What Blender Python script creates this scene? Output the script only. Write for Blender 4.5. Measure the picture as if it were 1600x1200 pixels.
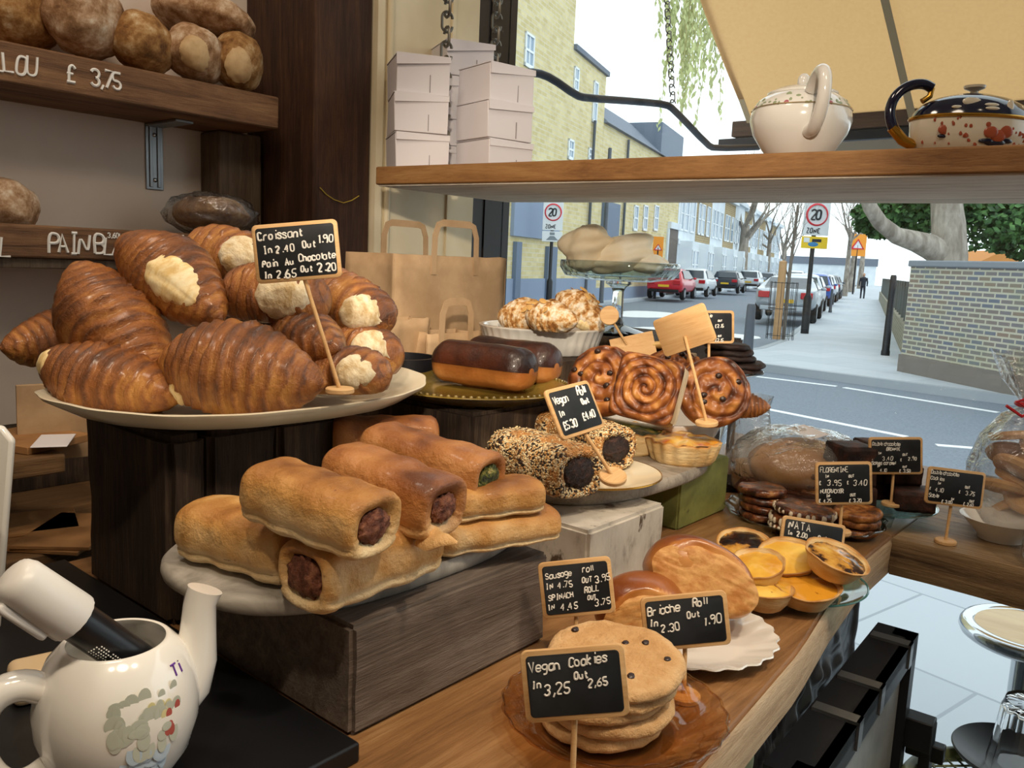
import bpy, bmesh, math, random
from mathutils import Vector, Matrix, Euler, noise
for _o in list(bpy.data.objects): bpy.data.objects.remove(_o)
SC = bpy.context.scene
C = SC.collection
PI = math.pi
# ------------------------------------------------------------ camera
F = 1300.0; EYE = 1.5
_y = math.radians(40); _p = math.radians(8.4); _q = math.radians(2.5)
_r = Vector((math.cos(_y), math.sin(_y), 0)); _f = Vector((-math.sin(_y), math.cos(_y), 0)); _z = Vector((0, 0, 1))
FW = _f*math.cos(_p) - _z*math.sin(_p); _up = _z*math.cos(_p) + _f*math.sin(_p)
CR = _r*math.cos(_q) + _up*math.sin(_q); CU = -_r*math.sin(_q) + _up*math.cos(_q)
cam_data = bpy.data.cameras.new('camera'); cam = bpy.data.objects.new('camera', cam_data); C.objects.link(cam)
cam_data.sensor_width = 36.0; cam_data.lens = 36.0*F/1600.0; cam_data.clip_start = 0.02; cam_data.clip_end = 500
_m = Matrix((CR, CU, -FW)).transposed().to_4x4(); _m.translation = Vector((0, 0, EYE)); cam.matrix_world = _m
SC.camera = cam
SC.view_settings.view_transform = 'Standard'; SC.view_settings.look = 'None'
SC.view_settings.exposure = 0.0; SC.view_settings.gamma = 1.0
# ------------------------------------------------------------ sky and lights
W = bpy.data.worlds.new('overcast_sky'); SC.world = W; W.use_nodes = True
_bg = W.node_tree.nodes['Background']; _bg.inputs[0].default_value = (0.93, 0.97, 1.0, 1); _bg.inputs[1].default_value = 2.0
def area_light(name, loc, target, size, power, col, spread=180):
    d = bpy.data.lights.new(name, 'AREA'); d.shape = 'DISK'; d.size = size; d.energy = power; d.color = col
    d.spread = math.radians(spread)
    o = bpy.data.objects.new(name, d); C.objects.link(o); o.location = loc
    o.rotation_euler = (Vector(target)-Vector(loc)).to_track_quat('-Z', 'Y').to_euler(); return o
def spot_light(name, loc, target, power, col, angle=60, blend=.6, r=.04):
    d = bpy.data.lights.new(name, 'SPOT'); d.energy = power; d.color = col; d.spot_size = math.radians(angle); d.spot_blend = blend; d.shadow_soft_size = r
    o = bpy.data.objects.new(name, d); C.objects.link(o); o.location = loc
    o.rotation_euler = (Vector(target)-Vector(loc)).to_track_quat('-Z', 'Y').to_euler(); return o
WARM = (1.0, 0.82, 0.60)
area_light('ceiling_fill_light', (0.3, 0.1, 2.85), (-0.6, 0.7, 1.2), .45, 8, (1.0, .84, .66))  # soft overhead fill added for the interior, source out of view
area_light('left_wall_fill_light', (-0.85, 0.25, 2.88), (-1.3, 0.5, 1.3), .4, 8.5, (1.0, .84, .68))  # added fill that brightens the left wall and bread shelves
spot_light('warm_spot_light', (0.35, 0.55, 2.7), (-0.6, 0.6, 1.25), 42, WARM, 48)
spot_light('warm_spot_light', (0.05, -0.25, 2.7), (-0.75, 0.55, 1.35), 32, WARM, 40)
spot_light('warm_spot_light', (0.40, -0.50, 2.02), (-1.02, 1.44, 1.47), 130, (1.0, .87, .70), 28)  # low spot added to brighten the meringues and window display
spot_light('warm_spot_light', (0.75, 0.75, 2.75), (-0.36, 1.0, 1.15), 26, WARM, 34)
# ------------------------------------------------------------ placing
def ray(px, py): return CR*((px-800)/F) + CU*((600-py)/F) + FW
def P(px, py, d): return ray(px, py)*d + Vector((0, 0, EYE))
def PZ(px, py, z):
    v = ray(px, py); return v*((z-EYE)/v.z) + Vector((0, 0, EYE))
def PXp(px, py, x):
    v = ray(px, py); return v*(x/v.x) + Vector((0, 0, EYE))
def PYp(px, py, y):
    v = ray(px, py); return v*(y/v.y) + Vector((0, 0, EYE))
def cdir(r, u, f): return (CR*r + CU*u + FW*f).normalized()
def frame(ax, up=(0, 0, 1)):
    x = Vector(ax).normalized(); y = Vector(up).cross(x).normalized(); z = x.cross(y)
    return Matrix((x, y, z)).transposed()
def frame_z(zz, hint=(1, 0, 0)):
    z = Vector(zz).normalized(); x = (Vector(hint) - z*z.dot(Vector(hint))).normalized(); y = z.cross(x)
    return Matrix((x, y, z)).transposed()
def nz(x, y, z, s=1.0, o=0.0): return noise.noise(Vector((x*s+o, y*s+o*1.7, z*s-o)))
# ------------------------------------------------------------ objects
def tag(o, label=None, cat=None, group=None, kind=None):
    if label: o['label'] = label
    if cat: o['category'] = cat
    if group: o['group'] = group
    if kind: o['kind'] = kind
    return o
def setm(o, loc=(0, 0, 0), R=None):
    m = R.to_4x4() if R is not None else Matrix.Identity(4); m.translation = Vector(loc); o.matrix_basis = m; return o
def thing(name, label, cat, loc=(0, 0, 0), R=None, group=None, kind=None):
    o = bpy.data.objects.new(name, None); C.objects.link(o); o.empty_display_size = .02
    setm(o, loc, R); return tag(o, label, cat, group, kind)
def rz(a): return Matrix.Rotation(a, 3, 'Z')
def dup(root, loc=None, R=None, label=None, group=None):
    r = root.copy(); C.objects.link(r)
    if loc is not None: setm(r, loc, R if R is not None else root.matrix_basis.to_3x3())
    if label: r['label'] = label
    if group: r['group'] = group
    for ch in list(root.children):
        c = ch.copy(); C.objects.link(c); c.parent = r
        for g in list(ch.children):
            d = g.copy(); C.objects.link(d); d.parent = c
    return r
class MB:
    def __init__(s): s.v = []; s.f = []; s.a = {}
    def add(s, vs, fs, **at):
        o = len(s.v); s.v += [tuple(v) for v in vs]; s.f += [tuple(i+o for i in f) for f in fs]
        for k in set(list(s.a)+list(at)):
            l = s.a.setdefault(k, []); l += [0.0]*(o-len(l)); l += list(at.get(k, [0.0]*len(vs)))
        return s
    def box(s, lo, hi, R=None, c=(0, 0, 0)):
        x0, y0, z0 = lo; x1, y1, z1 = hi
        vs = [Vector(p) for p in ((x0,y0,z0),(x1,y0,z0),(x1,y1,z0),(x0,y1,z0),(x0,y0,z1),(x1,y0,z1),(x1,y1,z1),(x0,y1,z1))]
        if R is not None: vs = [R @ v for v in vs]
        vs = [v+Vector(c) for v in vs]
        return s.add(vs, [(0,3,2,1),(4,5,6,7),(0,1,5,4),(1,2,6,5),(2,3,7,6),(3,0,4,7)])
    def hexa(s, b, t):
        return s.add(list(b)+list(t), [(3,2,1,0),(4,5,6,7),(0,1,5,4),(1,2,6,5),(2,3,7,6),(3,0,4,7)])
    def loft(s, rings, cap0=True, cap1=True, closed=True, **at):
        n = len(rings[0]); vs = [p for r in rings for p in r]; fs = []
        for i in range(len(rings)-1):
            for j in range(n if closed else n-1):
                k = (j+1) % n; fs.append((i*n+j, i*n+k, (i+1)*n+k, (i+1)*n+j))
        if cap0: fs.append(tuple(range(n-1, -1, -1)))
        if cap1: fs.append(tuple((len(rings)-1)*n+j for j in range(n)))
        return s.add(vs, fs, **at)
    def tube(s, pts, r, n=8, cap=True, sy=1.0):
        pts = [Vector(p) for p in pts]; rr = r if isinstance(r, (list, tuple)) else [r]*len(pts)
        rings = []; u = None
        for i, p in enumerate(pts):
            t = (pts[min(i+1, len(pts)-1)] - pts[max(i-1, 0)])
            t = t.normalized() if t.length > 1e-9 else Vector((0, 0, 1))
            if u is None: u = t.orthogonal().normalized()
            u = u - t*u.dot(t); u = u.normalized() if u.length > 1e-6 else t.orthogonal().normalized()
            w = t.cross(u)
            rings.append([p + (u*math.cos(2*PI*k/n) + w*sy*math.sin(2*PI*k/n))*rr[i] for k in range(n)])
        return s.loft(rings, cap, cap)
    def lathe(s, prof, n=48, mod=None, cap0=True, cap1=True, sx=1.0, sy=1.0):
        rings = []
        for (r, z) in prof:
            ring = []
            for k in range(n):
                a = 2*PI*k/n; q, h = (r, z) if mod is None else mod(r, z, a)
                ring.append((q*math.cos(a)*sx, q*math.sin(a)*sy, h))
            rings.append(ring)
        return s.loft(rings, cap0, cap1)
    def sphere(s, c, r, nu=16, nv=10, fn=None):
        c = Vector(c); r = Vector(r) if not isinstance(r, (int, float)) else Vector((r, r, r)); rings = []
        for i in range(1, nv):
            b = -PI/2 + PI*i/nv; ring = []
            for k in range(nu):
                a = 2*PI*k/nu; d = Vector((math.cos(b)*math.cos(a), math.cos(b)*math.sin(a), math.sin(b)))
                m = fn(d) if fn else 1.0
                ring.append(c + Vector((d.x*r.x, d.y*r.y, d.z*r.z))*m)
            rings.append(ring)
        return s.loft(rings)
    def build(s, name, mat, parent=None, smooth=True, sharp=40, bevel=0, seg=2, sub=0, loc=None, R=None):
        me = bpy.data.meshes.new(name); me.from_pydata(s.v, [], s.f); me.update()
        bm = bmesh.new(); bm.from_mesh(me); bmesh.ops.recalc_face_normals(bm, faces=bm.faces); bm.to_mesh(me); bm.free()
        for k, l in s.a.items():
            l += [0.0]*(len(s.v)-len(l)); at = me.attributes.new(k, 'FLOAT', 'POINT'); at.data.foreach_set('value', l)
        for p in me.polygons: p.use_smooth = smooth
        if smooth and sharp < 180: me.set_sharp_from_angle(angle=math.radians(sharp))
        for m in (mat if isinstance(mat, (list, tuple)) else [mat]): me.materials.append(m)
        o = bpy.data.objects.new(name, me); C.objects.link(o)
        if parent is not None: o.parent = parent
        if loc is not None or R is not None: setm(o, loc or (0, 0, 0), R)
        if bevel:
            b = o.modifiers.new('bevel', 'BEVEL'); b.width = bevel; b.segments = seg; b.limit_method = 'ANGLE'; b.angle_limit = math.radians(40)
        if sub:
            m = o.modifiers.new('sub', 'SUBSURF'); m.levels = sub; m.render_levels = sub
        return o
def multi(name, parts, parent=None, sharp=60, **k):
    mb = MB(); mi = []; ms = []
    for b, m in parts:
        n0 = len(mb.f); mb.add(b.v, b.f); ms.append(m); mi += [len(ms)-1]*len(b.f)
    o = mb.build(name, ms, parent, sharp=sharp, **k)
    for p, i in zip(o.data.polygons, mi): p.material_index = i
    return o
def sm(pts, it=2):
    pts = [Vector(p) for p in pts]
    for _ in range(it):
        q = [pts[0]]
        for a, b in zip(pts, pts[1:]): q += [a*.75+b*.25, a*.25+b*.75]
        pts = q+[pts[-1]]
    return pts
def struct(name, mb, mat, **k):
    o = mb.build(name, mat, **k); o['kind'] = 'structure'; return o
# ------------------------------------------------------------ materials
def newmat(name):
    m = bpy.data.materials.new(name); m.use_nodes = True; nt = m.node_tree
    return m, nt, nt.nodes['Principled BSDF']
def rgb(h):
    h = h.lstrip('#'); c = [int(h[i:i+2], 16)/255 for i in (0, 2, 4)]
    return tuple(((x/12.92) if x <= .04045 else ((x+.055)/1.055)**2.4) for x in c) + (1,)
def S(name, col, rough=.5, metal=0, spec=.5, coat=0, trans=0, ior=1.45, sss=0, emit=None):
    m, nt, b = newmat(name); b.inputs['Base Color'].default_value = rgb(col); b.inputs['Roughness'].default_value = rough
    b.inputs['Metallic'].default_value = metal; b.inputs['Specular IOR Level'].default_value = spec; b.inputs['Coat Weight'].default_value = coat
    b.inputs['Coat Roughness'].default_value = .08
    b.inputs['Transmission Weight'].default_value = trans; b.inputs['IOR'].default_value = ior
    return m
def N(nt, t, **k):
    n = nt.nodes.new(t)
    for a, v in k.items(): setattr(n, a, v)
    return n
def coords(nt, scale=(1, 1, 1), rot=(0, 0, 0)):
    tc = N(nt, 'ShaderNodeTexCoord'); oi = N(nt, 'ShaderNodeObjectInfo'); mul = N(nt, 'ShaderNodeMath', operation='MULTIPLY'); mul.inputs[1].default_value = 7.3
    nt.links.new(oi.outputs['Random'], mul.inputs[0])
    mp = N(nt, 'ShaderNodeMapping'); mp.inputs['Scale'].default_value = scale; mp.inputs['Rotation'].default_value = rot
    ad = N(nt, 'ShaderNodeVectorMath', operation='ADD')
    nt.links.new(tc.outputs['Object'], mp.inputs[0]); nt.links.new(mp.outputs[0], ad.inputs[0]); nt.links.new(mul.outputs[0], ad.inputs[1])
    return ad.outputs[0]
def ramp(nt, fac, stops, cs=1.0):
    r = N(nt, 'ShaderNodeValToRGB'); e = r.color_ramp.elements
    while len(e) < len(stops): e.new(.5)
    for el, (p, c) in zip(e, stops): el.position = .5+(p-.5)*cs; el.color = rgb(c)
    nt.links.new(fac, r.inputs[0]); return r.outputs[0]
def noise_n(nt, vec, scale, detail=5, rough=.6, dist=0):
    n = N(nt, 'ShaderNodeTexNoise'); n.inputs['Scale'].default_value = scale; n.inputs['Detail'].default_value = detail
    n.inputs['Roughness'].default_value = rough; n.inputs['Distortion'].default_value = dist
    nt.links.new(vec, n.inputs['Vector']); return n.outputs['Fac']
def mathn(nt, op, a, b=None, clamp=False):
    n = N(nt, 'ShaderNodeMath', operation=op); n.use_clamp = clamp
    for i, x in enumerate((a, b)):
        if x is None: continue
        if isinstance(x, (int, float)): n.inputs[i].default_value = x
        else: nt.links.new(x, n.inputs[i])
    return n.outputs[0]
def bumpn(nt, b, h, strength=.3, dist=.002):
    n = N(nt, 'ShaderNodeBump'); n.inputs['Strength'].default_value = strength; n.inputs['Distance'].default_value = dist
    nt.links.new(h, n.inputs['Height']); nt.links.new(n.outputs[0], b.inputs['Normal'])
def mixc(nt, fac, a, b):
    n = N(nt, 'ShaderNodeMix', data_type='RGBA')
    if isinstance(fac, (int, float)): n.inputs[0].default_value = fac
    else: nt.links.new(fac, n.inputs[0])
    for i, x in ((6, a), (7, b)):
        if isinstance(x, str): n.inputs[i].default_value = rgb(x)
        else: nt.links.new(x, n.inputs[i])
    return n.outputs[2]
def NM(name, stops, scale=20, detail=6, nrough=.6, stretch=(1, 1, 1), rough=.6, bump=.3, bscale=None, bdist=.002, spec=.4, coat=0, attr=None, aw=.5, dist=0, metal=0, over=None):
    """noise-coloured material; attr adds a baked-in browning value of the crust; over = (scale, threshold, colour) blotches"""
    m, nt, b = newmat(name); v = coords(nt, stretch); f = noise_n(nt, v, scale, detail, nrough, dist); g = f
    if attr:
        a = N(nt, 'ShaderNodeAttribute', attribute_name=attr)
        f = mathn(nt, 'ADD', mathn(nt, 'MULTIPLY', f, 1-aw), mathn(nt, 'MULTIPLY', a.outputs['Fac'], aw))
    col = ramp(nt, f, stops, .8 if attr else .62)
    if over:
        h = noise_n(nt, v, over[0], 5, .65); k = N(nt, 'ShaderNodeMapRange'); k.inputs[1].default_value = over[1]; k.inputs[2].default_value = over[1]+.06
        nt.links.new(h, k.inputs[0]); col = mixc(nt, k.outputs[0], col, over[2])
    nt.links.new(col, b.inputs['Base Color']); b.inputs['Roughness'].default_value = rough
    b.inputs['Specular IOR Level'].default_value = spec; b.inputs['Coat Weight'].default_value = coat; b.inputs['Coat Roughness'].default_value = .15; b.inputs['Metallic'].default_value = metal
    if bump: bumpn(nt, b, noise_n(nt, v, bscale, 6, .65) if bscale else g, bump, bdist)
    return m
def WOOD(name, stops, axis='Y', scale=1.0, rough=.65, bump=.5, spec=.3, plank=None, worn=None):
    """grain runs along the local axis"""
    m, nt, b = newmat(name); st = {'X': (.55, 9, 9), 'Y': (9, .55, 9), 'Z': (9, 9, .55)}[axis]
    v = coords(nt, tuple(x*scale for x in st))
    f1 = noise_n(nt, v, 3.4, 8, .7, .9); f2 = noise_n(nt, v, 26, 6, .75, .2)
    f = mathn(nt, 'ADD', mathn(nt, 'MULTIPLY', f1, .65), mathn(nt, 'MULTIPLY', f2, .35))
    v2 = coords(nt, (1, 1, 1)); f3 = noise_n(nt, v2, 5*scale, 4, .6)
    f = mathn(nt, 'ADD', mathn(nt, 'MULTIPLY', f, .8), mathn(nt, 'MULTIPLY', f3, .2))
    col = ramp(nt, f, stops, .55)
    if worn:
        k = N(nt, 'ShaderNodeMapRange'); k.inputs[1].default_value = worn[1]; k.inputs[2].default_value = worn[1]+.07
        nt.links.new(noise_n(nt, v2, worn[0], 8, .7), k.inputs[0]); col = mixc(nt, k.outputs[0], col, worn[2])
    nt.links.new(col, b.inputs['Base Color']); b.inputs['Roughness'].default_value = rough; b.inputs['Specular IOR Level'].default_value = spec
    bumpn(nt, b, f, min(1, bump*1.5), .006); return m
def THIN(name, tint='ffffff', gloss=1.0, rough=.03, ior=1.4, body=0.0, bodycol='ffffff', wrinkle=0):
    """thin clear sheet: lets light through, reflects by Fresnel, body = milky share"""
    m = bpy.data.materials.new(name); m.use_nodes = True; nt = m.node_tree; nt.nodes.clear()
    out = N(nt, 'ShaderNodeOutputMaterial'); tr = N(nt, 'ShaderNodeBsdfTransparent'); tr.inputs[0].default_value = rgb(tint)
    gl = N(nt, 'ShaderNodeBsdfGlossy'); gl.inputs['Roughness'].default_value = rough
    fr = N(nt, 'ShaderNodeLayerWeight'); fr.inputs[0].default_value = .5
    mx = N(nt, 'ShaderNodeMixShader'); fac = mathn(nt, 'MULTIPLY', mathn(nt, 'ADD', mathn(nt, 'MULTIPLY', mathn(nt, 'POWER', fr.outputs['Facing'], 4.0), .75), .035), gloss, True); nt.links.new(fac, mx.inputs[0])
    base = tr.outputs[0]
    if body:
        df = N(nt, 'ShaderNodeBsdfDiffuse'); df.inputs[0].default_value = rgb(bodycol); m0 = N(nt, 'ShaderNodeMixShader'); m0.inputs[0].default_value = body
        nt.links.new(tr.outputs[0], m0.inputs[1]); nt.links.new(df.outputs[0], m0.inputs[2]); base = m0.outputs[0]
    if wrinkle:
        v = coords(nt); bp = N(nt, 'ShaderNodeBump'); bp.inputs['Strength'].default_value = wrinkle; bp.inputs['Distance'].default_value = .01
        nt.links.new(noise_n(nt, v, 28, 4, .6, 1.0), bp.inputs['Height']); nt.links.new(bp.outputs[0], gl.inputs['Normal']); nt.links.new(bp.outputs[0], fr.inputs['Normal'])
    nt.links.new(base, mx.inputs[1]); nt.links.new(gl.outputs[0], mx.inputs[2]); nt.links.new(mx.outputs[0], out.inputs[0])
    return m
def BRICK(name, c1, c2, mortar, bw=.22, bh=.075, mort=.012, stain=None):
    m, nt, b = newmat(name); tc = N(nt, 'ShaderNodeTexCoord'); sp = N(nt, 'ShaderNodeSeparateXYZ'); cb = N(nt, 'ShaderNodeCombineXYZ')
    nt.links.new(tc.outputs['Object'], sp.inputs[0]); nt.links.new(mathn(nt, 'ADD', sp.outputs[0], sp.outputs[1]), cb.inputs[0]); nt.links.new(sp.outputs[2], cb.inputs[1])
    t = N(nt, 'ShaderNodeTexBrick'); t.inputs['Color1'].default_value = rgb(c1); t.inputs['Color2'].default_value = rgb(c2); t.inputs['Mortar'].default_value = rgb(mortar)
    t.inputs['Scale'].default_value = 1; t.inputs['Brick Width'].default_value = bw; t.inputs['Row Height'].default_value = bh; t.inputs['Mortar Size'].default_value = mort
    nt.links.new(cb.outputs[0], t.inputs['Vector']); col = t.outputs[0]
    n = noise_n(nt, tc.outputs['Object'], 1.3, 6, .7)
    if stain: col = mixc(nt, mathn(nt, 'MULTIPLY', ramp(nt, n, [(.45, '000000'), (.7, 'ffffff')]), .35), col, stain)
    nt.links.new(col, b.inputs['Base Color']); b.inputs['Roughness'].default_value = .9; b.inputs['Specular IOR Level'].default_value = .2
    return m
# ------------------------------------------------------------ chalk writing
GL = {'A':'022842,1434','B':'02083847463505,3544433202','C':'473818070403123243','D':'02082846442202','E':'48080242,0535','F':'480802,0535','G':'4738180704031232434525',
'H':'0802,4842,0545','I':'1838,2822,1232','J':'4843321203','K':'0802,480542','L':'080242','M':'0208254842','N':'02084248','O':'180703123243473818','P':'02083847463505','R':'02083847463505,2542',
'S':'473818070615354443321203','T':'0848,2822','U':'080312324348','V':'082248','W':'0812253248','Y':'082548,2522','Z':'08480242',
'a':'4636160503123243,4642','b':'0802,05163645433212','c':'453616050312324 3','d':'4842,4536160503123243','e':'044444453616050312324 3','f':'48382722,0636','g':'4636160504133344,46413010',
'h':'0802,0516364542','i':'2622,2828','k':'0802,360432','l':'2823','m':'0602,05162522,25364542','n':'0602,0516364542','o':'160503123243453616','p':'0600,05163645433203','r':'0602,051636',
's':'453616053443321203','t':'2823324 3,1646','u':'060312324346,4642','v':'062246','w':'0612243246','y':'0624,4610','z':'06460242','x':'0642,0246',
'0':'180703123243473818','1':'172822','2':'07183847460242','3':'07183847463525,2535444332 1203','4':'38044 4,3732','5':'480805354443321203','6':'38050312324344351504','7':'084812','8':'1807061535444332120304153546473818',
'9':'4636150718384743 32','£':'4738281712,0242,0535','.':'2223','/':'4802',',':'2311','-':'1535'}
def glyph(c):
    out = []
    for st in GL[c].split(','):
        st = st.replace(' ', ''); pts = [Vector((int(st[i])/4.0, (int(st[i+1])-2)/6.0)) for i in range(0, len(st), 2)]
        for _ in range(2 if len(pts) > 3 else 0):
            q = [pts[0]]
            for a, b in zip(pts, pts[1:]): q += [a*.75+b*.25, a*.25+b*.75]
            pts = q+[pts[-1]]
        out.append(pts)
    return out
def writing(parent, lines, mat, R=None, loc=(0, 0, 0), th=.0011, name='writing', seed=1):
    """lines: (text, x, y, cap height, slope, advance) on the local XZ plane, reading along +X, facing -Y"""
    rnd = random.Random(seed); mb = MB()
    for ln in lines:
        t, x, y, h = ln[:4]; h *= .76; sl = ln[4] if len(ln) > 4 else 0; adv = ln[5] if len(ln) > 5 else .78; w = h*.50
        for ch in t:
            if ch != ' ':
                jy = rnd.uniform(-.06, .06)*h; k = rnd.uniform(.9, 1.08); sh = rnd.uniform(-.05, .15)
                for st in glyph(ch):
                    p = [Vector((x+(q.x*w+sh*q.y*h)*k, 0, y+jy+q.y*h*k)) for q in st]
                    if (p[0]-p[-1]).length < 1e-6 and len(p) == 2: p[1].x += th
                    mb.tube(p, th*.8*rnd.uniform(.85, 1.2), 5)
            a = h*adv*.97*(.55 if ch in 'il.,1' else .8 if ch == ' ' else 1.0); x += a; y += a*sl
    o = mb.build(name, mat, parent, loc=loc, R=R); return o
# ------------------------------------------------------------ shared materials
m_plaster = NM('cream_plaster', [(.3, 'e0cebd'), (.7, 'e8d9ca')], 3, 5, bump=.08, rough=.9, spec=.2)
m_cream = NM('cream_gloss_paint', [(.35, 'd9c8a4'), (.7, 'e6d8b8')], 4, 3, bump=.03, rough=.45)
m_ceil = S('ceiling_paint', 'cfc6b6', .9)
m_floor = NM('shop_floor_boards', [(.3, '4a3a2c'), (.7, '6d5844')], 6, 5, stretch=(1, 8, 1), rough=.6)
m_dkpost = WOOD('dark_stained_timber', [(.25, '24170f'), (.5, '41291b'), (.75, '60402a')], 'Z', 1.3, bump=.5)
m_greyplank = WOOD('weathered_plank', [(.25, '4d3f33'), (.5, '6e5c4b'), (.8, '8c7762')], 'Z', 1.6)
m_breadshelf = WOOD('rough_shelf_timber', [(.25, '4a3322'), (.5, '7d5a3e'), (.78, 'a27c56')], 'Y', 1.5, bump=.5)
m_winshelf = WOOD('varnished_pine', [(.25, '6e4a2b'), (.5, '8f663c'), (.8, 'a57e50')], 'X', 1.0, rough=.5, bump=.35)
m_winunder = WOOD('raw_sawn_pine', [(.2, '9a8b7a'), (.5, 'ddd2c2'), (.8, 'f0e8da')], 'X', 1.2, rough=.9)
m_counter = WOOD('oak_counter', [(.22, '5f4128'), (.5, '8f6740'), (.8, 'b38c60')], 'Y', .8, rough=.42, bump=.3, worn=(3.2, .66, '4d3018'))
m_counteredge = WOOD('bare_oak_edge', [(.22, '8d7357'), (.5, 'b59b7c'), (.8, 'cdb798')], 'Y', 1.2, rough=.7)
m_sill = WOOD('worn_oak_sill', [(.22, '463423'), (.45, '7d6345'), (.75, 'a98e69')], 'X', .9, rough=.5, bump=.6, worn=(6, .62, '54402c'))
m_darkblock = WOOD('charred_dark_timber', [(.25, '1a130e'), (.5, '3b2d23'), (.8, '66533f')], 'Z', 1.8, rough=.75, bump=.8)
m_greybeam = WOOD('grey_weathered_beam', [(.2, '43382f'), (.5, '6f6258'), (.8, '91847a')], 'Y', 1.6, rough=.85, bump=.8, worn=(9, .68, '4c3d31'))
m_whiteblock = NM('flaking_white_paint', [(.3, '8f8579'), (.45, 'c0b8ac'), (.75, 'cfc8bd')], 14, 8, .7, (1, 1, .5), rough=.85, bump=.8, over=(30, .60, '5a4a3a'))
m_greenbox = NM('scuffed_green_paint', [(.3, '6f7340'), (.6, '8e9150'), (.85, '9a9a68')], 9, 6, rough=.7, over=(26, .64, '3a3a22'))
m_marble = NM('grey_marble', [(.3, '7d776f'), (.5, 'a09a90'), (.7, 'bab4a9')], 9, 8, .65, (1, 1, 1), rough=.5, bump=.15, dist=1.6, over=(13, .66, '6b6359'))
m_marble2 = WOOD('limed_wood_board', [(.25, '7c7064'), (.5, 'a89d8f'), (.8, 'c4baab')], 'Y', 1.5, rough=.6, bump=.5)
m_black = S('black_metal', '14151a', .45)
m_blacksatin = S('black_satin_slab', '0d0e11', .42)
m_steel = S('galvanised_steel', '8f9193', .4, .9)
m_chrome = S('chrome', 'c9ccd0', .12, 1)
m_white = S('white_glaze', 'e9e6df', .12, spec=.6, coat=.6)
m_chalk = S('chalk_pen_white', 'f2efe8', .8)
m_slate = NM('slate_black', [(.3, '17191b'), (.7, '22252a')], 30, 4, rough=.7, bump=.05)
m_lightwood = WOOD('pale_beech', [(.2, 'b98c58'), (.5, 'd2a874'), (.8, 'e0bd8c')], 'X', 3, rough=.6, bump=.1)
m_glass = S('clear_glass', 'ffffff', .02, trans=1, ior=1.45)
m_thin = THIN('clear_sheet_glass', 'f6fbfb', 1.0, .02, 1.35)
m_kraft = NM('kraft_paper', [(.3, 'a88a68'), (.7, 'bd9f7c')], 12, 5, .6, (1, 1, 1), rough=.8, bump=.3, spec=.25)
m_card = S('white_card', 'dcd6d8', .7)
# ------------------------------------------------------------ room shell
GY = 1.84
struct('floor', MB().box((-1.9, -2.2, -.12), (2.8, GY, 0)), m_floor, smooth=False)
struct('ceiling', MB().box((-1.9, -2.2, 2.95), (2.8, GY, 3.05)), m_ceil, smooth=False)
struct('wall_left', MB().box((-1.9, -2.2, 0), (-1.76, GY, 2.95)), m_plaster, smooth=False)
struct('wall_back', MB().box((-1.9, -2.3, 0), (2.8, -2.2, 2.95)), m_plaster, smooth=False)
struct('wall_right', MB().box((2.7, -2.2, 0), (2.8, GY, 2.95)), m_plaster, smooth=False)
# cream boarded side of the window bay with two beads
mb = MB().box((-1.76, 1.262, 0), (-1.5, 1.6, 2.95)); struct('wall_bay', mb, m_cream, smooth=False)
mb = MB().box((-1.5, 1.50, 0), (-1.494, 1.512, 2.95)).box((-1.5, 1.262, 0), (-1.488, 1.282, 2.95)); mb.tube([(-1.497, 1.305, 0), (-1.497, 1.305, 2.95)], .008, 10)
struct('trim_1', mb, m_cream)
m_frame = S('near_black_paint', '221c1b', .4)
mb = MB().box((-1.76, 1.6, 0), (-1.512, 1.70, 2.95)).box((-1.76, 1.70, 0), (-1.608, GY+.03, 2.95)).box((-1.512, 1.655, 0), (-1.508, 1.66, 2.95))
mb.box((-1.608, GY-.02, 2.86), (2.7, GY+.03, 2.95)).box((-1.608, GY-.02, 0), (2.7, GY+.03, .06))
struct('trim_2', mb, m_frame, smooth=False)
w1 = struct('window_1', MB().box((-1.608, GY-.003, .06), (2.7, GY+.003, 2.86)), m_thin, smooth=False)
# ------------------------------------------------------------ timbers of the corner
o = MB().box((-1.76, 1.105, 0), (-1.5, 1.258, 2.95)).build('corner_post', m_dkpost, bevel=.008); tag(o, 'thick dark brown timber corner post rising behind the end of the bread shelves', 'post')
mb = MB(); mb.tube([PXp(px, py, -1.497) for px, py in ((500, 293), (510, 304), (522, 312), (537, 317), (550, 313), (561, 306))], .0011, 6)
tag(mb.build('string', S('yellow_string', 'b59a3a', .9)), 'short yellow string hanging across the dark corner post', 'string')
o = MB().box((-1.76, .99, 0), (-1.68, 1.095, 1.751)).build('upright_plank', m_greyplank, bevel=.005); tag(o, 'grey weathered upright plank on the wall left of the corner post', 'plank')
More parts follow.
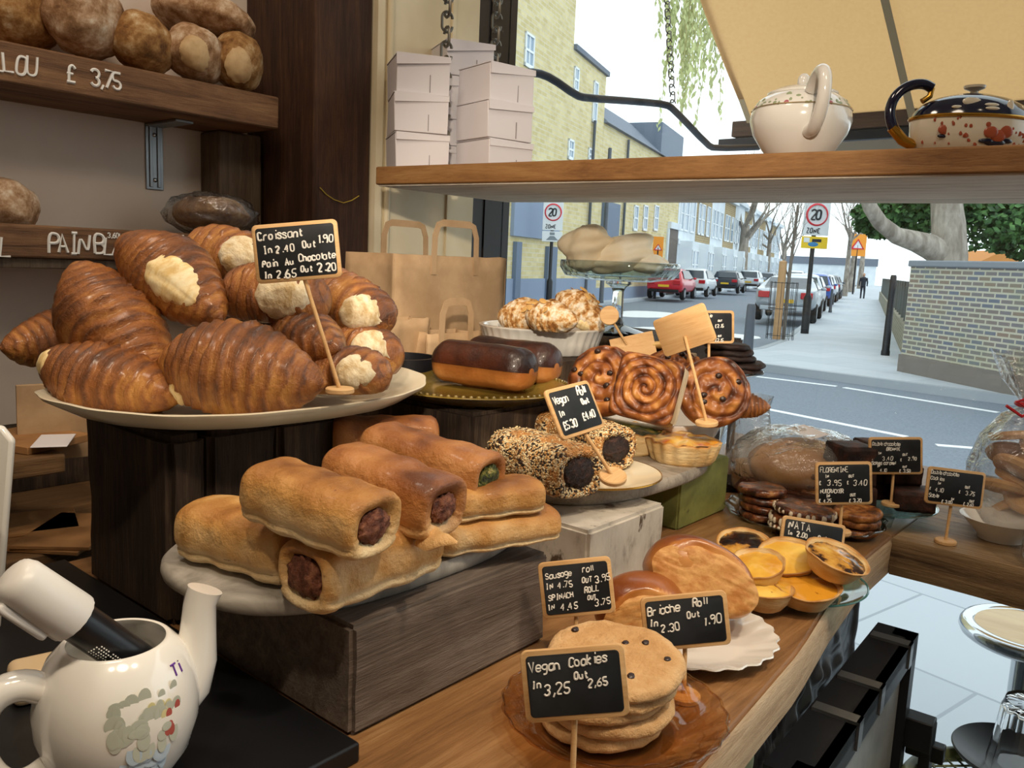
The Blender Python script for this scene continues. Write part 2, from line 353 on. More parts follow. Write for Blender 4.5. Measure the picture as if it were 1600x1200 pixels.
# ------------------------------------------------------------ wall shelves for bread
BSX = -1.555
o = MB().box((-1.76, -.7, 1.752), (BSX, 1.055, 1.818)).build('bread_shelf', m_breadshelf, bevel=.004); tag(o, 'upper rough timber bread shelf with white lettering and a price on its edge', 'shelf')
def on_front(x): return Matrix(((0, -1, 0), (1, 0, 0), (0, 0, 1)))     # text runs along +Y and faces +X
def shelf_text(sh, txt, px, py, pxe, hpx, th=.0022, sd=1):
    a = PXp(px, py, BSX); b = PXp(px, py-hpx, BSX); h = b.z-a.z; e = PXp(pxe, py, BSX)
    n = max(1, len(txt)-.3); w = (e.y-a.y)/n
    writing(sh, [(txt, 0, 0, h, 0, w/h)], m_chalk, R=Matrix(((0, -1, 0), (1, 0, 0), (0, 0, 1))), loc=(BSX+.0005, a.y, a.z), th=th, seed=sd)
def sh_t2(sh, items, th, sd=3):
    for (t, y, z, h, adv) in items:
        writing(sh, [(t, 0, 0, h, 0, adv)], m_chalk, R=Matrix(((0, -1, 0), (1, 0, 0), (0, 0, 1))), loc=(BSX+.0008, y, z), th=th, seed=sd)
def yz(px, py): q = PXp(px, py, BSX); return q.y, q.z
for t, a, b in (('LLOU', (-12, 108), 68), ('£', (104, 126), 24), ('3,75', (142, 132), 30)):
    y, z = yz(*a)
    hh = {'LLOU': .034, '£': .030, '3,75': .030}[t]; sh_t2(o, [(t, y, z, hh*1.2, .56)], .0030)
o = MB().box((-1.76, -.7, 1.470), (BSX, .985, 1.526)).build('bread_shelf', m_breadshelf, bevel=.004); tag(o, 'lower rough timber bread shelf lettered in white, behind the croissants', 'shelf')
for t, a, hh, adv in (('AL', (-22, 398), .046, .60), ('PAIN BLANC', (76, 394), .044, .50), ('3,60', (168, 371), .011, .75), ('CIF', (296, 392), .040, .55), ('4,85', (272, 374), .011, .75)):
    y, z = yz(*a); sh_t2(o, [(t, y, z, hh, adv)], .0030 if hh > .02 else .0012)
o2 = MB().box((-1.76, -.7, 1.452), (BSX-.015, .9, 1.4695)).build('ledge_batten', m_greyplank, bevel=.002); tag(o2, 'thin grey batten running under the lower bread shelf', 'batten')
t = thing('shelf_bracket', 'zinc angle bracket screwed to the wall under the upper bread shelf', 'bracket', (-1.76, .885, 1.752))
mb = MB().box((0, -.019, -.135), (.004, .019, 0)); mb.box((.003, -.012, -.13), (.007, -.005, -.005)); mb.box((.003, .005, -.13), (.007, .012, -.005)); mb.build('wall_plate', m_steel, t, bevel=.001)
MB().box((.004, -.019, -.006), (.13, .019, -.0005)).build('shelf_arm', m_steel, t, bevel=.001)
for z in (-.022, -.115):
    mb = MB().sphere((.004, 0, z), (.004, .005, .005), 10, 6); mb.build('screw', m_chrome, t)
# ------------------------------------------------------------ the counter
ZC = 1.125
def edge_x(y):
    pts = [(-.5, -.225), (.3, -.24), (.63, -.268), (.8, -.282), (.95, -.305), (1.1, -.322), (1.27, -.326)]
    for (a, b), (c, d) in zip(pts, pts[1:]):
        if y <= c: return b+(d-b)*max(0, (y-a)/(c-a))
    return -.326
ys = [-.5+1.77*i/40 for i in range(41)]
lx = lambda y: -1.0 if y < .74 else -1.36
mb = MB(); mb.loft([[(lx(y), y, ZC-.055), (edge_x(y), y, ZC-.055), (edge_x(y)+.004, y, ZC-.004), (edge_x(y), y, ZC), (lx(y), y, ZC)] for y in ys])
t = thing('bakery_counter', 'long oak display counter under the cakes, with a pale bare front edge', 'counter', (0, 0, 0))
mb.build('worktop', m_counter, t, sharp=30)
mb = MB(); mb.loft([[(edge_x(y)+.0015, y, ZC-.056), (edge_x(y)+.006, y, ZC-.052), (edge_x(y)+.008, y, ZC-.006), (edge_x(y)+.0045, y, ZC-.001)] for y in ys]); mb.build('edge_board', m_counteredge, t)
MB().box((-.96, -.5, 0), (-.40, 1.255, ZC-.056)).build('carcass', S('dark_carcass', '1c1a18', .8), t, smooth=False)
# embossed tin panels on its front
m_tin = S('pewter_grey_tin', '565a60', .38, .35)
m_mint = S('pale_green_tin', 'a9b79a', .5, .1)
def emboss(y0, y1, z0, z1, seed):
    ny, nz_ = 120, 120; vs = []; fs = []
    for j in range(nz_+1):
        for i in range(ny+1):
            u = i/ny; w = j/nz_; y = y0+(y1-y0)*u; z = z0+(z1-z0)*w; cu, cw = (u*2-1), (w*2-1)
            rr = math.hypot(cu*1.1, cw); a = math.atan2(cw, cu)
            h = .55*(.010*math.exp(-((rr-.72)/.10)**2)*(1+.45*math.cos(a*16)) + .012*math.exp(-((rr-.38)/.12)**2)*(1+.5*math.cos(a*8)) + .012*max(0, 1-rr/.2))
            h += .006*abs(nz(cu, cw, seed, 4.5)) + .007*math.exp(-((max(abs(cu), abs(cw))-.95)/.04)**2)
            vs.append((edge_x(y)-.034+h, y, z))
    for j in range(nz_):
        for i in range(ny): k = j*(ny+1)+i; fs.append((k, k+1, k+ny+2, k+ny+1))
    return MB().add(vs, fs)
for k, (a, b) in enumerate(((.905, 1.252), (.79, .9), )):
    emboss(a, b, ZC-.36, ZC-.06, k*3.1).build('tin_panel', m_tin, t, sharp=180)
emboss(.40, .785, ZC-.40, ZC-.06, 7).build('tin_panel', m_mint, t, sharp=180)['label'] = 'pale green pressed tin panel'
# the window sill counter
mb = MB(); xs = [-1.36+3.2*i/50 for i in range(51)]
def sy(x): return 1.252+.004*math.sin(x*9)+.003*math.sin(x*23+1)
mb.loft([[(x, GY-.03, ZC-.052), (x, sy(x), ZC-.052), (x, sy(x)-.005, ZC-.03), (x, sy(x), ZC+.003), (x, GY-.03, ZC+.003)] for x in [-.318+2.16*i/40 for i in range(41)]])
tag(mb.build('window_counter', m_sill, sharp=30), 'thick worn oak counter running along the shop window', 'counter')
mb = MB().box((-1.36, 1.272, ZC-.052), (-.322, GY-.03, ZC)); tag(mb.build('display_base', m_counter, bevel=.002), 'oak display base at the back of the counter, in the window bay', 'counter')
# hanging shelf across the window
t = thing('window_shelf', 'wide varnished pine shelf hanging on chains across the window', 'shelf')
fr = [(-1.345, 1.141), (.10, 1.306)]; re = [(-1.345, 1.556), (.10, 1.800)]
b = [(fr[0][0], fr[0][1], 1.640), (fr[1][0], fr[1][1], 1.640), (re[1][0], re[1][1], 1.640), (re[0][0], re[0][1], 1.640)]
MB().hexa([(x, y, z+.002) for x, y, z in b], [(x, y, 1.678) for x, y, z in b]).build('board', m_winshelf, t, bevel=.003)
MB().hexa([(x+(.004 if x < -1 else -.004), y+(.006 if i < 2 else -.006), z-.0005) for i, (x, y, z) in enumerate(b)], [(x+(.004 if x < -1 else -.004), y+(.006 if i < 2 else -.006), z+.0018) for i, (x, y, z) in enumerate(b)]).build('underside', m_winunder, t, smooth=False)['label'] = 'grey raw sawn underside'
ZS = 1.678
# ------------------------------------------------------------ blocks and boards that carry the pastries
def block(name, label, lo, hi, mat, bev=.006, cat='block', group=None, seed=0, warp=.003):
    lo = Vector(lo); hi = Vector(hi); c = (lo+hi)/2; c.z = lo.z; d = (hi-lo)/2; h = hi.z-lo.z
    bm = bmesh.new(); bmesh.ops.create_cube(bm, size=1); bmesh.ops.scale(bm, vec=(d.x*2, d.y*2, h), verts=bm.verts); bmesh.ops.translate(bm, vec=(0, 0, h/2), verts=bm.verts)
    bmesh.ops.bevel(bm, geom=bm.edges[:], offset=bev, segments=2, affect='EDGES')
    bmesh.ops.subdivide_edges(bm, edges=[e for e in bm.edges if e.calc_length() > .03], cuts=7, use_grid_fill=True)
    for v in bm.verts:
        k = min(1, max(0, (v.co.z-.002)/.02))*min(1, max(0, (h-.001-v.co.z)/.02))
        n = Vector((nz(v.co.x, v.co.y, v.co.z, 18, seed), nz(v.co.x, v.co.y, v.co.z, 18, seed+9), 0)); v.co -= Vector((abs(n.x)*(1 if v.co.x > 0 else -1), abs(n.y)*(1 if v.co.y > 0 else -1), 0))*warp*k
    me = bpy.data.meshes.new(name); bm.to_mesh(me); bm.free()
    for p in me.polygons: p.use_smooth = True
    me.set_sharp_from_angle(angle=math.radians(35)); me.materials.append(mat)
    o = bpy.data.objects.new(name, me); C.objects.link(o); o.location = c; return tag(o, label, cat, group)
CBX = -.75
y1 = PXp(327, 700, CBX).y; y2 = PXp(437, 690, CBX).y
CBZ = 1.318
block('timber_block', 'dark upright timber block under the croissant platter, nearest of three', (-.935, .385, ZC), (CBX, y1-.002, CBZ), m_darkblock, .007, seed=1)
block('timber_block', 'dark upright timber block under the croissant platter, middle of three', (-.935, y1, ZC), (CBX, y2-.002, CBZ), m_darkblock, .006, seed=2)
block('timber_block', 'dark upright timber block under the croissant platter, farthest of three', (-.935, y2, ZC), (CBX, .604, CBZ), m_darkblock, .006, seed=3)
block('timber_beam', 'heavy grey weathered beam under the board of sausage rolls', (-.735, .388, ZC), (-.474, .634, 1.217), m_greybeam, .004, 'beam', seed=4)
OBZ = 1.306
block('timber_block', 'dark timber block under the olive plate of chocolate rolls', (-.99, .765, ZC), (-.705, 1.03, OBZ), m_darkblock, .005, seed=5)
block('timber_block', 'dark timber block under the white fluted dish', (-1.10, 1.10, ZC), (-.83, 1.36, 1.335), m_darkblock, .005, seed=6)
block('painted_block', 'white painted flaking wooden block under the board of seeded rolls', (-.695, .722, ZC), (-.488, .885, 1.214), m_whiteblock, .004, seed=7)
block('painted_crate', 'scuffed green painted box under the bowl of swirl buns', (-.70, 1.046, ZC), (-.555, 1.20, 1.213), m_greenbox, .003, 'box', seed=8, warp=.001)
block('wooden_crate', 'low wooden crate under the glass cake stand in the window', (-1.13, 1.45, ZC), (-.80, 1.75, 1.352), m_darkblock, .004, 'crate', seed=9)
def oval_board(name, label, c, a, b, ang, th, mat, seed, cat='board'):
    mb = MB(); n = 96; rings = []
    for z, k in ((0, .965), (.003, .992), (th*.5, 1.0), (th-.003, .995), (th, .975), (th, .5), (th, .02)):
        rings.append([((a*k)*math.copysign(abs(math.cos(q))**.75, math.cos(q))*(1+.012*nz(math.cos(q), math.sin(q), seed, 1.6)), (b*k)*math.copysign(abs(math.sin(q))**.75, math.sin(q))*(1+.012*nz(math.cos(q), math.sin(q), seed+4, 1.6)), z) for q in (2*PI*i/n for i in range(n))])
    mb.loft(rings); o = mb.build(name, mat, sharp=50); setm(o, c, rz(ang)); return tag(o, label, cat)
SBZ = 1.217; oval_board('serving_board', 'oval grey stone board carrying the sausage rolls', (-.610, .503, SBZ), .180, .116, math.radians(90), .016, m_marble, 1)
SBT = SBZ+.016
WBZ = 1.214; oval_board('serving_board', 'oval limed wooden board carrying the seeded rolls and quiches', (-.622, .945, WBZ), .185, .108, math.radians(88), .018, m_marble2, 2)
WBT = WBZ+.018
# black slab under the teapot
o = MB().box((-.97, -.35, ZC), (-.446, .374, 1.141)).build('black_slab', m_blacksatin, bevel=.002); tag(o, 'flat black slab under the white teapot', 'slab')
# ------------------------------------------------------------ pastry materials
m_crois = None
def CRUST(name, stops, rough=.40, coat=.25, lam=90, bump=1.0, spec=.5, aw=.45):
    """laminated baked crust: fine layer streaks across the long axis, browning from the 'bake' value"""
    m, nt, b = newmat(name); v = coords(nt, (lam, 9, 9)); f1 = noise_n(nt, v, 1.6, 6, .65, .8)
    v2 = coords(nt); f2 = noise_n(nt, v2, 42, 8, .72)
    a = N(nt, 'ShaderNodeAttribute', attribute_name='bake')
    f = mathn(nt, 'ADD', mathn(nt, 'MULTIPLY', f1, (1-aw)*.38), mathn(nt, 'MULTIPLY', f2, (1-aw)*.62)); f = mathn(nt, 'ADD', f, mathn(nt, 'MULTIPLY', a.outputs['Fac'], aw))
    nt.links.new(ramp(nt, f, stops, .72), b.inputs['Base Color']); b.inputs['Roughness'].default_value = rough; b.inputs['Specular IOR Level'].default_value = spec
    b.inputs['Coat Weight'].default_value = coat; b.inputs['Coat Roughness'].default_value = .2
    f3 = noise_n(nt, v2, 150, 5, .75); h = mathn(nt, 'ADD', mathn(nt, 'MULTIPLY', f1, .7), mathn(nt, 'MULTIPLY', f3, .5)); bumpn(nt, b, h, bump, .005); return m
CR_ST = [(.22, 'dca85f'), (.36, 'c38742'), (.5, '9c5f2b'), (.63, '70401c'), (.8, '432410')]
m_crois = CRUST('croissant_crust', CR_ST)
m_crumb = NM('pale_crumb', [(.3, 'd9b878'), (.5, 'ecd5a2'), (.7, 'f3e4bc')], 40, 6, .65, (2.5, 1, 1), rough=.7, bump=.35, bscale=60, bdist=.003)
m_crumbw = NM('open_crumb', [(.3, 'c8ac7c'), (.5, 'e4d3ae'), (.7, 'efe4c8')], 45, 6, .7, (1, 2, 1), rough=.75, bump=.7, bscale=80, bdist=.004)
m_roll = NM('sausage_roll_pastry', [(.2, 'e6cb9c'), (.4, 'dab27a'), (.55, 'c69352'), (.7, 'a87238'), (.85, '7a4a20')], 16, 6, .6, rough=.5, bump=.9, bscale=70, bdist=.004, coat=.06, attr='bake', aw=.55, over=(75, .68, '7a4520'))
m_rolldk = NM('glazed_roll_pastry', [(.2, 'dcb27a'), (.4, 'c8905a'), (.55, 'b27640'), (.7, '93592c'), (.85, '65381c')], 16, 6, .6, rough=.45, bump=.9, bscale=70, bdist=.004, coat=.15, attr='bake', aw=.55)
m_meat = NM('sausage_meat', [(.3, '4b261a'), (.5, '74402c'), (.7, '9a6548')], 120, 6, .7, rough=.5, bump=1.0, bdist=.004)
m_spin = NM('spinach_filling', [(.35, '23290f'), (.5, '48511d'), (.62, '7d7a35'), (.75, 'cdb676')], 130, 6, .7, rough=.5, bump=1.0, bdist=.004)
m_black_fill = NM('dark_seed_shade_filling', [(.3, '120a08'), (.6, '2f1a14'), (.8, '5a3828')], 120, 6, .7, rough=.4, bump=1.0, bdist=.004)
def SPAST(name): # pastry rolled in seeds
    m, nt, b = newmat(name); v = coords(nt); t = N(nt, 'ShaderNodeTexVoronoi'); t.inputs['Scale'].default_value = 420; nt.links.new(v, t.inputs['Vector'])
    sep = N(nt, 'ShaderNodeSeparateColor'); nt.links.new(t.outputs['Color'], sep.inputs[0])
    c = ramp(nt, sep.outputs[0], [(.0, '2a1b12'), (.34, '3b2718'), (.36, 'c98f4f'), (.62, 'd9a765'), (.64, 'e9cf9c'), (.9, 'efdcb4')])
    n = noise_n(nt, v, 22, 4); c2 = mixc(nt, ramp(nt, n, [(.52, '000000'), (.62, 'ffffff')]), c, 'c48745')
    nt.links.new(c2, b.inputs['Base Color']); b.inputs['Roughness'].default_value = .55
    bumpn(nt, b, mathn(nt, 'SUBTRACT', 1.0, t.outputs['Distance']), .9, .003); return m
m_seed = SPAST('seeded_pastry')
m_choc = NM('chocolate_glaze', [(.3, '1a0c08'), (.55, '2e150d'), (.8, '4a2210')], 14, 5, rough=.36, bump=.7, bscale=110, coat=.2)
m_brioche = NM('brioche_crust', [(.25, 'd2985a'), (.42, 'b27034'), (.6, '8c4c1e'), (.8, '642d11')], 9, 5, rough=.32, bump=.35, bscale=70, coat=.3, attr='bake', aw=.55)
m_chbun = NM('chocolate_roll_bun', [(.25, 'c0884e'), (.42, 'a5672f'), (.6, '844a1d'), (.8, '5e3012')], 14, 6, rough=.4, bump=.6, bscale=70, attr='bake', aw=.5)
m_brside = NM('brioche_soft_side', [(.3, 'b87a3c'), (.5, 'd3a060'), (.7, 'c08646')], 40, 6, stretch=(1, 1, 1.3), rough=.6, bump=.5, bscale=70)
m_cookie = NM('plain_cookie', [(.25, 'b08350'), (.5, 'c69a66'), (.75, 'd6b080')], 45, 7, .65, rough=.8, bump=1.0, bscale=48, bdist=.007, attr='bake', aw=.25)
m_dkcookie = NM('dark_chocolate_cookie', [(.3, '170d0b'), (.6, '2c1a15'), (.85, '45291f')], 40, 6, rough=.65, bump=.9, bdist=.003)
m_raisin = S('raisin', '2a1710', .4, coat=.2)
m_custard = NM('egg_custard', [(.3, 'd9992e'), (.55, 'eab84a'), (.75, 'f2cc68')], 14, 4, rough=.22, bump=.12, coat=.4, over=(32, .66, '8a4a18'))
m_custdk = NM('scorched_custard', [(.36, '150a06'), (.46, '3a1c0e'), (.56, 'c28a36'), (.75, 'e0b455')], 26, 4, rough=.22, bump=.2, coat=.5)
m_tart = NM('tart_pastry', [(.2, 'ecd09c'), (.45, 'dbb376'), (.65, 'bf8a4a'), (.85, '8d5828')], 26, 7, stretch=(1, 1, 5), rough=.5, bump=.9, bdist=.004, attr='bake', aw=.5)
m_quiche = NM('cheesy_filling', [(.3, 'c9691e'), (.45, 'e09a35'), (.6, 'ecb750'), (.8, 'f0cf7e')], 30, 5, rough=.35, bump=.6, coat=.2)
m_qgreen = NM('spinach_top', [(.3, '2a3010'), (.5, '565a20'), (.65, '8a7a34'), (.8, 'b98f45')], 60, 6, rough=.45, bump=1.0)
m_swirl = NM('glazed_swirl_dough', [(.2, 'c08a4c'), (.36, 'a3672f'), (.5, '804821'), (.64, '5c2f15'), (.82, '3a1c0d')], 30, 7, .65, rough=.42, bump=.7, bscale=60, coat=.10, attr='bake', aw=.5)
m_swside = NM('pale_bun_side', [(.3, 'd3b387'), (.6, 'ead7b4')], 20, 5, stretch=(1, 1, 3), rough=.75, bump=.5)
m_florent = NM('caramel_nut_crust', [(.3, '2c140c'), (.5, '5e2f18'), (.65, '8a5029'), (.8, 'b98550')], 70, 5, .6, rough=.3, bump=1.0, bdist=.004, coat=.5)
m_walnut = NM('golden_nut_topping', [(.3, '4a2612'), (.5, '8f5526'), (.7, 'bb7f40'), (.85, 'd6a566')], 55, 5, .6, rough=.4, bump=1.0, bdist=.004, coat=.2)
m_whitechoc = S('white_chocolate_drips', 'e9dcc4', .4)
m_brownie = NM('brownie_crumb', [(.3, '1b0e0a'), (.55, '33190f'), (.8, '4e2a1c')], 45, 6, rough=.7, bump=.9, bdist=.004)
m_bread = NM('floured_crust', [(.2, '6a4a2e'), (.4, '9a7450'), (.52, 'b59270'), (.64, 'ccb092'), (.8, 'e2d4be')], 30, 8, .7, rough=.85, bump=.7, bscale=50, bdist=.004)
m_bread2 = NM('brown_floured_crust', [(.2, '4f3118'), (.4, '865c30'), (.54, 'a47a48'), (.66, 'bd9a6c'), (.82, 'd8c6a6')], 26, 8, .7, rough=.85, bump=.7, bscale=50, bdist=.004)
m_mering = NM('pale_meringue', [(.3, 'ecd6b2'), (.55, 'f2e4c8'), (.8, 'f6eedc')], 10, 4, rough=.6, bump=.25)
m_sugar = NM('icing_sugar_crust', [(.3, '8d5a2a'), (.42, 'bb8648'), (.52, 'd9b98a'), (.68, 'eee2cf')], 70, 6, .65, rough=.75, bump=.8, bdist=.003)
m_flake = S('almond_flake', 'd3a765', .55)
# ------------------------------------------------------------ croissants
def croissant_pos(L, R, bend, seed, layers, blunt, flat, s, th):
    a = abs(s)
    if blunt: prof = max(0.0, 1-a**5)**.5*.82+.18*(1-a**2)
    else: prof = .19*(1-a**8)+.81*max(0.0, 1-a**1.45)**.95
    ph = a*layers + .22*math.sin(th*1.0+seed)+.5*nz(s, math.cos(th), math.sin(th), 1.5, seed)
    saw = ph-math.floor(ph) if layers else .7
    r = R*prof*(1+.115*(saw**1.8-.4)*(1 if a < .97 else 0)+.012*math.sin(ph*2*PI*4))
    x = L/2*s
    y = r*math.cos(th); z = r*math.sin(th)*flat
    if z < -.62*R*flat: z = -.62*R*flat + (z+.62*R*flat)*.2
    k = 1+.10*nz(x*14, y*14, z*14, 1, seed)
    p = Vector((x, y*k, z*k)); p.y += bend*(s*s)*L*.5-bend*L*.18
    bake = .50+.26*(saw**2-.4)+.30*nz(x*22, y*22, z*22, 1, seed+5)+.22*math.sin(th)*0.5
    return p, bake, r
def croissant(name, label, loc, R3, L=.17, R=.042, bend=.12, seed=1, crumbs=(), layers=7, blunt=False, flat=.88, mat=None, group='croissants piled on the platter', cat='croissant', swirl=False):
    t = thing(name, label, cat, loc, R3, group)
    ns, nt_ = 110, 44; rings = []; bk = []
    for i in range(ns+1):
        s = -1+2*i/ns; s = math.copysign(min(abs(s), .9995), s); ring = []
        for j in range(nt_):
            p, b, r = croissant_pos(L, R, bend, seed, layers, blunt, flat, s, 2*PI*j/nt_); ring.append(p); bk.append(b)
        rings.append(ring)
    MB().loft(rings, bake=bk).build('crust', mat or m_crois, t, sharp=180)
    for ci, (s0, s1, t0, t1) in enumerate(crumbs):
        n = 26; vs = []; fs = []
        for i in range(n+1):
            for j in range(n+1):
                u, w = i/n*2-1, j/n*2-1
                # round the patch
                uu = u*math.sqrt(1-w*w/2); ww = w*math.sqrt(1-u*u/2)
                s = (s0+s1)/2+(s1-s0)/2*uu*(1+.12*nz(u, w, ci, 3, seed)); th = math.radians((t0+t1)/2+(t1-t0)/2*ww*(1+.12*nz(w, u, ci, 3, seed)))
                s = max(-.9995, min(.9995, s))
                p, b, r = croissant_pos(L, R, bend, seed, 0, blunt, flat, s, th)
                c = Vector((p.x*.96, bend*(s*s)*L*.5-bend*L*.18, 0)); d = (p-c); q = min(1.0, math.hypot(uu, ww)); k = 1-q**4
                p = c + d*(1.0+.105*k-.20*(1-k)) + Vector((.004*k*(1 if s > 0 else -1) if blunt and abs(s) > .8 else 0, 0, 0))
                p += d.normalized()*.0010*nz(p.x, p.y, p.z, 110, seed)
                vs.append(p)
        for i in range(n):
            for j in range(n): k = i*(n+1)+j; fs.append((k, k+1, k+n+2, k+n+1))
        o = MB().add(vs, fs).build('crumb', m_crumbw if blunt else m_crumb, t, sharp=180); o['label'] = 'pale unbaked crumb'
    return t
def Rcam(ax, up): return frame(cdir(*ax), cdir(*up))
PLZ = 1.318
# platter: rounded oblong with a lifted fluted rim
def dish_mesh(a, b, prof, n=96, flute=0, fn=0, power=1.0, lift=0):
    rings = []
    for (k, z) in prof:
        ring = []
        for i in range(n):
            q = 2*PI*i/n; f = 1+flute*max(0, (k-.7)/.3)*math.cos(q*fn); c, s_ = math.cos(q), math.sin(q)
            ring.append((a*k*f*math.copysign(abs(c)**power, c), b*k*f*math.copysign(abs(s_)**power, s_), z+lift*max(0, k-.6)*abs(c)**4))
        rings.append(ring)
    return MB().loft(rings)
t = thing('oval_platter', 'large cream oval platter heaped with croissants', 'platter', (-.83, .53, PLZ), rz(math.radians(90)))
dish_mesh(.222, .150, [(.55, 0), (.60, 0), (.62, .004), (.86, .009), (.99, .023), (1.0, .0265), (.985, .0275), (.86, .016), (.72, .0125), (.4, .012), (.02, .012)], 128, .006, 16, .9, .02).build('dish', NM('cream_glaze', [(.3, 'dcd0b4'), (.7, 'e6dcc4')], 6, 3, rough=.2, bump=0, coat=.4), t, sharp=60)
G = 'croissants piled on the platter'
# pixel seat, distance, axis, up, sizes
croissant('croissant', 'croissant lying at the front left of the platter, pale patch at its fat end', P(165, 593, .86), Rcam((.93, -.22, -.28), (.1, .95, -.25)), .186, .044, .10, 2, [(-.86, -.52, 105, 200)], flat=.95)
croissant('croissant', 'fat dark ridged croissant at the front centre of the platter', P(372, 583, .855), Rcam((.97, -.13, -.12), (.05, .97, -.2)), .186, .058, .14, 5, [(-.74, -.40, 195, 250)], flat=.98)
croissant('croissant', 'dark croissant at the far left edge of the platter, half hidden', P(98, 535, .98), Rcam((-.62, -.12, -.75), (0, .95, -.2)), .14, .044, .10, 8)
croissant('croissant', 'big croissant slanting down the left of the pile, tip pointing down', P(180, 509, .90), Rcam((.62, -.72, -.28), (.55, .62, -.55)), .200, .054, .06, 11, flat=.9)
croissant('croissant', 'croissant on top of the pile with a large pale oval bare side', P(268, 435, .93), Rcam((.72, -.52, -.30), (.35, .80, -.45)), .182, .049, -.05, 14, [(-.02, .80, 95, 190)], flat=.95)
croissant('croissant', 'croissant at the back of the pile behind the croissant sign', P(362, 402, 1.04), Rcam((.86, -.22, -.40), (.1, .95, -.3)), .135, .042, .03, 17, [(.15, .98, 90, 205)], blunt=True, layers=4)
croissant('croissant', 'croissant with a wide torn white end, below the croissant sign', P(428, 466, .95), Rcam((.92, -.12, -.40), (.05, .97, -.2)), .140, .039, .03, 20, [(.0, .98, 100, 225)], blunt=True, layers=4, flat=1.0)
croissant('croissant', 'croissant at the right top of the pile, beside the paper bag', P(548, 474, 1.02), Rcam((.78, -.45, -.42), (.3, .88, -.3)), .125, .039, .03, 23, [(.25, .985, 105, 225)], blunt=True, layers=4)
croissant('croissant', 'curled croissant end facing forward at the right of the pile', P(478, 531, .93), Rcam((.75, -.2, -.62), (.1, .95, -.2)), .125, .039, .02, 26, layers=6)
croissant('croissant', 'croissant with open white end at the right edge of the platter', P(566, 547, .995), Rcam((.72, -.25, -.62), (.1, .95, -.2)), .110, .035, .02, 29, [(.25, .99, 80, 210)], blunt=True, layers=4)
croissant('croissant', 'small croissant at the right front of the platter behind the sign base', P(540, 585, .915), Rcam((.85, -.05, -.5), (.05, .95, -.2)), .110, .034, .02, 32, [(.2, .97, 105, 220)], blunt=True, layers=4)
# ------------------------------------------------------------ sausage rolls
def roll(name, label, loc, R3, L, w, h, seed, fill=None, mat=None, group='sausage rolls', cat='sausage roll', seam=True, fsize=.62, power=3.0, endback=True, recess=.012, fz=0.0, dz=0):
    t = thing(name, label, cat, loc, R3, group); ns, n = 46, 48; rings = []; bk = []
    def sec(x, k, wob=1):
        ring = []
        for j in range(n):
            a = 2*PI*j/n; c, s = math.cos(a), math.sin(a); e = 2/power
            y = w*math.copysign(abs(c)**e, c); z = h*math.copysign(abs(s)**e, s)
            if seam and z < 0:
                q = math.exp(-((z+h*.52)/(h*.13))**2); y *= 1-.10*q
            if seam and z < -h*.62: y *= 1.05
            m = 1+.05*nz(x*22, y*22, z*22, 1, seed)*wob+.022*nz(x*70, y*70, z*70, 1, seed)+.012*nz(x*190, y*190, z*190, 1, seed)
            ring.append(Vector((x, y*k*m, z*k*m)))
            bk.append(.46+.34*s+.35*nz(x*15, y*15, z*15, 1, seed+3)+.2*nz(x*60, y*60, z*60, 1, seed)-(.16 if seam and z < -h*.3 else 0)+.25*max(0, abs(x)/(L/2)-.8))
        return ring
    xs = [(-L/2+.0005, .45), (-L/2-.001, .68), (-L/2+.001, .86), (-L/2+.006, .97)] if endback else [(-L/2, .9)]
    for i in range(ns): xs.append((-L/2+.012+(L-.024)*i/(ns-1), 1.0+.03*math.sin(i*.35+seed)))
    xs += [(L/2-.006, .985), (L/2-.001, .93), (L/2+.0005, .86), (L/2-.002, .78)]
    if fill is not None: xs = xs[:-3]+[(L/2-.002, .93), (L/2, .83), (L/2-.001, .72), (L/2-.003, fsize+.03), (L/2-.007, fsize-.06), (L/2-.009, .2)]
    else: xs += [(L/2-.002, .4)]
    for x, k in xs: rings.append(sec(x, k))
    MB().loft(rings, bake=bk).build('pastry', mat or m_roll, t, sharp=180)
    if fill is not None:
        mb = MB().sphere((L/2-.0045, 0, fz), (.0055, w*fsize*1.0, h*fsize*.95), 40, 26, lambda d: 1+.22*nz(d.x, d.y, d.z, 3, seed)+.16*nz(d.x, d.y, d.z, 9, seed))
        mb.build('filling', fill, t, sharp=180)
    return t
def Rw(az, pitch=0, rollv=0):  # long axis by compass angle from +X in the counter plane
    return Matrix.Rotation(math.radians(az), 3, 'Z') @ Matrix.Rotation(math.radians(pitch), 3, 'Y') @ Matrix.Rotation(math.radians(rollv), 3, 'X')
# ------------------------------------------------------------ sausage rolls on the stone board
T = SBT
def on(z, h): return z+h*.97
def seat(px, py, z): v = PZ(px, py, z); return v
roll('sausage_roll', 'sausage roll lying across the front right of the board, big meat end facing left', seat(572, 868, T+.027), Rw(-86, 0), .132, .031, .027, 3, m_meat, fsize=.62)
roll('sausage_roll', 'plump golden roll at the left end of the board with its filling darkened for shade', seat(392, 838, T+.026), Rw(12, 0), .120, .034, .026, 6, m_black_fill, fsize=.5)  # near-black filling colour stands in for the shade at this end
roll('sausage_roll', 'sausage roll stacked on top at the front left, meat end facing right', seat(498, 790, T+.077), Rw(8, 5), .118, .030, .0245, 9, m_meat, fsize=.55)
roll('sausage_roll', 'sausage roll stacked on top in the middle, with a crisp pastry point', seat(612, 762, T+.073), Rw(5, 6), .122, .030, .0255, 12, m_meat, fsize=.5, mat=m_rolldk)
mb = MB(); mb.tube([(.052, -.012, -.022), (.066, -.018, -.021), (.078, -.020, -.015), (.092, -.022, -.012)], [.012, .010, .006, .0012], 10, sy=.4); _o = [o for o in bpy.data.objects if o.type == 'EMPTY' and o.name.startswith('sausage_roll')][-1]; mb.build('pastry_point', m_rolldk, _o)
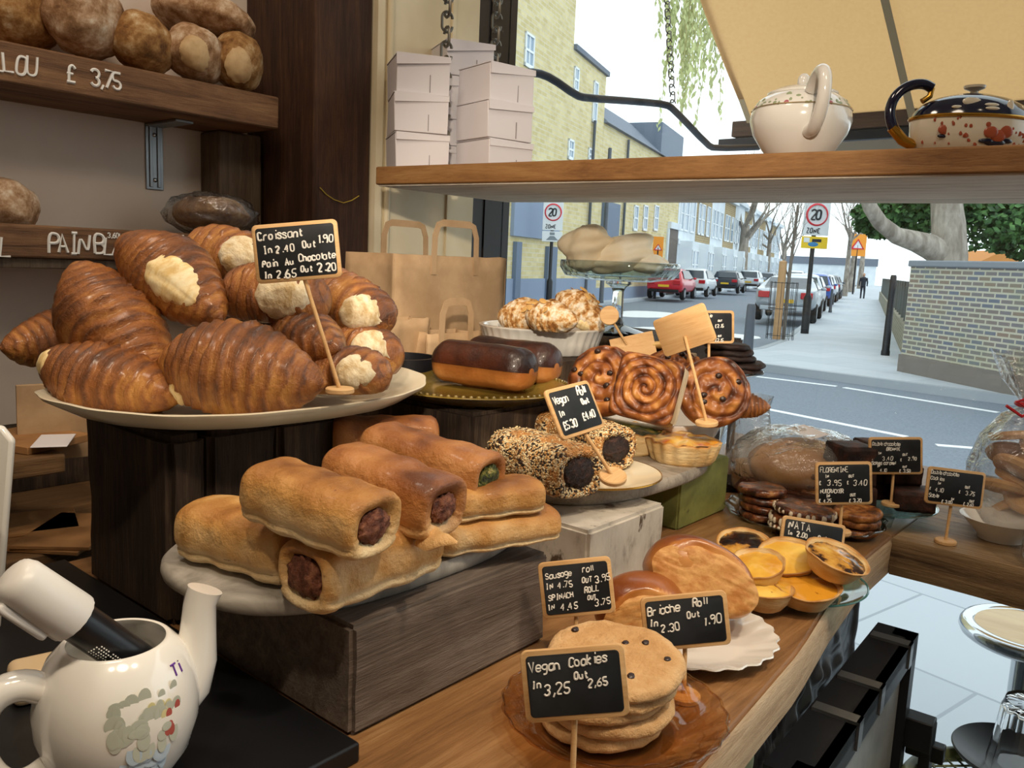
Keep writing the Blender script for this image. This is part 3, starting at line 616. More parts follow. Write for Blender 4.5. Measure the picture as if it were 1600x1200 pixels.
roll('sausage_roll', 'spinach roll with a green filled end, behind the meat rolls', seat(672, 724, T+.070), Rw(10, 5), .140, .030, .0265, 15, m_spin, mat=m_rolldk, fsize=.58)
roll('sausage_roll', 'pale pink brown roll farthest back on the board, beside the dark blocks', seat(602, 682, T+.058), Rw(232, 0), .120, .028, .024, 18, m_roll, mat=m_rolldk, fsize=.5)
roll('sausage_roll', 'roll at the far right of the board, under another roll, crusty lower edge', seat(764, 822, T+.017), Rw(72, 0), .128, .032, .017, 21, None, fsize=.5)
roll('sausage_roll', 'roll at the right of the board resting on top of a crusty one', seat(752, 778, T+.047), Rw(70, 0), .112, .027, .0165, 24, None, fsize=.5)
# ------------------------------------------------------------ seeded vegan rolls on a gold rimmed plate
def plate(name, label, loc, R, prof, mat, n=96, flute=0, fn=0, R3=None, cat='plate', lift=0, rim=None, rimmat=None, b=None):
    t = thing(name, label, cat, loc, R3)
    dish_mesh(R, b or R, prof, n, flute, fn, 1.0, lift).build('dish', mat, t, sharp=60)
    if rim:
        k, z, r = rim; pts = []
        for i in range(n+1):
            q = 2*PI*i/n; f = 1+flute*max(0, (k-.7)/.3)*math.cos(q*fn); pts.append((R*k*f*math.cos(q), (b or R)*k*f*math.sin(q), z))
        MB().tube(pts, r, 6, False).build('gold_rim' if rimmat is m_gold else 'rim', rimmat, t)
    return t
m_gold = S('gilding', 'b98a35', .25, .9)
m_creamg = NM('ivory_glaze', [(.3, 'e2d6ba'), (.7, 'ebe0c6')], 6, 3, rough=.15, bump=0, coat=.5)
PROF = [(.5, 0), (.55, 0), (.57, .003), (.70, .004), (.95, .012), (1.0, .015), (.99, .0165), (.94, .0145), (.70, .007), (.62, .0055), (.02, .005)]
vp = seat(905, 752, WBT); vp = Vector((-.578, .852, WBT))
plate('side_plate', 'small ivory plate with gilt rim under the seeded rolls', vp, .088, [(k, z*.7) for k, z in PROF], m_creamg, rim=(1.0, .0108, .0012), rimmat=m_gold)
GV = 'seeded vegan rolls'
def seeds(t, L, w, h, n, seed, power=2.8):
    rnd = random.Random(seed); mb = MB()
    for _ in range(n):
        x = rnd.uniform(-L/2+.004, L/2-.004); a = rnd.uniform(-.4, PI+.4); c, s = math.cos(a), math.sin(a); e = 2/power
        p = Vector((x, w*1.0*math.copysign(abs(c)**e, c), h*1.0*math.copysign(abs(s)**e, s))); nr = Vector((0, c, s))
        m = 1+.05*nz(x*22, p.y*22, p.z*22, 1, seed)
        mb.sphere(p*1.0+Vector((0, (m-1)*p.y, (m-1)*p.z)), (.0012, .0008, .0008), 5, 4)
    o = mb.build('sesame_seeds', S('sesame', 'e6cf9f', .5), t, sharp=180); o['kind'] = 'stuff'; return o
a = roll('seeded_roll', 'seed covered roll at the front of the gilt plate, dark filling at its end', seat(848, 720, WBT+.036), Rw(-12, 0), .135, .038, .030, 31, m_black_fill, m_seed, GV, 'vegan roll', fsize=.6); seeds(a, .135, .038, .030, 700, 31)
a = roll('seeded_roll', 'seed covered roll at the right of the gilt plate, behind the front one', seat(918, 686, WBT+.034), Rw(-20, 0), .135, .034, .029, 34, m_black_fill, m_seed, GV, 'vegan roll', fsize=.62); seeds(a, .135, .034, .029, 600, 34)
a = roll('seeded_roll', 'seed covered roll behind the others, near the olive plate', seat(838, 664, WBT+.034), Rw(-14, 0), .11, .03, .027, 37, None, m_seed, GV, 'vegan roll'); seeds(a, .11, .03, .027, 350, 37)
# ------------------------------------------------------------ quiches
def quiche(label, loc, R, h, seed, fmat, flute=.03, R3=None):
    t = thing('quiche', label, 'quiche', loc, R3, 'small quiches')
    mb = MB(); n = 120; bk = []
    prof = [(.60, 0), (.82, 0), (.86, .004), (.93, h*.5), (1.0, h*.93), (1.01, h*1.0), (.96, h*1.03), (.90, h*.98), (.86, h*.80), (.3, h*.72)]
    rings = []
    for i, (k, z) in enumerate(prof):
        ring = []
        for j in range(n):
            q = 2*PI*j/n; f = 1+flute*math.cos(q*16)*(1 if 1 < i < 8 else 0)+.03*nz(math.cos(q), math.sin(q), z*20, 3, seed)
            ring.append((R*k*f*math.cos(q), R*k*f*math.sin(q), z+(.004*nz(math.cos(q), math.sin(q), 0, 4, seed+2) if i > 3 else 0))); bk.append(.3+.5*(i in (5, 6))+.3*nz(q, z*30, 0, 2, seed))
        rings.append(ring)
    mb.loft(rings, bake=bk).build('crust', m_tart, t, sharp=180)
    mb = MB(); rings = []
    for k in (.93, .8, .6, .4, .2, .02):
        rings.append([(R*k*math.cos(q), R*k*math.sin(q), h*(.94+.16*(1-k*k))+.004*nz(k*math.cos(q), k*math.sin(q), 0, 4, seed)) for q in (2*PI*j/64 for j in range(64))])
    mb.loft(rings, False, True).build('filling', fmat, t, sharp=180); return t
quiche('small fluted quiche with yellow cheesy top on the right end of the board', Vector((*PZ(1068, 684, WBT+.032).xy, WBT)), .052, .030, 1, m_quiche)
quiche('small quiche with dark green spinach top behind the seeded rolls', Vector((*PZ(986, 668, WBT+.034).xy, WBT)), .050, .032, 2, m_qgreen, .006)
# ------------------------------------------------------------ olive plate with chocolate rolls
m_olive = NM('olive_glaze', [(.3, '5a4a1c'), (.6, '77622a'), (.8, '8f7838')], 10, 4, rough=.16, bump=.1, coat=.6)
t = plate('olive_plate', 'olive brown pottery plate with beaded edge holding the chocolate rolls', Vector((-.785, .85, OBZ)), .140, [(.5, 0), (.55, 0), (.57, .004), (.70, .006), (.93, .019), (1.0, .022), (.995, .0235), (.93, .0225), (.72, .011), (.66, .008), (.02, .0075)], m_olive)
mb = MB()
for i in range(90):
    q = 2*PI*i/90; mb.sphere((.136*math.cos(q), .136*math.sin(q), .0235), .0030, 8, 5)
mb.build('beaded_edge', m_olive, t)
GC = 'chocolate topped rolls on the olive plate'
def choc(label, loc, R3, L, w, h, seed):
    t = thing('chocolate_roll', label, 'chocolate roll', loc, R3, GC); n = 48
    def sect(x, k, top):
        ring = []
        rng = [(.10+ (PI-.2)*j/(n-1)) for j in range(n)] if top else [2*PI*j/n for j in range(n)]
        for a in rng:
            c, s = math.cos(a), math.sin(a); m = 1+.05*nz(x*22, c, s, 1.5, seed)+(.035 if top else 0)
            if top: m += .02*math.sin(x*60+seed)*0
            z = h*s if s > 0 else h*.8*s
            if not top and -.45 < s < .1: m *= .97
            ring.append(Vector((x, w*math.copysign(abs(c)**.8, c)*k*m, z*k*m)))
        return ring
    xs = [(-L/2, .2), (-L/2+.002, .55), (-L/2+.006, .8), (-L/2+.014, .94)]+[(-L/2+.02+(L-.04)*i/24, 1.0) for i in range(25)]+[(L/2-.014, .94), (L/2-.006, .8), (L/2-.002, .55), (L/2, .2)]
    rings = [sect(x, k, False) for x, k in xs]; bk = [(.55-.5*abs(p.z)/h if p.z > -h*.5 else .5) for r in rings for p in r]
    MB().loft(rings, bake=bk).build('bun', m_chbun, t, sharp=180)
    MB().loft([sect(x, k*1.012, True) for x, k in xs], False, False, closed=False).build('chocolate_glaze', m_choc, t, sharp=180)
    return t
choc('long chocolate glazed roll at the front of the olive plate', seat(756, 574, OBZ+.040), Rw(6, 0), .165, .032, .034, 1)
choc('long chocolate glazed roll behind the front one on the olive plate', seat(800, 566, OBZ+.040), Rw(4, 0), .165, .032, .034, 2)
# ------------------------------------------------------------ white fluted dish with almond croissants
dz = Vector((-.965, 1.23, 1.335)); tilt = frame_z((.10*.7, -.10*.8, 1))
t = thing('fluted_dish', 'round white fluted baking dish holding almond croissants', 'dish', dz, Matrix.Identity(3))
n = 144; rings = []
for i, (k, z) in enumerate([(.80, 0), (.86, 0), (.89, .003), (.93, .022), (.99, .044), (1.02, .046), (1.02, .048), (.98, .049), (.95, .046), (.90, .024), (.86, .006), (.02, .005)]):
    rings.append([(.116*k*(1+(.020*abs(math.cos(q*18)) if 2 <= i <= 4 else 0))*math.cos(q), .116*k*(1+(.020*abs(math.cos(q*18)) if 2 <= i <= 4 else 0))*math.sin(q), z) for q in (2*PI*j/n for j in range(n))])
MB().loft(rings).build('dish', m_white, t, sharp=60)
GA = 'almond croissants in the fluted dish'
def almond(label, loc, R3, L, R, seed, crumbs=()):
    c = croissant('almond_croissant', label, loc, R3, L, R, .06, seed, crumbs, 5, False, .9, m_sugar, GA, 'croissant'); rnd = random.Random(seed)
    for k in range(9):
        s = rnd.uniform(-.6, .6); th = rnd.uniform(.3, 1.5) if k % 2 else rnd.uniform(1.2, 2.6); p, _, r = croissant_pos(L, R, .06, seed, 5, False, .9, s, th)
        q = frame_z(Vector((rnd.uniform(-.3, .3), math.cos(th), math.sin(th))), (1, rnd.uniform(-1, 1), .2))
        mb = MB(); mb.lathe([(.0001, -.0006), (.006, -.0005), (.0072, 0), (.006, .0006), (.0001, .0007)], 14, None, False, False, 1.3, .8); mb.build('almond_flake', m_flake, c, loc=p*1.03+Vector((0, math.cos(th), math.sin(th)))*.001, R=q)
    return c
almond('almond croissant dusted with icing sugar at the left of the white dish', P(822, 497, 1.50), Rcam((.75, -.10, -.5), (.05, .95, -.2)), .130, .040, 41)
almond('almond croissant with almond flakes at the front middle of the white dish', P(860, 497, 1.43), Rcam((.70, -.15, -.6), (.05, .95, -.2)), .115, .036, 44)
almond('tallest almond croissant, at the right of the white dish', P(905, 487, 1.53), Rcam((.62, -.55, -.45), (.4, .85, -.2)), .125, .041, 47, [(.35, .75, 180, 250)])
# ------------------------------------------------------------ swirl buns in a white bowl
bowl = Vector((-.655, 1.145, 1.213))
t = thing('white_bowl', 'white bowl on the green box, packed with swirl buns', 'bowl', bowl)
rings = []
for i, (k, z) in enumerate([(.62, 0), (.68, 0), (.72, .004), (.86, .030), (.97, .052), (1.01, .056), (1.01, .059), (.97, .059), (.93, .052), (.82, .03), (.66, .007), (.02, .006)]):
    rings.append([(.103*k*math.cos(q), .103*k*math.sin(q), z) for q in (2*PI*j/96 for j in range(96))])
MB().loft(rings).build('dish', m_white, t, sharp=60)
GS = 'swirl buns in the white bowl'
def swirl(label, loc, R3, R, h, seed, turns=3.2, square=0, raisins=6, name='swirl_bun', cat='swirl bun', dome=.35):
    t = thing(name, label, cat, loc, R3, GS); n = 96; m = 46; rings = []; bk = []; rnd = random.Random(seed)
    def outl(q):
        if not square: return 1+.04*nz(math.cos(q), math.sin(q), seed, 1.3)
        c, s = abs(math.cos(q)), abs(math.sin(q)); return min(1.34, 1/((c**9+s**9)**(1/9)))*.93
    def top(k, q):
        kr = k*outl(q)/(1.1 if square else 1); ph = kr*turns-q/(2*PI)+.16*nz(k*math.cos(q), k*math.sin(q), seed, 2.2); fr = ph-math.floor(ph); g = math.exp(-((fr-.0)/.17)**2)+math.exp(-((fr-1)/.17)**2)
        z = h*(1+dome*(1-k*k))-.0034*g*(1 if k < .97 else .3)+.004*nz(k*math.cos(q), k*math.sin(q), 0, 5, seed)
        return z, .34+.34*g+.2*k**4+.45*nz(k*math.cos(q), k*math.sin(q), 1, 3, seed)
    rings.append([(R*.9*outl(q)*math.cos(q), R*.9*outl(q)*math.sin(q), 0) for q in (2*PI*j/n for j in range(n))]); bk += [.7]*n
    for kk, zz in ((.97, .1), (1.0, .4), (1.0, .7)):
        rings.append([(R*kk*outl(q)*math.cos(q), R*kk*outl(q)*math.sin(q), h*zz) for q in (2*PI*j/n for j in range(n))]); bk += [.45]*n
    for i in range(m+1):
        k = (1-i/m)*.985+.006; ring = []
        for j in range(n):
            q = 2*PI*j/n; z, b = top(k, q); ez = -.004*max(0, (k-.9)/.1)**2
            ring.append((R*k*outl(q)*math.cos(q), R*k*outl(q)*math.sin(q), z+ez)); bk.append(b)
        rings.append(ring)
    MB().loft(rings, bake=bk).build('dough', m_swirl, t, sharp=180)
    for r_ in range(raisins):
        k = rnd.uniform(.25, .9); q = rnd.uniform(0, 2*PI); z, _ = top(k, q)
        MB().sphere((0, 0, 0), (.0048, .004, .0034), 10, 7, lambda d: 1+.2*nz(d.x, d.y, d.z, 2, r_)).build('raisin', m_raisin, t, loc=(R*k*math.cos(q), R*k*math.sin(q), z+.001))
    if square:
        mb = MB(); mb.loft([[(R*1.003*outl(q)*math.cos(q), R*1.003*outl(q)*math.sin(q), z) for q in [-.72+1.44*j/20 for j in range(21)]] for z in (h*.04, h*.2, h*.5, h*.8, h*.93)], False, False, False); o = mb.build('torn_side', m_swside, t, sharp=180); o['label'] = 'pale torn side of the bun'
    return t
def face(n, x): return frame_z(cdir(*n), cdir(*x))
swirl('raisin bun leaning at the left of the bowl, behind the square swirl', P(948, 600, 1.17), face((-.40, .30, -.87), (1, 0, 0)), .050, .028, 1, 2.6)
swirl('squarish cinnamon swirl standing in the middle of the bowl, pale torn side at its right', P(1018, 612, 1.135), face((-.34, .14, -.93), (.93, -.24, -.3)), .047, .042, 2, 4.2, 1, 0, dome=.12)
swirl('round raisin swirl facing forward at the right of the bowl behind a sign', P(1110, 615, 1.17), face((.05, .12, -1), (1, 0, 0)), .050, .026, 3, 2.4)
swirl('raisin bun lying at the back of the bowl, mostly hidden', P(1052, 590, 1.25), face((0, .8, -.6), (1, 0, 0)), .044, .024, 4, 2.6)
croissant('croissant', 'small croissant tip poking out at the right of the swirl buns', P(1158, 634, 1.22), Rcam((.97, -.05, -.2), (0, .95, -.2)), .085, .026, .03, 51, group=None)
# ------------------------------------------------------------ price signs
GSN = 'little chalkboard price signs'
def sign(label, px, py, d, w, h, rollv=0, yaw=0, pitch=0, lines=(), base=None, blank=False, stick=True, th=.0011, stick_r=.0021, seed=1, baseR=None, sx=0.0):
    """board centre seat, size, lean in degrees; base = where the disc foot stands"""
    vd = ray(px, py).normalized()
    R0 = Matrix((CR, FW, CU)).transposed()
    R3 = R0 @ Matrix.Rotation(math.radians(-rollv), 3, 'Y') @ Matrix.Rotation(math.radians(yaw), 3, 'Z') @ Matrix.Rotation(math.radians(pitch), 3, 'X')
    if blank: R3 = R3 @ Matrix.Rotation(PI, 3, 'Z')
    if stick and base is not None:
        yl = R3.col[1]; eye = Vector((0, 0, EYE)); dn = ((Vector(base)-eye).dot(yl)-.0045)/ray(px, py).dot(yl)*(1 if not blank else 1)
        dn = max(d*.86, min(d*1.14, dn)); w *= dn/d; h *= dn/d; th *= dn/d; d = dn
    c = P(px, py, d); t = thing('price_sign', label, 'sign', c, R3, GSN)
    def rr(w_, h_, r, y0, y1):
        pts = []
        for cx, cz, a0 in ((w_/2-r, h_/2-r, 0), (-w_/2+r, h_/2-r, PI/2), (-w_/2+r, -h_/2+r, PI), (w_/2-r, -h_/2+r, 1.5*PI)):
            for k in range(6): a = a0+PI/2*k/5; pts.append((cx+r*math.cos(a), cz+r*math.sin(a)))
        return MB().loft([[(x*.985, y0, z*.985) for x, z in pts], [(x, y0+.0006, z) for x, z in pts], [(x, y1-.0006, z) for x, z in pts], [(x*.985, y1, z*.985) for x, z in pts]])
    rr(w, h, .005, -.0018, .0018).build('board', m_lightwood, t, sharp=50)
    rr(w-.0075, h-.0075, .003, -.0024, -.0016).build('slate', m_slate, t, sharp=50)
    if not blank and lines:
        writing(t, [(a, -w/2+x*w, h/2-y*h, q*h)+tuple(r) for a, x, y, q, *r in lines], m_chalk, loc=(0, -.0024, 0), th=th, seed=seed)
    if stick:
        R3i = R3.transposed(); b = R3i @ (Vector(base)-c); top = Vector((sx*w, .0036 if True else 0, -h*.15))
        MB().tube([top, b+Vector((0, 0, 0))+R3i @ Vector((0, 0, .003))], stick_r, 10).build('stick', m_lightwood, t)
        zz = R3i @ (baseR if baseR is not None else Vector((0, 0, 1)))
        mb = MB().lathe([(.002, 0), (.0135, 0), (.0145, .001), (.0145, .0045), (.0135, .0055), (.002, .0055)], 32); mb.build('base', m_lightwood, t, loc=b, R=frame_z(zz))
    return t
# ------------------------------------------------------------ front of the counter: vegan cookies
m_amber = THIN('amber_pressed_glass', 'f5e6cf', 1.4, .05, 1.5)
m_clear2 = THIN('clear_pressed_glass', 'e4ecec', 2.2, .03, 1.5)
m_teal = THIN('greenish_glass', 'd2e6e2', 1.6, .03, 1.5)
m_tealedge = S('teal_glass_edge', '4f8f8c', .1, trans=.5)
gp = PZ(957, 1136, ZC)
def gplate(name, label, loc, R, mat, flute=0, fn=0, h=.018, edge=None, n=128, er=.0013, cat='plate', swirl=0):
    t = thing(name, label, cat, loc); rings = []
    for k, z in [(.02, .0), (.55, 0), (.62, .001), (.70, h*.25), (.98, h*.97), (1.0, h), (.985, h*1.03), (.72, h*.36), (.62, .0045), (.55, .004), (.02, .004)]:
        ring = []
        for i in range(n):
            q = 2*PI*i/n+swirl*k; f = 1+flute*max(0, (k-.62)/.38)*math.cos((q-swirl*k*2)*fn); ring.append((R*k*f*math.cos(q), R*k*f*math.sin(q), z+(flute*.03*math.cos((q-swirl*k*2)*fn) if k > .65 else 0)))
        rings.append(ring)
    MB().loft(rings).build('dish', mat, t, sharp=180)
    if edge is not None:
        pts = [(R*(1+flute*math.cos(2*PI*i/n*fn))*math.cos(2*PI*i/n), R*(1+flute*math.cos(2*PI*i/n*fn))*math.sin(2*PI*i/n), h) for i in range(n+1)]
        MB().tube(pts, er, 6, False).build('rim', edge, t)
    return t
gplate('glass_plate', 'amber glass plate under the tall stack of vegan cookies', gp, .091, m_amber, .012, 22, .020, m_amber, swirl=.6, er=.0011)
GK = 'vegan cookies stacked on the amber plate'
def cookie(name, label, loc, R3, R, h, seed, mat, group, cat='cookie', chips=0, chipmat=None, n=72, crack=.0014, vz=5):
    t = thing(name, label, cat, loc, R3, group); rings = []; bk = []; rnd = random.Random(seed)
    def o(q): return 1+.06*nz(math.cos(q), math.sin(q), seed, 1.2)+.025*nz(math.cos(q), math.sin(q), seed, 5)
    for k, z in [(.05, 0), (.6, 0), (.90, .0005), (.98, h*.25), (1.0, h*.5), (.97, h*.8), (.90, h*.97), (.8, h*1.02), (.65, h*1.05), (.5, h*1.06), (.35, h*1.08), (.2, h*1.08), (.04, h*1.08)]:
        ring = []
        for j in range(n):
            q = 2*PI*j/n; x, y = R*k*o(q)*math.cos(q), R*k*o(q)*math.sin(q); zz = z
            if z > h*.2: zz += h*.22*nz(x*40, y*40, seed, 1)+h*.10*nz(x*120, y*120, seed, 1)
            ring.append((x, y, zz)); bk.append(.5+.35*(k > .88)*(1 if z > 0 else 0)+.3*nz(x*30, y*30, z*30, 1, seed))
        rings.append(ring)
    MB().loft(rings, bake=bk).build('biscuit', mat, t, sharp=180)
    for c in range(chips):
        k = rnd.uniform(.3, .93); q = rnd.uniform(0, 2*PI); MB().sphere((0, 0, 0), (.0038, .0032, .0022), 10, 7, lambda d: 1+.2*nz(d.x, d.y, d.z, 2, c)).build('raisin', chipmat or m_raisin, t, loc=(R*k*math.cos(q), R*k*math.sin(q), h*1.03))
    return t
cz = gp + Vector((0, 0, .0055)); rnd = random.Random(4)
whichc = ['bottom vegan cookie of the tall stack on the amber plate', 'second vegan cookie from the bottom of the tall stack', 'third vegan cookie from the bottom of the tall stack', 'vegan cookie just under the top one of the stack', 'large top vegan cookie of the stack, cracked with raisins near its edge']
for k in range(5):
    cookie('vegan_cookie', whichc[k], cz+CR*((-.010, -.004, -.012, -.003, -.002)[k])+Vector((0, 0, .0118*k)), frame_z((rnd.uniform(-.03, .03)+(.02 if k > 2 else 0), rnd.uniform(-.04, .02)-(.06 if k == 4 else 0), 1), (math.cos(k*2), math.sin(k*2), 0)), (.050, .052, .053, .053, .0565)[k], .0125, 60+k, m_cookie, GK, chips=5 if k == 4 else 1)
sign('chalkboard sign reading Vegan Cookies in front of the cookie stack', 898, 1067, .615, .077, .0535, 5.5, -3, 0,
     [('Vegan', .08, .30, .17, .06, .70), ('Cookies', .46, .26, .17, .08, .66), ('In', .09, .52, .12, 0), ('3,25', .20, .63, .20, .07, .72), ('Out', .50, .43, .12, .03), ('2,65', .62, .56, .16, .05, .72)], PZ(893, 1262, ZC), th=.0009, seed=2)
# ------------------------------------------------------------ brioche rolls
bp = PZ(1072, 1003, ZC)
m_rose = S('rose_transfer', 'a8585e', .3)
t = plate('scalloped_plate', 'white scalloped plate with a small pink flower under the brioche rolls', bp, .089, PROF, m_white, 128, .022, 24)
mb = MB()
for k in range(5):
    a = 2*PI*k/5; mb.sphere((.0045*math.cos(a), .0045*math.sin(a), 0), (.0036, .0036, .0004), 8, 5)
mb.build('painted_flower', m_rose, t, loc=R3.transposed() @ Vector((0, 0, 0)) if False else (.012, -.058, .0073))
def brioche(label, loc, R3, R, h, seed):
    t = thing('brioche_roll', label, 'brioche roll', loc, R3, 'brioche rolls'); rings = []; bk = []; n = 64; m = 30
    for i in range(m+1):
        b = -PI/2*.55+(PI/2*1.55)*i/m; ring = []
        for j in range(n):
            a = 2*PI*j/n; c, s = math.cos(b), math.sin(b); x = R*abs(c)**.8*math.cos(a); y = R*.86*abs(c)**.8*math.sin(a); z = h*s if s > 0 else h*.55*s
            y = max(y, -R*.52+.10*R*nz(x*40, z*40, seed, 1)) ; k = 1+.05*nz(x*16, y*16, z*16, 1, seed)
            ring.append((x*k, y*k, z*k)); bk.append(.42+.35*s+.25*nz(x*20, y*20, z*20, 1, seed)-(.35 if y < -R*.46 and s < .85 else 0))
        rings.append(ring)
    MB().loft(rings, bake=bk).build('crust', m_brioche, t, sharp=180)
    vs = []; fs = []; q = 24
    for i in range(q+1):
        for j in range(q+1):
            u, w = i/q*2-1, j/q*2-1; uu = u*math.sqrt(1-w*w/2); ww = w*math.sqrt(1-u*u/2); e = math.hypot(uu, ww)
            vs.append((R*.93*uu, -R*.50-.0045*(1-e**8)+.035*R*nz(uu*4, ww*9, seed, 1), h*.06+h*.66*ww))
    for i in range(q):
        for j in range(q): k = i*(q+1)+j; fs.append((k, k+1, k+q+2, k+q+1))
    o = MB().add(vs, fs).build('torn_crumb', m_brside, t, sharp=180); o['label'] = 'layered soft torn side'
    return t
brioche('larger glossy brioche roll leaning at the back of the white plate', bp+CR*.008+Vector((-.012, .022, .052)), Rcam((.92, -.38, -.1), (.35, .85, .25)), .060, .046, 1)
brioche('smaller glossy brioche roll at the left of the white plate, behind its sign', bp+CR*-.043+Vector((.0, -.012, .036)), Rcam((.97, .05, .1), (-.05, .95, -.2)), .046, .040, 2)
sign('chalkboard sign reading Brioche Roll in front of the white plate', 1071, 970, .765, .079, .050, 6, -2, 0,
     [('Brioche', .07, .33, .20, .06, .62), ('Roll', .60, .24, .19, .04, .62), ('In', .08, .53, .14, 0), ('2.30', .20, .66, .18, .05, .80), ('Out', .52, .44, .15, .03), ('1.90', .70, .60, .21, .08, .74)], PZ(1068, 1092, ZC), th=.0009, seed=3)
sign('chalkboard sign reading Sausage roll and Spinach Roll before the grey beam', 901, 918, .86, .0755, .0585, 6, -1, 0,
     [('Sausage', .09, .29, .14, .05, .66), ('roll', .60, .24, .14, .05, .62), ('IN', .08, .47, .13, .03), ('4.75', .24, .47, .14, .03, .8), ('OUT', .58, .42, .11, .08), ('3.95', .76, .44, .16, .10, .68), ('SPINACH', .10, .67, .13, .05, .68), ('ROLL', .60, .60, .13, .08, .70), ('IN', .08, .84, .11, .03), ('4.45', .25, .87, .16, .03, .8), ('OUT', .63, .73, .10, .08), ('3.75', .72, .85, .15, .08, .78)], PZ(897, 1040, ZC), th=.0008, seed=4)
# ------------------------------------------------------------ custard tarts
np_ = PZ(1236, 914, ZC)
gplate('glass_plate', 'clear glass plate with teal edge under the custard tarts', np_, .086, m_teal, 0, 0, .010, m_tealedge, er=.0012)
GN = 'custard tarts on the teal edged plate'
def nata(label, loc, R3, seed, fm, R=.0325, h=.023, sink=.84):
    t = thing('custard_tart', label, 'custard tart', loc, R3, GN); n = 72; rings = []; bk = []
    for i, (k, z) in enumerate([(.05, 0), (.60, 0), (.68, .002), (.80, h*.4), (.93, h*.8), (1.0, h), (1.01, h*1.05), (.96, h*1.06), (.90, h*.95), (.85, h*.8), (.4, h*.7)]):
        ring = []
        for j in range(n):
            q = 2*PI*j/n; f = 1+.05*nz(math.cos(q), math.sin(q), seed+z*60, 1.6)+.02*nz(math.cos(q)*6, math.sin(q)*6, seed, 1)
            ring.append((R*k*f*math.cos(q), R*k*f*math.sin(q), z*(1+.10*nz(math.cos(q), math.sin(q), seed, 1.5)))); bk.append(.2+.55*(5 <= i <= 7)+.4*nz(q*2, z*50, seed, 1))
        rings.append(ring)
    MB().loft(rings, bake=bk).build('shell', m_tart, t, sharp=180)
    rings = []
    for k in (.93, .8, .6, .4, .2, .02):
        rings.append([(R*k*math.cos(q), R*k*math.sin(q), h*(sink+.20*(1-k*k))+.0018*nz(k*math.cos(q), k*math.sin(q), seed, 4)) for q in (2*PI*j/56 for j in range(56))])
    MB().loft(rings, False).build('custard', fm, t, sharp=180); return t
zt = ZC+.006
def sat(px, py, dz): return PZ(px, py, zt+dz)
nata('custard tart with a scorched black top at the back left of the plate', sat(1160, 872, .020), frame_z((.1, -.25, 1)), 1, m_custdk)
nata('yellow custard tart in the middle left, tilted on the one in front', sat(1184, 908, .020), frame_z((-.05, -.30, 1)), 2, m_custard)
nata('smooth yellow custard tart at the back centre, below the Nata sign', sat(1231, 893, .020), frame_z((.05, -.35, 1)), 3, m_custard, .036)
nata('custard tart tipped sideways on top at the right, with dark burnt holes', sat(1296, 895, .034), frame_z((.30, -.05, 1)), 4, m_custdk, .036)
nata('pale sided custard tart at the front left of the plate', sat(1190, 946, .002), frame_z((.05, -.02, 1)), 5, m_custard)
nata('custard tart with a brown seam across its top at the front of the plate', sat(1256, 940, .003), frame_z((.08, -.12, 1)), 6, m_custard, .038)
sign('chalkboard sign reading Nata and Canele leaning behind the custard tarts', 1268, 848, 1.07, .085, .058, -10, 4, -6,
     [('NATA', .10, .26, .20, -.02, .95), ('In', .10, .40, .10, 0), ('2.00', .24, .42, .13, 0, .8), ('Out', .58, .42, .13, 0, .8), ('CANELE', .09, .67, .18, -.02, .86), ('1.65', .76, .62, .16, 0, .7), ('In', .10, .90, .12, 0), ('Out', .55, .86, .13, 0)], PZ(1262, 898, ZC+.006), th=.001, seed=5)
# ------------------------------------------------------------ florentines
fp = PZ(1254, 822, ZC)
gplate('glass_plate', 'wide clear glass plate with wavy edge under the florentines', fp, .114, m_clear2, .02, 14, .022, m_clear2, er=.0013)
def stack(px, py, labels, R, h, mat, group, seed, drips=False, name='florentine', cat='biscuit', z0=.006):
    b = PZ(px, py, ZC+z0); r = random.Random(seed)
    for k, l in enumerate(labels):
        c = cookie(name, l, b+Vector((r.uniform(-.003, .003), r.uniform(-.003, .003), k*h*1.02)), frame_z((r.uniform(-.06, .06), r.uniform(-.06, .06), 1), (math.cos(k), math.sin(k), 0)), R, h, seed+k, mat, group, cat)
        if drips:
            mb = MB(); rr = random.Random(seed+k)
            for q in range(26):
                a = q*2*PI/26+rr.uniform(-.1, .1); mb.sphere((R*.98*math.cos(a), R*.98*math.sin(a), h*.45), (.003, .003, h*rr.uniform(.25, .5)), 8, 6)
            mb.build('white_chocolate', m_whitechoc, c)
def pos4(what, n): return [w % what for w in (['bottom %s', 'second %s from the bottom', 'third %s from the bottom', 'top %s'] if n == 4 else ['bottom %s', 'middle %s', 'top %s'])]
stack(1190, 806, [x+' of the dark stack at the left of the wavy plate' for x in pos4('florentine', 4)], .037, .0115, m_florent, 'dark florentines at the left of the plate', 70)
stack(1250, 830, [x+' edged in white chocolate, centre of the wavy plate' for x in pos4('florentine', 3)], .043, .0125, m_florent, 'white edged florentines', 80, True)
stack(1335, 832, [x+' stacked at the right of the wavy plate' for x in pos4('nut biscuit', 3)], .034, .012, m_walnut, 'nut biscuits at the right of the plate', 90, name='nut_biscuit')
stack(1262, 787, [x+' in the back stack, behind the florentine sign' for x in pos4('nut biscuit', 4)], .030, .0145, m_walnut, 'nut biscuits at the back of the plate', 100, name='nut_biscuit')
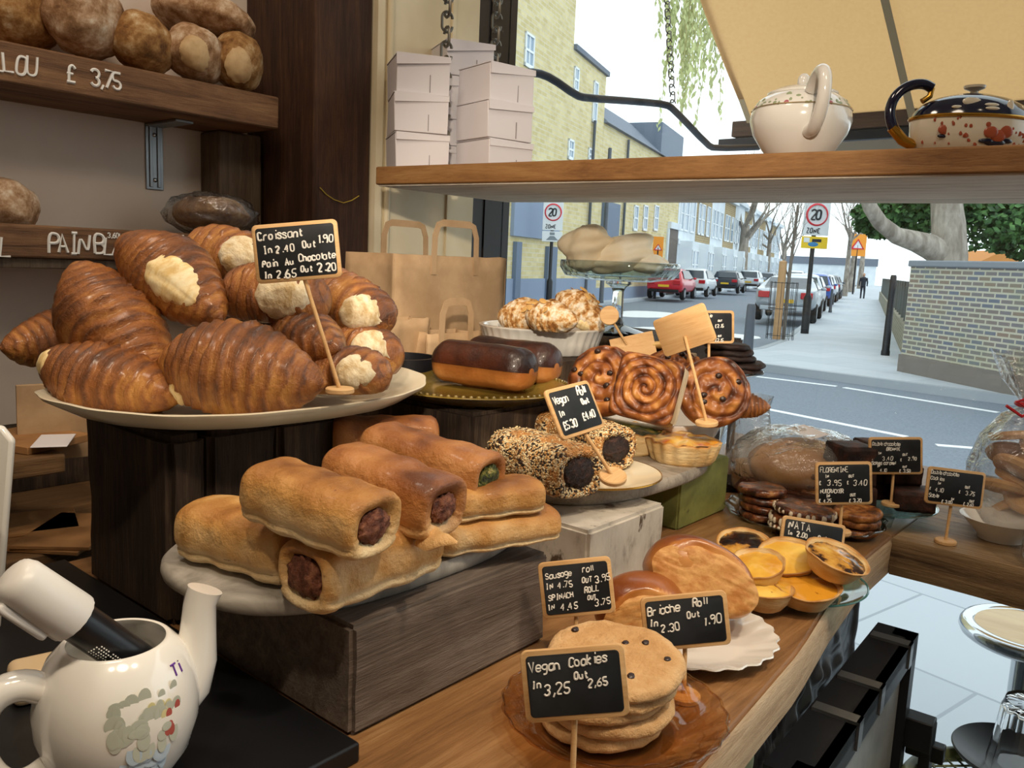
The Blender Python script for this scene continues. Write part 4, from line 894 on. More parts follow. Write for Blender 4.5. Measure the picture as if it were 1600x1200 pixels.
sign('chalkboard sign reading Florentine and Nutcracker', 1318, 755, 1.16, .078, .060, 1, -2, 0,
     [('FLORENTINE', .08, .24, .15, .0, .58), ('IN', .17, .36, .08, 0), ('OUT', .58, .36, .08, 0), ('£', .06, .52, .10, 0), ('3.95', .20, .55, .17, 0, .80), ('£', .55, .52, .10, 0), ('3.40', .66, .55, .17, 0, .74), ('NUTCRACKER', .08, .72, .12, 0, .60), ('IN', .18, .82, .08, 0), ('OUT', .60, .80, .08, 0), ('£ 4.75', .05, .94, .11, 0, .70), ('£ 3.70', .58, .94, .11, 0, .68)], PZ(1312, 834, ZC+.03), th=.0007, seed=6)
# ------------------------------------------------------------ brownies on a footed glass stand
bs = PZ(1362, 812, ZC)+Vector((.0, .02, .002))
t = gplate('glass_stand', 'footed glass stand with turquoise rim under the brownies', bs+Vector((0, 0, .014)), .086, m_teal, 0, 0, .010, m_teal, er=.0012, cat='stand')
for k in range(3):
    a = -1.0+2*PI*k/3; MB().lathe([(.004, -.0145), (.007, -.013), (.0085, -.004), (.010, .0005)], 16).build('foot', m_clear2, t, loc=(.055*math.cos(a), .055*math.sin(a), 0))
def brownie(label, loc, R3, s, seed):
    bm = bmesh.new(); bmesh.ops.create_cube(bm, size=1); bmesh.ops.scale(bm, vec=s, verts=bm.verts); bmesh.ops.bevel(bm, geom=bm.edges[:], offset=.002, segments=2, affect='EDGES')
    bmesh.ops.subdivide_edges(bm, edges=[e for e in bm.edges if e.calc_length() > .01], cuts=6, use_grid_fill=True)
    for v in bm.verts: v.co *= 1+.05*nz(v.co.x*60, v.co.y*60, v.co.z*60, 1, seed)
    me = bpy.data.meshes.new('brownie'); bm.to_mesh(me); bm.free(); me.materials.append(m_brownie)
    for p in me.polygons: p.use_smooth = True
    o = bpy.data.objects.new('brownie', me); C.objects.link(o); setm(o, loc, R3); return tag(o, label, 'brownie', 'brownies piled on the glass stand')
B0 = bs+Vector((0, 0, .019)); bw = (.058, .058, .031)
for l, r, f, k, a, sd in (('bottom brownie at the left of the pile on the glass stand', -.045, .0, 0, 50, 1), ('middle brownie at the left of the pile on the glass stand', -.046, .004, 1, 47, 2), ('top brownie at the left corner of the pile, above the florentine sign', -.048, .004, 2, 52, 3),
    ('brownie at the bottom right of the pile, front edge of the stand', .046, -.012, 0, 30, 4), ('brownie in the middle right of the pile beside the brownie sign', .040, .03, 1, 38, 5), ('bottom brownie at the back of the pile', .01, .05, 0, 44, 6), ('middle brownie at the back of the pile, behind the brownie sign', .0, .045, 1, 40, 7), ('top brownie at the back right of the pile', .008, .035, 2, 46, 8)):
    brownie(l, B0+_r*r+_f*f+Vector((0, 0, .0155+.0315*k)), rz(math.radians(a)), bw, sd)
sign('chalkboard sign reading Double chocolate Brownie and Salted caramel', 1399, 712, 1.205, .078, .054, 0, 0, 0,
     [('Double chocolate', .06, .22, .13, -.02, .52), ('BROWNIE', .32, .36, .11, 0, .66), ('IN', .17, .46, .08, 0), ('OUT', .62, .50, .08, 0), ('£', .05, .60, .09, 0), ('3.40', .25, .62, .14, 0, .8), ('£', .58, .64, .09, 0), ('2.90', .72, .62, .12, 0, .8), ('Salted caramel', .05, .74, .12, 0, .56), ('IN', .15, .80, .07, 0), ('OUT', .62, .82, .07, 0), ('4.10', .20, .93, .11, 0, .8), ('£ 3.50', .56, .95, .11, 0, .72)], PZ(1392, 790, ZC+.0265), th=.0006, seed=7)
sign('chalkboard sign reading Double chocolate Cookies and Sable on the window counter', 1492, 762, 1.17, .083, .052, -7, 2, 0,
     [('Double chocolate', .05, .19, .13, 0, .54), ('Cookies', .05, .35, .13, 0, .62), ('IN', .18, .46, .08, 0), ('OUT', .66, .48, .08, 0), ('£', .05, .62, .09, 0), ('4.10', .15, .66, .14, 0, .78), ('£', .56, .62, .09, 0), ('3.75', .68, .66, .14, 0, .74), ('Sable', .05, .82, .13, 0, .66), ('IN', .44, .84, .08, 0), ('OUT', .76, .84, .08, 0), ('£ 3.00', .28, .95, .11, 0, .72), ('£ 2.60', .66, .95, .11, 0, .68)], PZ(1477, 849, ZC+.003), th=.0006, seed=8)
sign('chalkboard sign reading Croissant and Pain Au Chocolate above the pile', 464, 393, .86, .0885, .0600, 4.7, 0, 4,
     [('Croissant', .07, .27, .18, .02, .70), ('In', .12, .50, .15, .02), ('2.40', .26, .50, .16, .02, .86), ('Out', .58, .46, .14, .02), ('1.90', .76, .40, .18, .06, .70), ('Pain', .09, .73, .14, .02), ('Au', .36, .72, .14, .02), ('Chocolate', .52, .68, .15, .02, .68), ('In', .10, .92, .12, 0), ('2.65', .24, .94, .18, 0, .78), ('Out', .53, .86, .13, 0), ('2.20', .73, .88, .18, .03, .72)], P(531, 614, .845), th=.0011, seed=9)
sign('slanted chalkboard sign reading Vegan Roll among the seeded rolls', 898, 640, .90, .078, .056, 13, 48, -10,
     [('Vegan', .08, .32, .20, .0, .62), ('Roll', .64, .26, .22, 0, .55), ('In', .10, .56, .15, 0), ('Out', .66, .45, .15, 0), ('£5.30', .10, .82, .20, 0, .62), ('£4.40', .56, .76, .20, 0, .62)], P(957, 748, .86), th=.0011, seed=10, baseR=Vector((.25, -.3, .9)))
sign('price sign seen from its bare wooden back, standing in the swirl buns', 1069, 516, 1.06, .078, .050, 20, -42, 0, (), P(1104, 664, 1.06), True, seed=11, baseR=Vector((0, -.1, 1)))
sign('chalkboard sign about cookies at the back, half hidden by the bare sign', 1109, 511, 1.36, .080, .054, 0, 2, 0,
     [('vegan cookie', .06, .20, .13, 0, .66), ('IN', .25, .34, .08, 0), ('OUT', .66, .34, .08, 0), ('£1.90', .12, .52, .14, 0, .66), ('£2.15', .60, .52, .14, 0, .66), ('almond cookie', .06, .70, .12, 0, .60), ('OUT', .66, .80, .07, 0), ('£1.90', .12, .95, .13, 0, .66), ('£2.15', .60, .95, .13, 0, .66)], PZ(1107, 578, 1.355), th=.0007, seed=12)
# ------------------------------------------------------------ the street outside
SX, SY = math.sin(math.radians(-17.3)), math.cos(math.radians(17.3))
def ST(n, t, z=0.0): return Vector((n*SY+t*SX, -n*SX+t*SY, z))      # n to the right across the street, t along it
RS = Matrix(((SY, SX, 0), (-SX, SY, 0), (0, 0, 1)))                 # local x across, y along the street
def on_n(px, py, n):    # where the sight line meets the plane at offset n across the street
    v = ray(px, py); nn = v.x*SY - v.y*SX; k = n/nn; w = v*k+Vector((0, 0, EYE)); return (w.x*SX+w.y*SY), w.z
def PAVE(name, c1, c2, mort, bw, bh):
    m, nt, b = newmat(name); tc = N(nt, 'ShaderNodeTexCoord'); t = N(nt, 'ShaderNodeTexBrick'); t.inputs['Color1'].default_value = rgb(c1); t.inputs['Color2'].default_value = rgb(c2); t.inputs['Mortar'].default_value = rgb(mort)
    t.inputs['Scale'].default_value = 1; t.inputs['Brick Width'].default_value = bw; t.inputs['Row Height'].default_value = bh; t.inputs['Mortar Size'].default_value = .008
    mp = N(nt, 'ShaderNodeMapping'); mp.inputs['Rotation'].default_value = (0, 0, math.radians(12)); nt.links.new(tc.outputs['Object'], mp.inputs[0]); nt.links.new(mp.outputs[0], t.inputs['Vector'])
    n = noise_n(nt, tc.outputs['Object'], 2.5, 8, .7); c = mixc(nt, mathn(nt, 'MULTIPLY', n, .5), t.outputs[0], 'b4bac0'); nt.links.new(c, b.inputs['Base Color']); b.inputs['Roughness'].default_value = .75; return m
m_pave = PAVE('pale_paving', 'a9b0b8', 'b7bdc4', '8a9199', 1.2, .8)
m_asph = NM('grey_asphalt', [(.3, '6b747f'), (.7, '7b8490')], 40, 6, rough=.8, bump=.2)
m_kerb = S('granite_kerb', '9ba1a6', .8); m_line = S('road_paint', 'e3e6e8', .7)
mb = MB(); mb.add([(-60, GY+.0, -.02), (40, GY+.0, -.02), (40, 5.2, -.02), (-60, 5.2, -.02)], [(0, 1, 2, 3)]); struct('ground_pavement', mb, m_pave, smooth=False)
mb = MB(); mb.add([(-120, 5.2, -.12), (60, 5.2, -.12), (60, 160, -.12), (-120, 160, -.12)], [(0, 1, 2, 3)]); struct('ground_road', mb, m_asph, smooth=False)
k1 = PZ(1180, 566, 0); k2 = PZ(1500, 607, 0); kd = (k2-k1).normalized(); kx = k1 - kd*0.9; ke = k2+kd*20
# far pavement: from the kerb of the crossing road along the side street
kb = [ST(-1.55, 18), ST(-1.55, 160), ST(30, 160), ke+Vector((0, 0, 0))]
c0 = PZ(1135, 552, 0); poly = [k1, c0, ST(-1.75, 17.2), ST(-1.55, 19.5), ST(-1.55, 160), ST(30, 160), ke]
mb = MB(); nn = len(poly); mb.add([(p.x, p.y, 0) for p in poly]+[(p.x, p.y, -.13) for p in poly], [tuple(range(nn))]+[(i, (i+1) % nn, (i+1) % nn+nn, i+nn) for i in range(nn)]); struct('ground_far_pavement', mb, m_pave, smooth=False)
mb = MB()
for a, b in zip((ke, k1, c0, ST(-1.75, 17.2), ST(-1.55, 19.5)), (k1, c0, ST(-1.75, 17.2), ST(-1.55, 19.5), ST(-1.55, 160))):
    d = (b-a).normalized(); s_ = Vector((-d.y, d.x, 0))*.14; mb.hexa([(a.x, a.y, -.12), (b.x, b.y, -.12), (b.x+s_.x, b.y+s_.y, -.12), (a.x+s_.x, a.y+s_.y, -.12)], [(a.x, a.y, .006), (b.x, b.y, .006), (b.x+s_.x, b.y+s_.y, .006), (a.x+s_.x, a.y+s_.y, .006)])
struct('trim_kerb', mb, m_kerb, smooth=False)
mb = MB(); mb.hexa([ST(-30, 20, -.12), ST(-9.85, 20, -.12), ST(-9.85, 160, -.12), ST(-30, 160, -.12)], [ST(-30, 20, 0), ST(-9.85, 20, 0), ST(-9.85, 160, 0), ST(-30, 160, 0)]); struct('ground_left_pavement', mb, m_pave, smooth=False)
def strip(name, label, a, b, w):
    d = (b-a).normalized(); s_ = Vector((-d.y, d.x, 0))*w/2; mb = MB(); mb.hexa([p+Vector((0, 0, -.119)) for p in (a-s_, b-s_, b+s_, a+s_)], [p+Vector((0, 0, -.113)) for p in (a-s_, b-s_, b+s_, a+s_)])
    tag(mb.build(name, m_line, smooth=False), label, 'road marking')
def rp(px, py): v = PZ(px, py, -.12); return Vector((v.x, v.y, 0))
strip('road_line', 'white road line nearest the far kerb, right of the bollard', rp(1160, 586), rp(1307, 604), .10)
strip('road_line', 'white road line along the far kerb, in front of the brick wall', rp(1319, 606), rp(1560, 645), .10)
strip('road_line', 'long white line across the middle of the crossing road', rp(1180, 636), rp(1416, 683), .10)
strip('road_line', 'short white line dash at the right, left of the ribbon bag', rp(1463, 696), rp(1525, 701), .10)
for lab, c in (('pale painted patch on the road in front of the red car', (1030, 492)), ('pale worn patch on the road left of the bollard', (1060, 522))):
    v = rp(*c); mb = MB(); mb.lathe([(.01, -.1185), (1.0, -.1185), (1.0, -.114), (.01, -.113)], 28, lambda r, z, a: (r*(1+.25*math.sin(a*3)), z), sx=1.5, sy=2.0); o = mb.build('road_patch', m_line, loc=(v.x, v.y, 0)); tag(o, lab, 'road marking')
# --- brick garden wall at the right
m_brk = BRICK('mixed_brick', '86776c', '6b7280', 'b8b5a4', .23, .075, .014, '858e66')
m_cope = S('blue_coping', '80868e', .8)
wa = PZ(1405, 580, 0); wb = PZ(1565, 614, 0); wd = (wb-wa).normalized(); wn = Vector((-wd.y, wd.x, 0)); WR = Matrix((wd, wn, Vector((0, 0, 1)))).transposed()
wtop = P(1440, 408, (wa-Vector((0, 0, EYE))).dot(FW)).z
t = thing('brick_wall', 'mossy brown brick garden wall with blue grey coping across the road', 'wall', (wa.x, wa.y, 0), WR)
MB().box((0, 0, 0), (9, .34, wtop-.1)).build('brickwork', m_brk, t, smooth=False); MB().box((-.03, -.04, wtop-.1), (9, .38, wtop)).build('coping', m_cope, t, bevel=.02); MB().box((-.02, -.03, 0), (9, .0, .28)).build('plinth', S('damp_plinth', '77706a', .9), t)
# its low fence continuing up the side street
t = thing('garden_fence', 'low brick wall with dark railings running up the side street', 'fence', ST(.75, 15.6), RS)
MB().box((0, 0, 0), (.25, 45, .55)).build('low_wall', BRICK('fence_brick', '8f8a78', '7d7868', '9b9886'), t, smooth=False)
mb = MB()
for i in range(26): mb.box((.06, i*1.7, .5), (.22, i*1.7+.16, 1.42))
mb.box((.1, 0, 1.30), (.18, 44, 1.40)); mb.build('railing', S('fence_grey', '5e625f', .8), t, smooth=False)
def post(name, label, x, r, h, mat, cat='post', taper=.8):
    o = MB().lathe([(.001, 0), (r*1.15, 0), (r*1.15, .08), (r, .1), (r*taper, h-.04), (r*taper*.8, h), (.001, h)], 20).build(name, mat); o.location = (x.x, x.y, 0); return tag(o, label, cat)
m_bol = S('bollard_grey', '474e57', .5)
post('bollard', 'grey steel bollard on the kerb just behind the dark cookies', PZ(1166, 574, 0), .085, 1.0, m_bol, 'bollard')
post('bollard', 'black iron post at the left corner of the brick wall', PZ(1398, 556, 0)+Vector((-.15, -.1, 0)), .07, 1.55, m_black, 'post')
post('bollard', 'small dark bollard far up the pavement', ST(-1.3, 36), .06, .95, m_bol, 'bollard')
# --- 20 zone signs
m_signw = S('sign_white', 'd9dde0', .5); m_signr = S('sign_red', 'cf2b3a', .5); m_signk = S('sign_black', '23262b', .5); m_signy = S('sign_yellow', 'e8c32a', .5); m_signo = S('sign_orange', 'e8932a', .5); m_signb = S('sign_blue', '3a7fb0', .5)
def zone(label, base, px_c, d, w, h, second, poleh):
    t = thing('street_sign', label, 'street sign', (base.x, base.y, 0), frame(Vector((CR.x, CR.y, 0))), 'speed zone signs')
    zc = P(*px_c, d).z
    MB().lathe([(.001, 0), (.10, 0), (.10, .9), (.055, 1.0), (.055, poleh), (.001, poleh)], 16).build('pole', m_black, t)
    MB().box((-w/2, -.10, zc-h/2), (w/2, -.07, zc+h/2)).build('zone_panel', m_signw, t, bevel=.01)
    mb = MB(); rr = w*.40; mb.tube([(rr*math.cos(2*PI*i/40), -.105, zc+h*.12+rr*math.sin(2*PI*i/40)) for i in range(41)], w*.055, 8, False, .4); mb.build('red_ring', m_signr, t)
    writing(t, [('20', -w*.25, 0, w*.46, 0, .62)], m_signk, loc=(0, -.106, zc+h*.12-w*.17), th=w*.045)
    writing(t, [('ZONE', -w*.36, 0, w*.24, 0, .80)], m_signk, loc=(0, -.106, zc-h*.43), th=w*.022, name='lettering')
    s2 = h*.36
    MB().box((-w/2, -.10, zc-h/2-s2-.03), (w/2, -.07, zc-h/2-.03)).build('lower_panel', m_signy if second else m_signw, t, bevel=.01)
    z0 = zc-h/2-.03-s2/2
    mb = MB()
    if second: mb.box((-w*.1, -.108, z0+s2*.05), (w*.25, -.099, z0+s2*.3)); mb.build('symbol', m_signk, t, smooth=False); MB().sphere((-w*.05, -.1, z0-s2*.15), (w*.2, .01, s2*.2)).build('symbol', m_signb, t); MB().box((-w*.42, -.108, z0), (-w*.2, -.099, z0+s2*.4)).build('symbol', m_signw, t)
    else: mb.add([(-w*.3, -.105, z0-s2*.35), (w*.3, -.105, z0-s2*.35), (w*.1, -.105, z0+s2*.05), (-w*.1, -.105, z0+s2*.05)], [(0, 1, 2, 3)]); mb.box((-w*.12, -.108, z0+s2*.15), (w*.12, -.10, z0+s2*.4)); mb.build('symbol', S('symbol_grey', '7d858c', .6), t, smooth=False)
    return t
b1 = PZ(1257, 521, 0); d1 = (b1-Vector((0, 0, EYE))).dot(FW)
zone('20 zone sign with yellow plate on the dark lamp post, centre of the street', b1, (1277, 344), d1, 40*d1/F, 50*d1/F, True, 4.6)
b2 = ST(-9.5, 25.5); d2 = (b2-Vector((0, 0, EYE))).dot(FW)
zone('faded 20 zone sign in front of the yellow brick corner at the left', b2, (850, 338), d2, 31*d2/F, 44*d2/F, False, 4.6)
def worksign(label, px, py, w, h, n, poley):
    tt, z = on_n(px, py, n); b = ST(n, tt); d = (Vector((b.x, b.y, z))-Vector((0, 0, EYE))).dot(FW); W_, H_ = w*d/F, h*d/F
    t = thing('works_sign', label, 'street sign', (b.x, b.y, 0), frame(Vector((CR.x, CR.y, 0))))
    MB().box((-W_/2, -.05, z-H_/2), (W_/2, 0, z+H_/2)).build('panel', m_signo, t); mb = MB(); q = W_*.36; mb.tube([(-q, -.06, z-q*.6), (q, -.06, z-q*.6), (0, -.06, z+q*.9), (-q, -.06, z-q*.6)], W_*.05, 6); mb.build('red_triangle', m_signr, t)
    MB().add([(-q*.8, -.055, z-q*.5), (q*.8, -.055, z-q*.5), (0, -.055, z+q*.75)], [(0, 1, 2)]).build('warning_panel', m_signw, t)
    MB().lathe([(.001, 0), (.07, 0), (.06, z), (.001, z)], 12).build('pole', m_black, t)
worksign('orange warning sign beside the left houses, right of the meringues', 1028, 387, 16, 34, -9.4, 0)
worksign('orange warning sign on a dark post far up the right pavement', 1340, 383, 26, 34, -1.1, 0)
post('lamp_post', 'slim dark lamp post in front of the yellow building', ST(-9.7, 32), .09, 6.0, m_bol, 'post')
# --- street tree in a guard
m_bark = NM('pale_bark', [(.3, '7b7166'), (.6, '9c9388'), (.8, 'b3aa9d')], 6, 6, stretch=(1, 1, .3), rough=.9, bump=.8, bdist=.02)
m_twig = S('twig_brown', '6e655c', .9)
def branches(mb, p, d, L, r, depth, rnd, spread=.5, drop=.72, kids=3, up=.15):
    q = p; dd = Vector(d); pts = [q]; rs = [r]
    for i in range(4):
        dd = (dd+Vector((rnd.uniform(-1, 1), rnd.uniform(-1, 1), rnd.uniform(-.6, 1)))*.16+Vector((0, 0, up*.2))).normalized(); q = q+dd*L/4; pts.append(q); rs.append(r*(1-.13*(i+1)))
    mb.tube(pts, rs, 6 if depth > 1 else 4)
    if depth > 0:
        for k in range(kids):
            e = (dd+Vector((rnd.uniform(-1, 1), rnd.uniform(-1, 1), rnd.uniform(-.4, .8)))*spread*1.4).normalized(); i = rnd.choice((2, 3, 4, 4))
            branches(mb, pts[i], e, L*drop*rnd.uniform(.8, 1.15), rs[i]*.62, depth-1, rnd, spread, drop, kids, up)
tp = PZ(1213, 530, 0)
t = thing('young_tree', 'thin young street tree tied to a stout wooden stake', 'tree', (tp.x, tp.y, 0))
MB().lathe([(.001, 0), (.09, 0), (.085, 1.75), (.001, 1.78)], 14).build('stake', S('stake_wood', 'b58f66', .8), t, loc=(0, 0, 0))
mb = MB(); r_ = random.Random(3); mb.tube([(.14, .05, 0), (.15, .05, 1.5), (.2, .05, 3.0)], [.045, .04, .03], 8)
for k in range(9): branches(mb, Vector((.15+.01*k, .05, 1.3+.22*k)), Vector((r_.uniform(-.6, .6), r_.uniform(-.6, .6), 1)), .9, .014, 2, r_, .4)
mb.build('trunk', m_twig, t)
mb = MB()
for k in range(14):
    a = 2*PI*k/14; mb.tube([(.05+.3*math.cos(a), .05+.3*math.sin(a), 0), (.05+.3*math.cos(a), .05+.3*math.sin(a), 1.3)], .006, 4)
for z in (.1, .7, 1.28): mb.tube([(.05+.3*math.cos(2*PI*k/24), .05+.3*math.sin(2*PI*k/24), z) for k in range(25)], .008, 4)
mb.build('guard', m_black, t)
def bare_tree(label, n, t_, H, r, seed, lean=(0, 0)):
    b = ST(n, t_); t = thing('bare_tree', label, 'tree', (b.x, b.y, 0), None, 'bare street trees'); rnd = random.Random(seed); mb = MB()
    mb.tube([(0, 0, -.1), (lean[0]*.5, lean[1]*.5, H*.25), (lean[0], lean[1], H*.42)], [r*1.25, r, r*.8], 12)
    for k in range(5): branches(mb, Vector((lean[0], lean[1], H*(.30+.03*k))), Vector((rnd.uniform(-1, 1), rnd.uniform(-1, 1), .75)), H*.26, r*.5, 4, rnd, .55, .74)
    mb.build('trunk', m_bark, t); return t
bare_tree('bare plane tree with spreading crown among the left parked cars', -9.8, 72, 12.5, .40, 5)
bare_tree('smaller bare tree farther up the left side of the street', -9.8, 108, 12, .30, 8)
bare_tree('bare tree behind the speed sign at the end of the street', -1.4, 84, 12, .26, 13)
bare_tree('bare tree at the far right pavement beside the orange sign', -.9, 110, 13, .28, 21)
bare_tree('thin bare tree in front of the terraced houses, left of the speed sign', -9.7, 90, 13, .22, 31)
bare_tree('thin bare tree beyond the parked cars at the right kerb', -1.5, 66, 11, .16, 37)
# --- big tree behind the wall with evergreen hedge
m_leaf = NM('evergreen_leaf', [(.3, '24401f'), (.5, '3c6230'), (.75, '5d8647')], 3, 3, rough=.6, bump=0)
def foliage(mb, c, r, n, rnd, size=.22):
    for _ in range(n):
        u = Vector((rnd.gauss(0, 1), rnd.gauss(0, 1), rnd.gauss(0, 1))).normalized()*(rnd.random()**.35); p = Vector(c)+Vector((u.x*r[0], u.y*r[1], u.z*r[2]))
        a = Vector((rnd.uniform(-1, 1), rnd.uniform(-1, 1), rnd.uniform(-1, .6))).normalized(); b = a.orthogonal().normalized(); s = size*rnd.uniform(.6, 1.3)
        mb.add([p-b*s*.35, p+a*s*.5-b*.0, p+b*s*.35, p-a*s*.5], [(0, 1, 2, 3)])
def big(px, py, d): return P(px, py, d)
tb = P(1482, 405, 17.5)
t = thing('big_tree', 'large tree with a smooth grey trunk and a low curving limb behind the wall', 'tree', (tb.x, tb.y, 0))
o0 = Vector((tb.x, tb.y, 0)); mb = MB()
mb.tube([Vector((0, 0, 0))]+[P(px, py, 17.5)-o0 for px, py in ((1483, 400), (1482, 350), (1478, 310), (1474, 250))], [.42, .36, .33, .30, .28], 14)
mb.tube([P(px, py, d)-o0 for px, py, d in ((1478, 400, 17.5), (1452, 385, 17.4), (1430, 377, 17.2), (1400, 368, 17.0), (1375, 348, 16.8), (1360, 325, 16.6), (1352, 300, 16.5))], [.30, .26, .21, .17, .15, .14, .13], 12)
mb.build('trunk', m_bark, t)
rnd = random.Random(9); mb = MB()
for px, py, d, r in ((1560, 340, 18, (1.3, 1, .75)), (1420, 330, 19, (1.0, 1, .55)), (1520, 300, 18.5, (1.4, 1, .6)), (1620, 360, 18, (1.0, 1, .7)), (1380, 340, 19.5, (.7, .8, .5)), (1450, 300, 19, (1.2, 1, .5))): foliage(mb, P(px, py, d)-o0, r, 1500, rnd, .17)
mb.build('foliage', m_leaf, t, smooth=False)
_tt, _zz = on_n(1366, 385, 1.7); hb = ST(1.7, _tt); hb.z = _zz; db = (hb-Vector((0, 0, EYE))).dot(FW); kb_ = db/21; t = thing('evergreen_bush', 'dark green bush at the left of the curving limb, over the fence', 'bush', (hb.x, hb.y, 0)); mb = MB(); o0 = Vector((hb.x, hb.y, 0))
foliage(mb, P(1362, 383, db)-o0, (.5*kb_, .6, .35*kb_), 900, rnd, .15*kb_); foliage(mb, P(1395, 350, db)-o0, (.6*kb_, .7, .7*kb_), 1200, rnd, .15*kb_); mb.build('foliage', m_leaf, t, smooth=False); MB().tube([(0, 0, 0), (0, 0, 1.6)], [.08, .05], 8).build('stem', m_bark, t)
hp = P(1565, 398, 22); t = thing('garden_shed', 'orange tiled roof peak just above the brick wall', 'shed', (hp.x, hp.y, 0), frame(Vector((CR.x, CR.y, 0)))); MB().loft([[(-.8, y, 0), (.8, y, 0), (.8, y, hp.z-.35), (-.8, y, hp.z-.35)] for y in (0, 2)]).build('wall', S('shed_wall', 'b8a88c', .9), t, smooth=False)
MB().loft([[(-.95, y, hp.z-.4), (.95, y, hp.z-.4), (0, y, hp.z+.12)] for y in (-.1, 2.1)]).build('roof', S('orange_tile', 'c98748', .8), t, smooth=False)
wp = P(1085, 20, 11); t = thing('willow', 'pale yellow green willow fronds hanging at the top beside the awning', 'tree', wp); rnd = random.Random(6); mb = MB(); mb2 = MB()
for k in range(46):
    x, y = rnd.uniform(-.36, .34), rnd.uniform(-.4, .4); z = rnd.uniform(.3, .9); L = rnd.uniform(.6, 1.9)*(1-.3*abs(x)); pts = [Vector((x+.03*math.sin(i+k), y, z-L*i/8)) for i in range(9)]; mb.tube(pts, .004, 4)
    for p in pts:
        for q in range(4):
            a = Vector((rnd.uniform(-.5, .5), rnd.uniform(-.5, .5), -1)).normalized(); b = a.orthogonal(); s = rnd.uniform(.03, .07); c = p+Vector((rnd.uniform(-.03, .03), rnd.uniform(-.03, .03), rnd.uniform(-.1, .1))); mb2.add([c-b*s*.25, c+a*s, c+b*s*.25, c-a*s], [(0, 1, 2, 3)])
mb.build('twigs', S('willow_twig', 'a9a26a', .9), t); mb2.build('leaves', S('willow_leaf', 'b9bf86', .8), t, smooth=False)
# --- buildings on the left
m_yb = BRICK('yellow_stock_brick', 'e0d2a4', 'cdbd8a', 'd6ccb0', .45, .15, .02, 'a89260'); m_bluegrey = S('blue_grey_render', '8795ab', .8); m_bluedk = S('blue_grey_door', '667489', .6)
m_pane = S('window_pane', '8fa3b5', .15); m_wframe = S('white_window_frame', 'e6ebee', .5); m_slater = S('slate_roof', '6f7683', .8); m_whitewash = NM('white_stucco', [(.3, 'cfd8e0'), (.7, 'dfe6ea')], 1, 3, rough=.8, bump=0); m_brownb = BRICK('brown_stock_brick', 'a9936d', '94805e', 'b5a88c', .45, .15, .02)
m_paned = S('dark_window_pane', '57636f', .2)
NF = -10.4
def win(parent, t0, t1, z0, z1, x=0.0, frame_=m_wframe, pane=m_pane, bars=1):
    f = .07; mb = MB(); mb.box((x, t0, z0), (x+.06, t1, z0+f*1.5)); mb.box((x, t0, z1-f), (x+.06, t1, z1)); mb.box((x, t0, z0), (x+.06, t0+f, z1)); mb.box((x, t1-f, z0), (x+.06, t1, z1)); mb.box((x, t0, (z0+z1)/2-f/2), (x+.05, t1, (z0+z1)/2+f/2))
    for b in range(bars): y = t0+(t1-t0)*(b+1)/(bars+1); mb.box((x, y-.025, z0), (x+.04, y+.025, z1))
    w = mb.build('window', frame_, parent, smooth=False); MB().box((x+.005, t0, z0), (x+.02, t1, z1)).build('pane', pane, w, smooth=False); return w
def TZ(px, py): return on_n(px, py, NF)
t0, _ = TZ(740, 300); t1, _ = TZ(885, 300); t2, _ = TZ(943, 200); t3, _ = TZ(1062, 300)
B1 = thing('brick_building', 'tall yellow brick corner building with blue grey base at the left', 'building', ST(NF, 0), RS)
zr0 = TZ(885, 68)[1]; zr1 = TZ(943, 116)[1]
MB().box((-9, t0-9, 2.0), (0, t1, zr0+5)).build('wall', m_yb, B1, smooth=False)
mb = MB(); mb.hexa([(-9, t1, 2.0), (0, t1, 2.0), (0, t2, 2.0), (-9, t2, 2.0)], [(-9, t1, zr0), (0, t1, zr0), (0, t2, zr1), (-9, t2, zr1)]); mb.build('wall', m_yb, B1, smooth=False)
mb = MB(); mb.hexa([(-9, t1, zr0), (.12, t1, zr0), (.12, t2+.1, zr1), (-9, t2+.1, zr1)], [(-9, t1, zr0+.18), (.12, t1, zr0+.18), (.12, t2+.1, zr1+.18), (-9, t2+.1, zr1+.18)]); mb.build('parapet', m_slater, B1, smooth=False)
zb = TZ(850, 435)[1]
MB().box((-9, t0-9, 0), (.06, t2, zb)).build('painted_base', m_bluegrey, B1, smooth=False)
MB().box((-9, t0-9, zb), (0, t2, 2.0)).build('wall', m_yb, B1, smooth=False)
for (xa, xb, ya, yb) in ((818, 834, 58, 102), (895, 904, 108, 142), (924, 934, 130, 190), (886, 896, 220, 248), (918, 927, 234, 250)):
    a, za = TZ(xa, yb); b, zb_ = TZ(xb, ya); win(B1, a, b, za, zb_)
a, za = TZ(797, 368); b, zb_ = TZ(872, 320); MB().box((0, a, za), (.12, b, zb_+.8)).build('fascia_panel', m_bluegrey, B1, smooth=False)
for xa, xb, ya, yb in ((798, 810, 378, 466), (848, 866, 386, 470), (937, 965, 320, 380)):
    a, za = TZ(xa, yb); b, zb_ = TZ(xb, ya); MB().box((0, a, max(0, za)), (.14, b, zb_)).build('door', m_bluedk, B1, smooth=False)
for px in (917, 971):
    a, _ = TZ(px, 350); MB().tube([(.1, a, 0), (.1, a, 7)], .06, 8).build('drainpipe', m_bol, B1)
B2 = thing('brick_building', 'lower yellow brick building with slate roof and tall windows beside the corner', 'building', ST(NF, 0), RS)
zt2 = TZ(1000, 205)[1]*.93
MB().box((-8, t2+.02, 0), (0, t3, zt2)).build('wall', m_yb, B2, smooth=False); MB().box((-8, t2+.02, 0), (.05, t3, TZ(1000, 447)[1])).build('painted_base', m_bluegrey, B2, smooth=False)
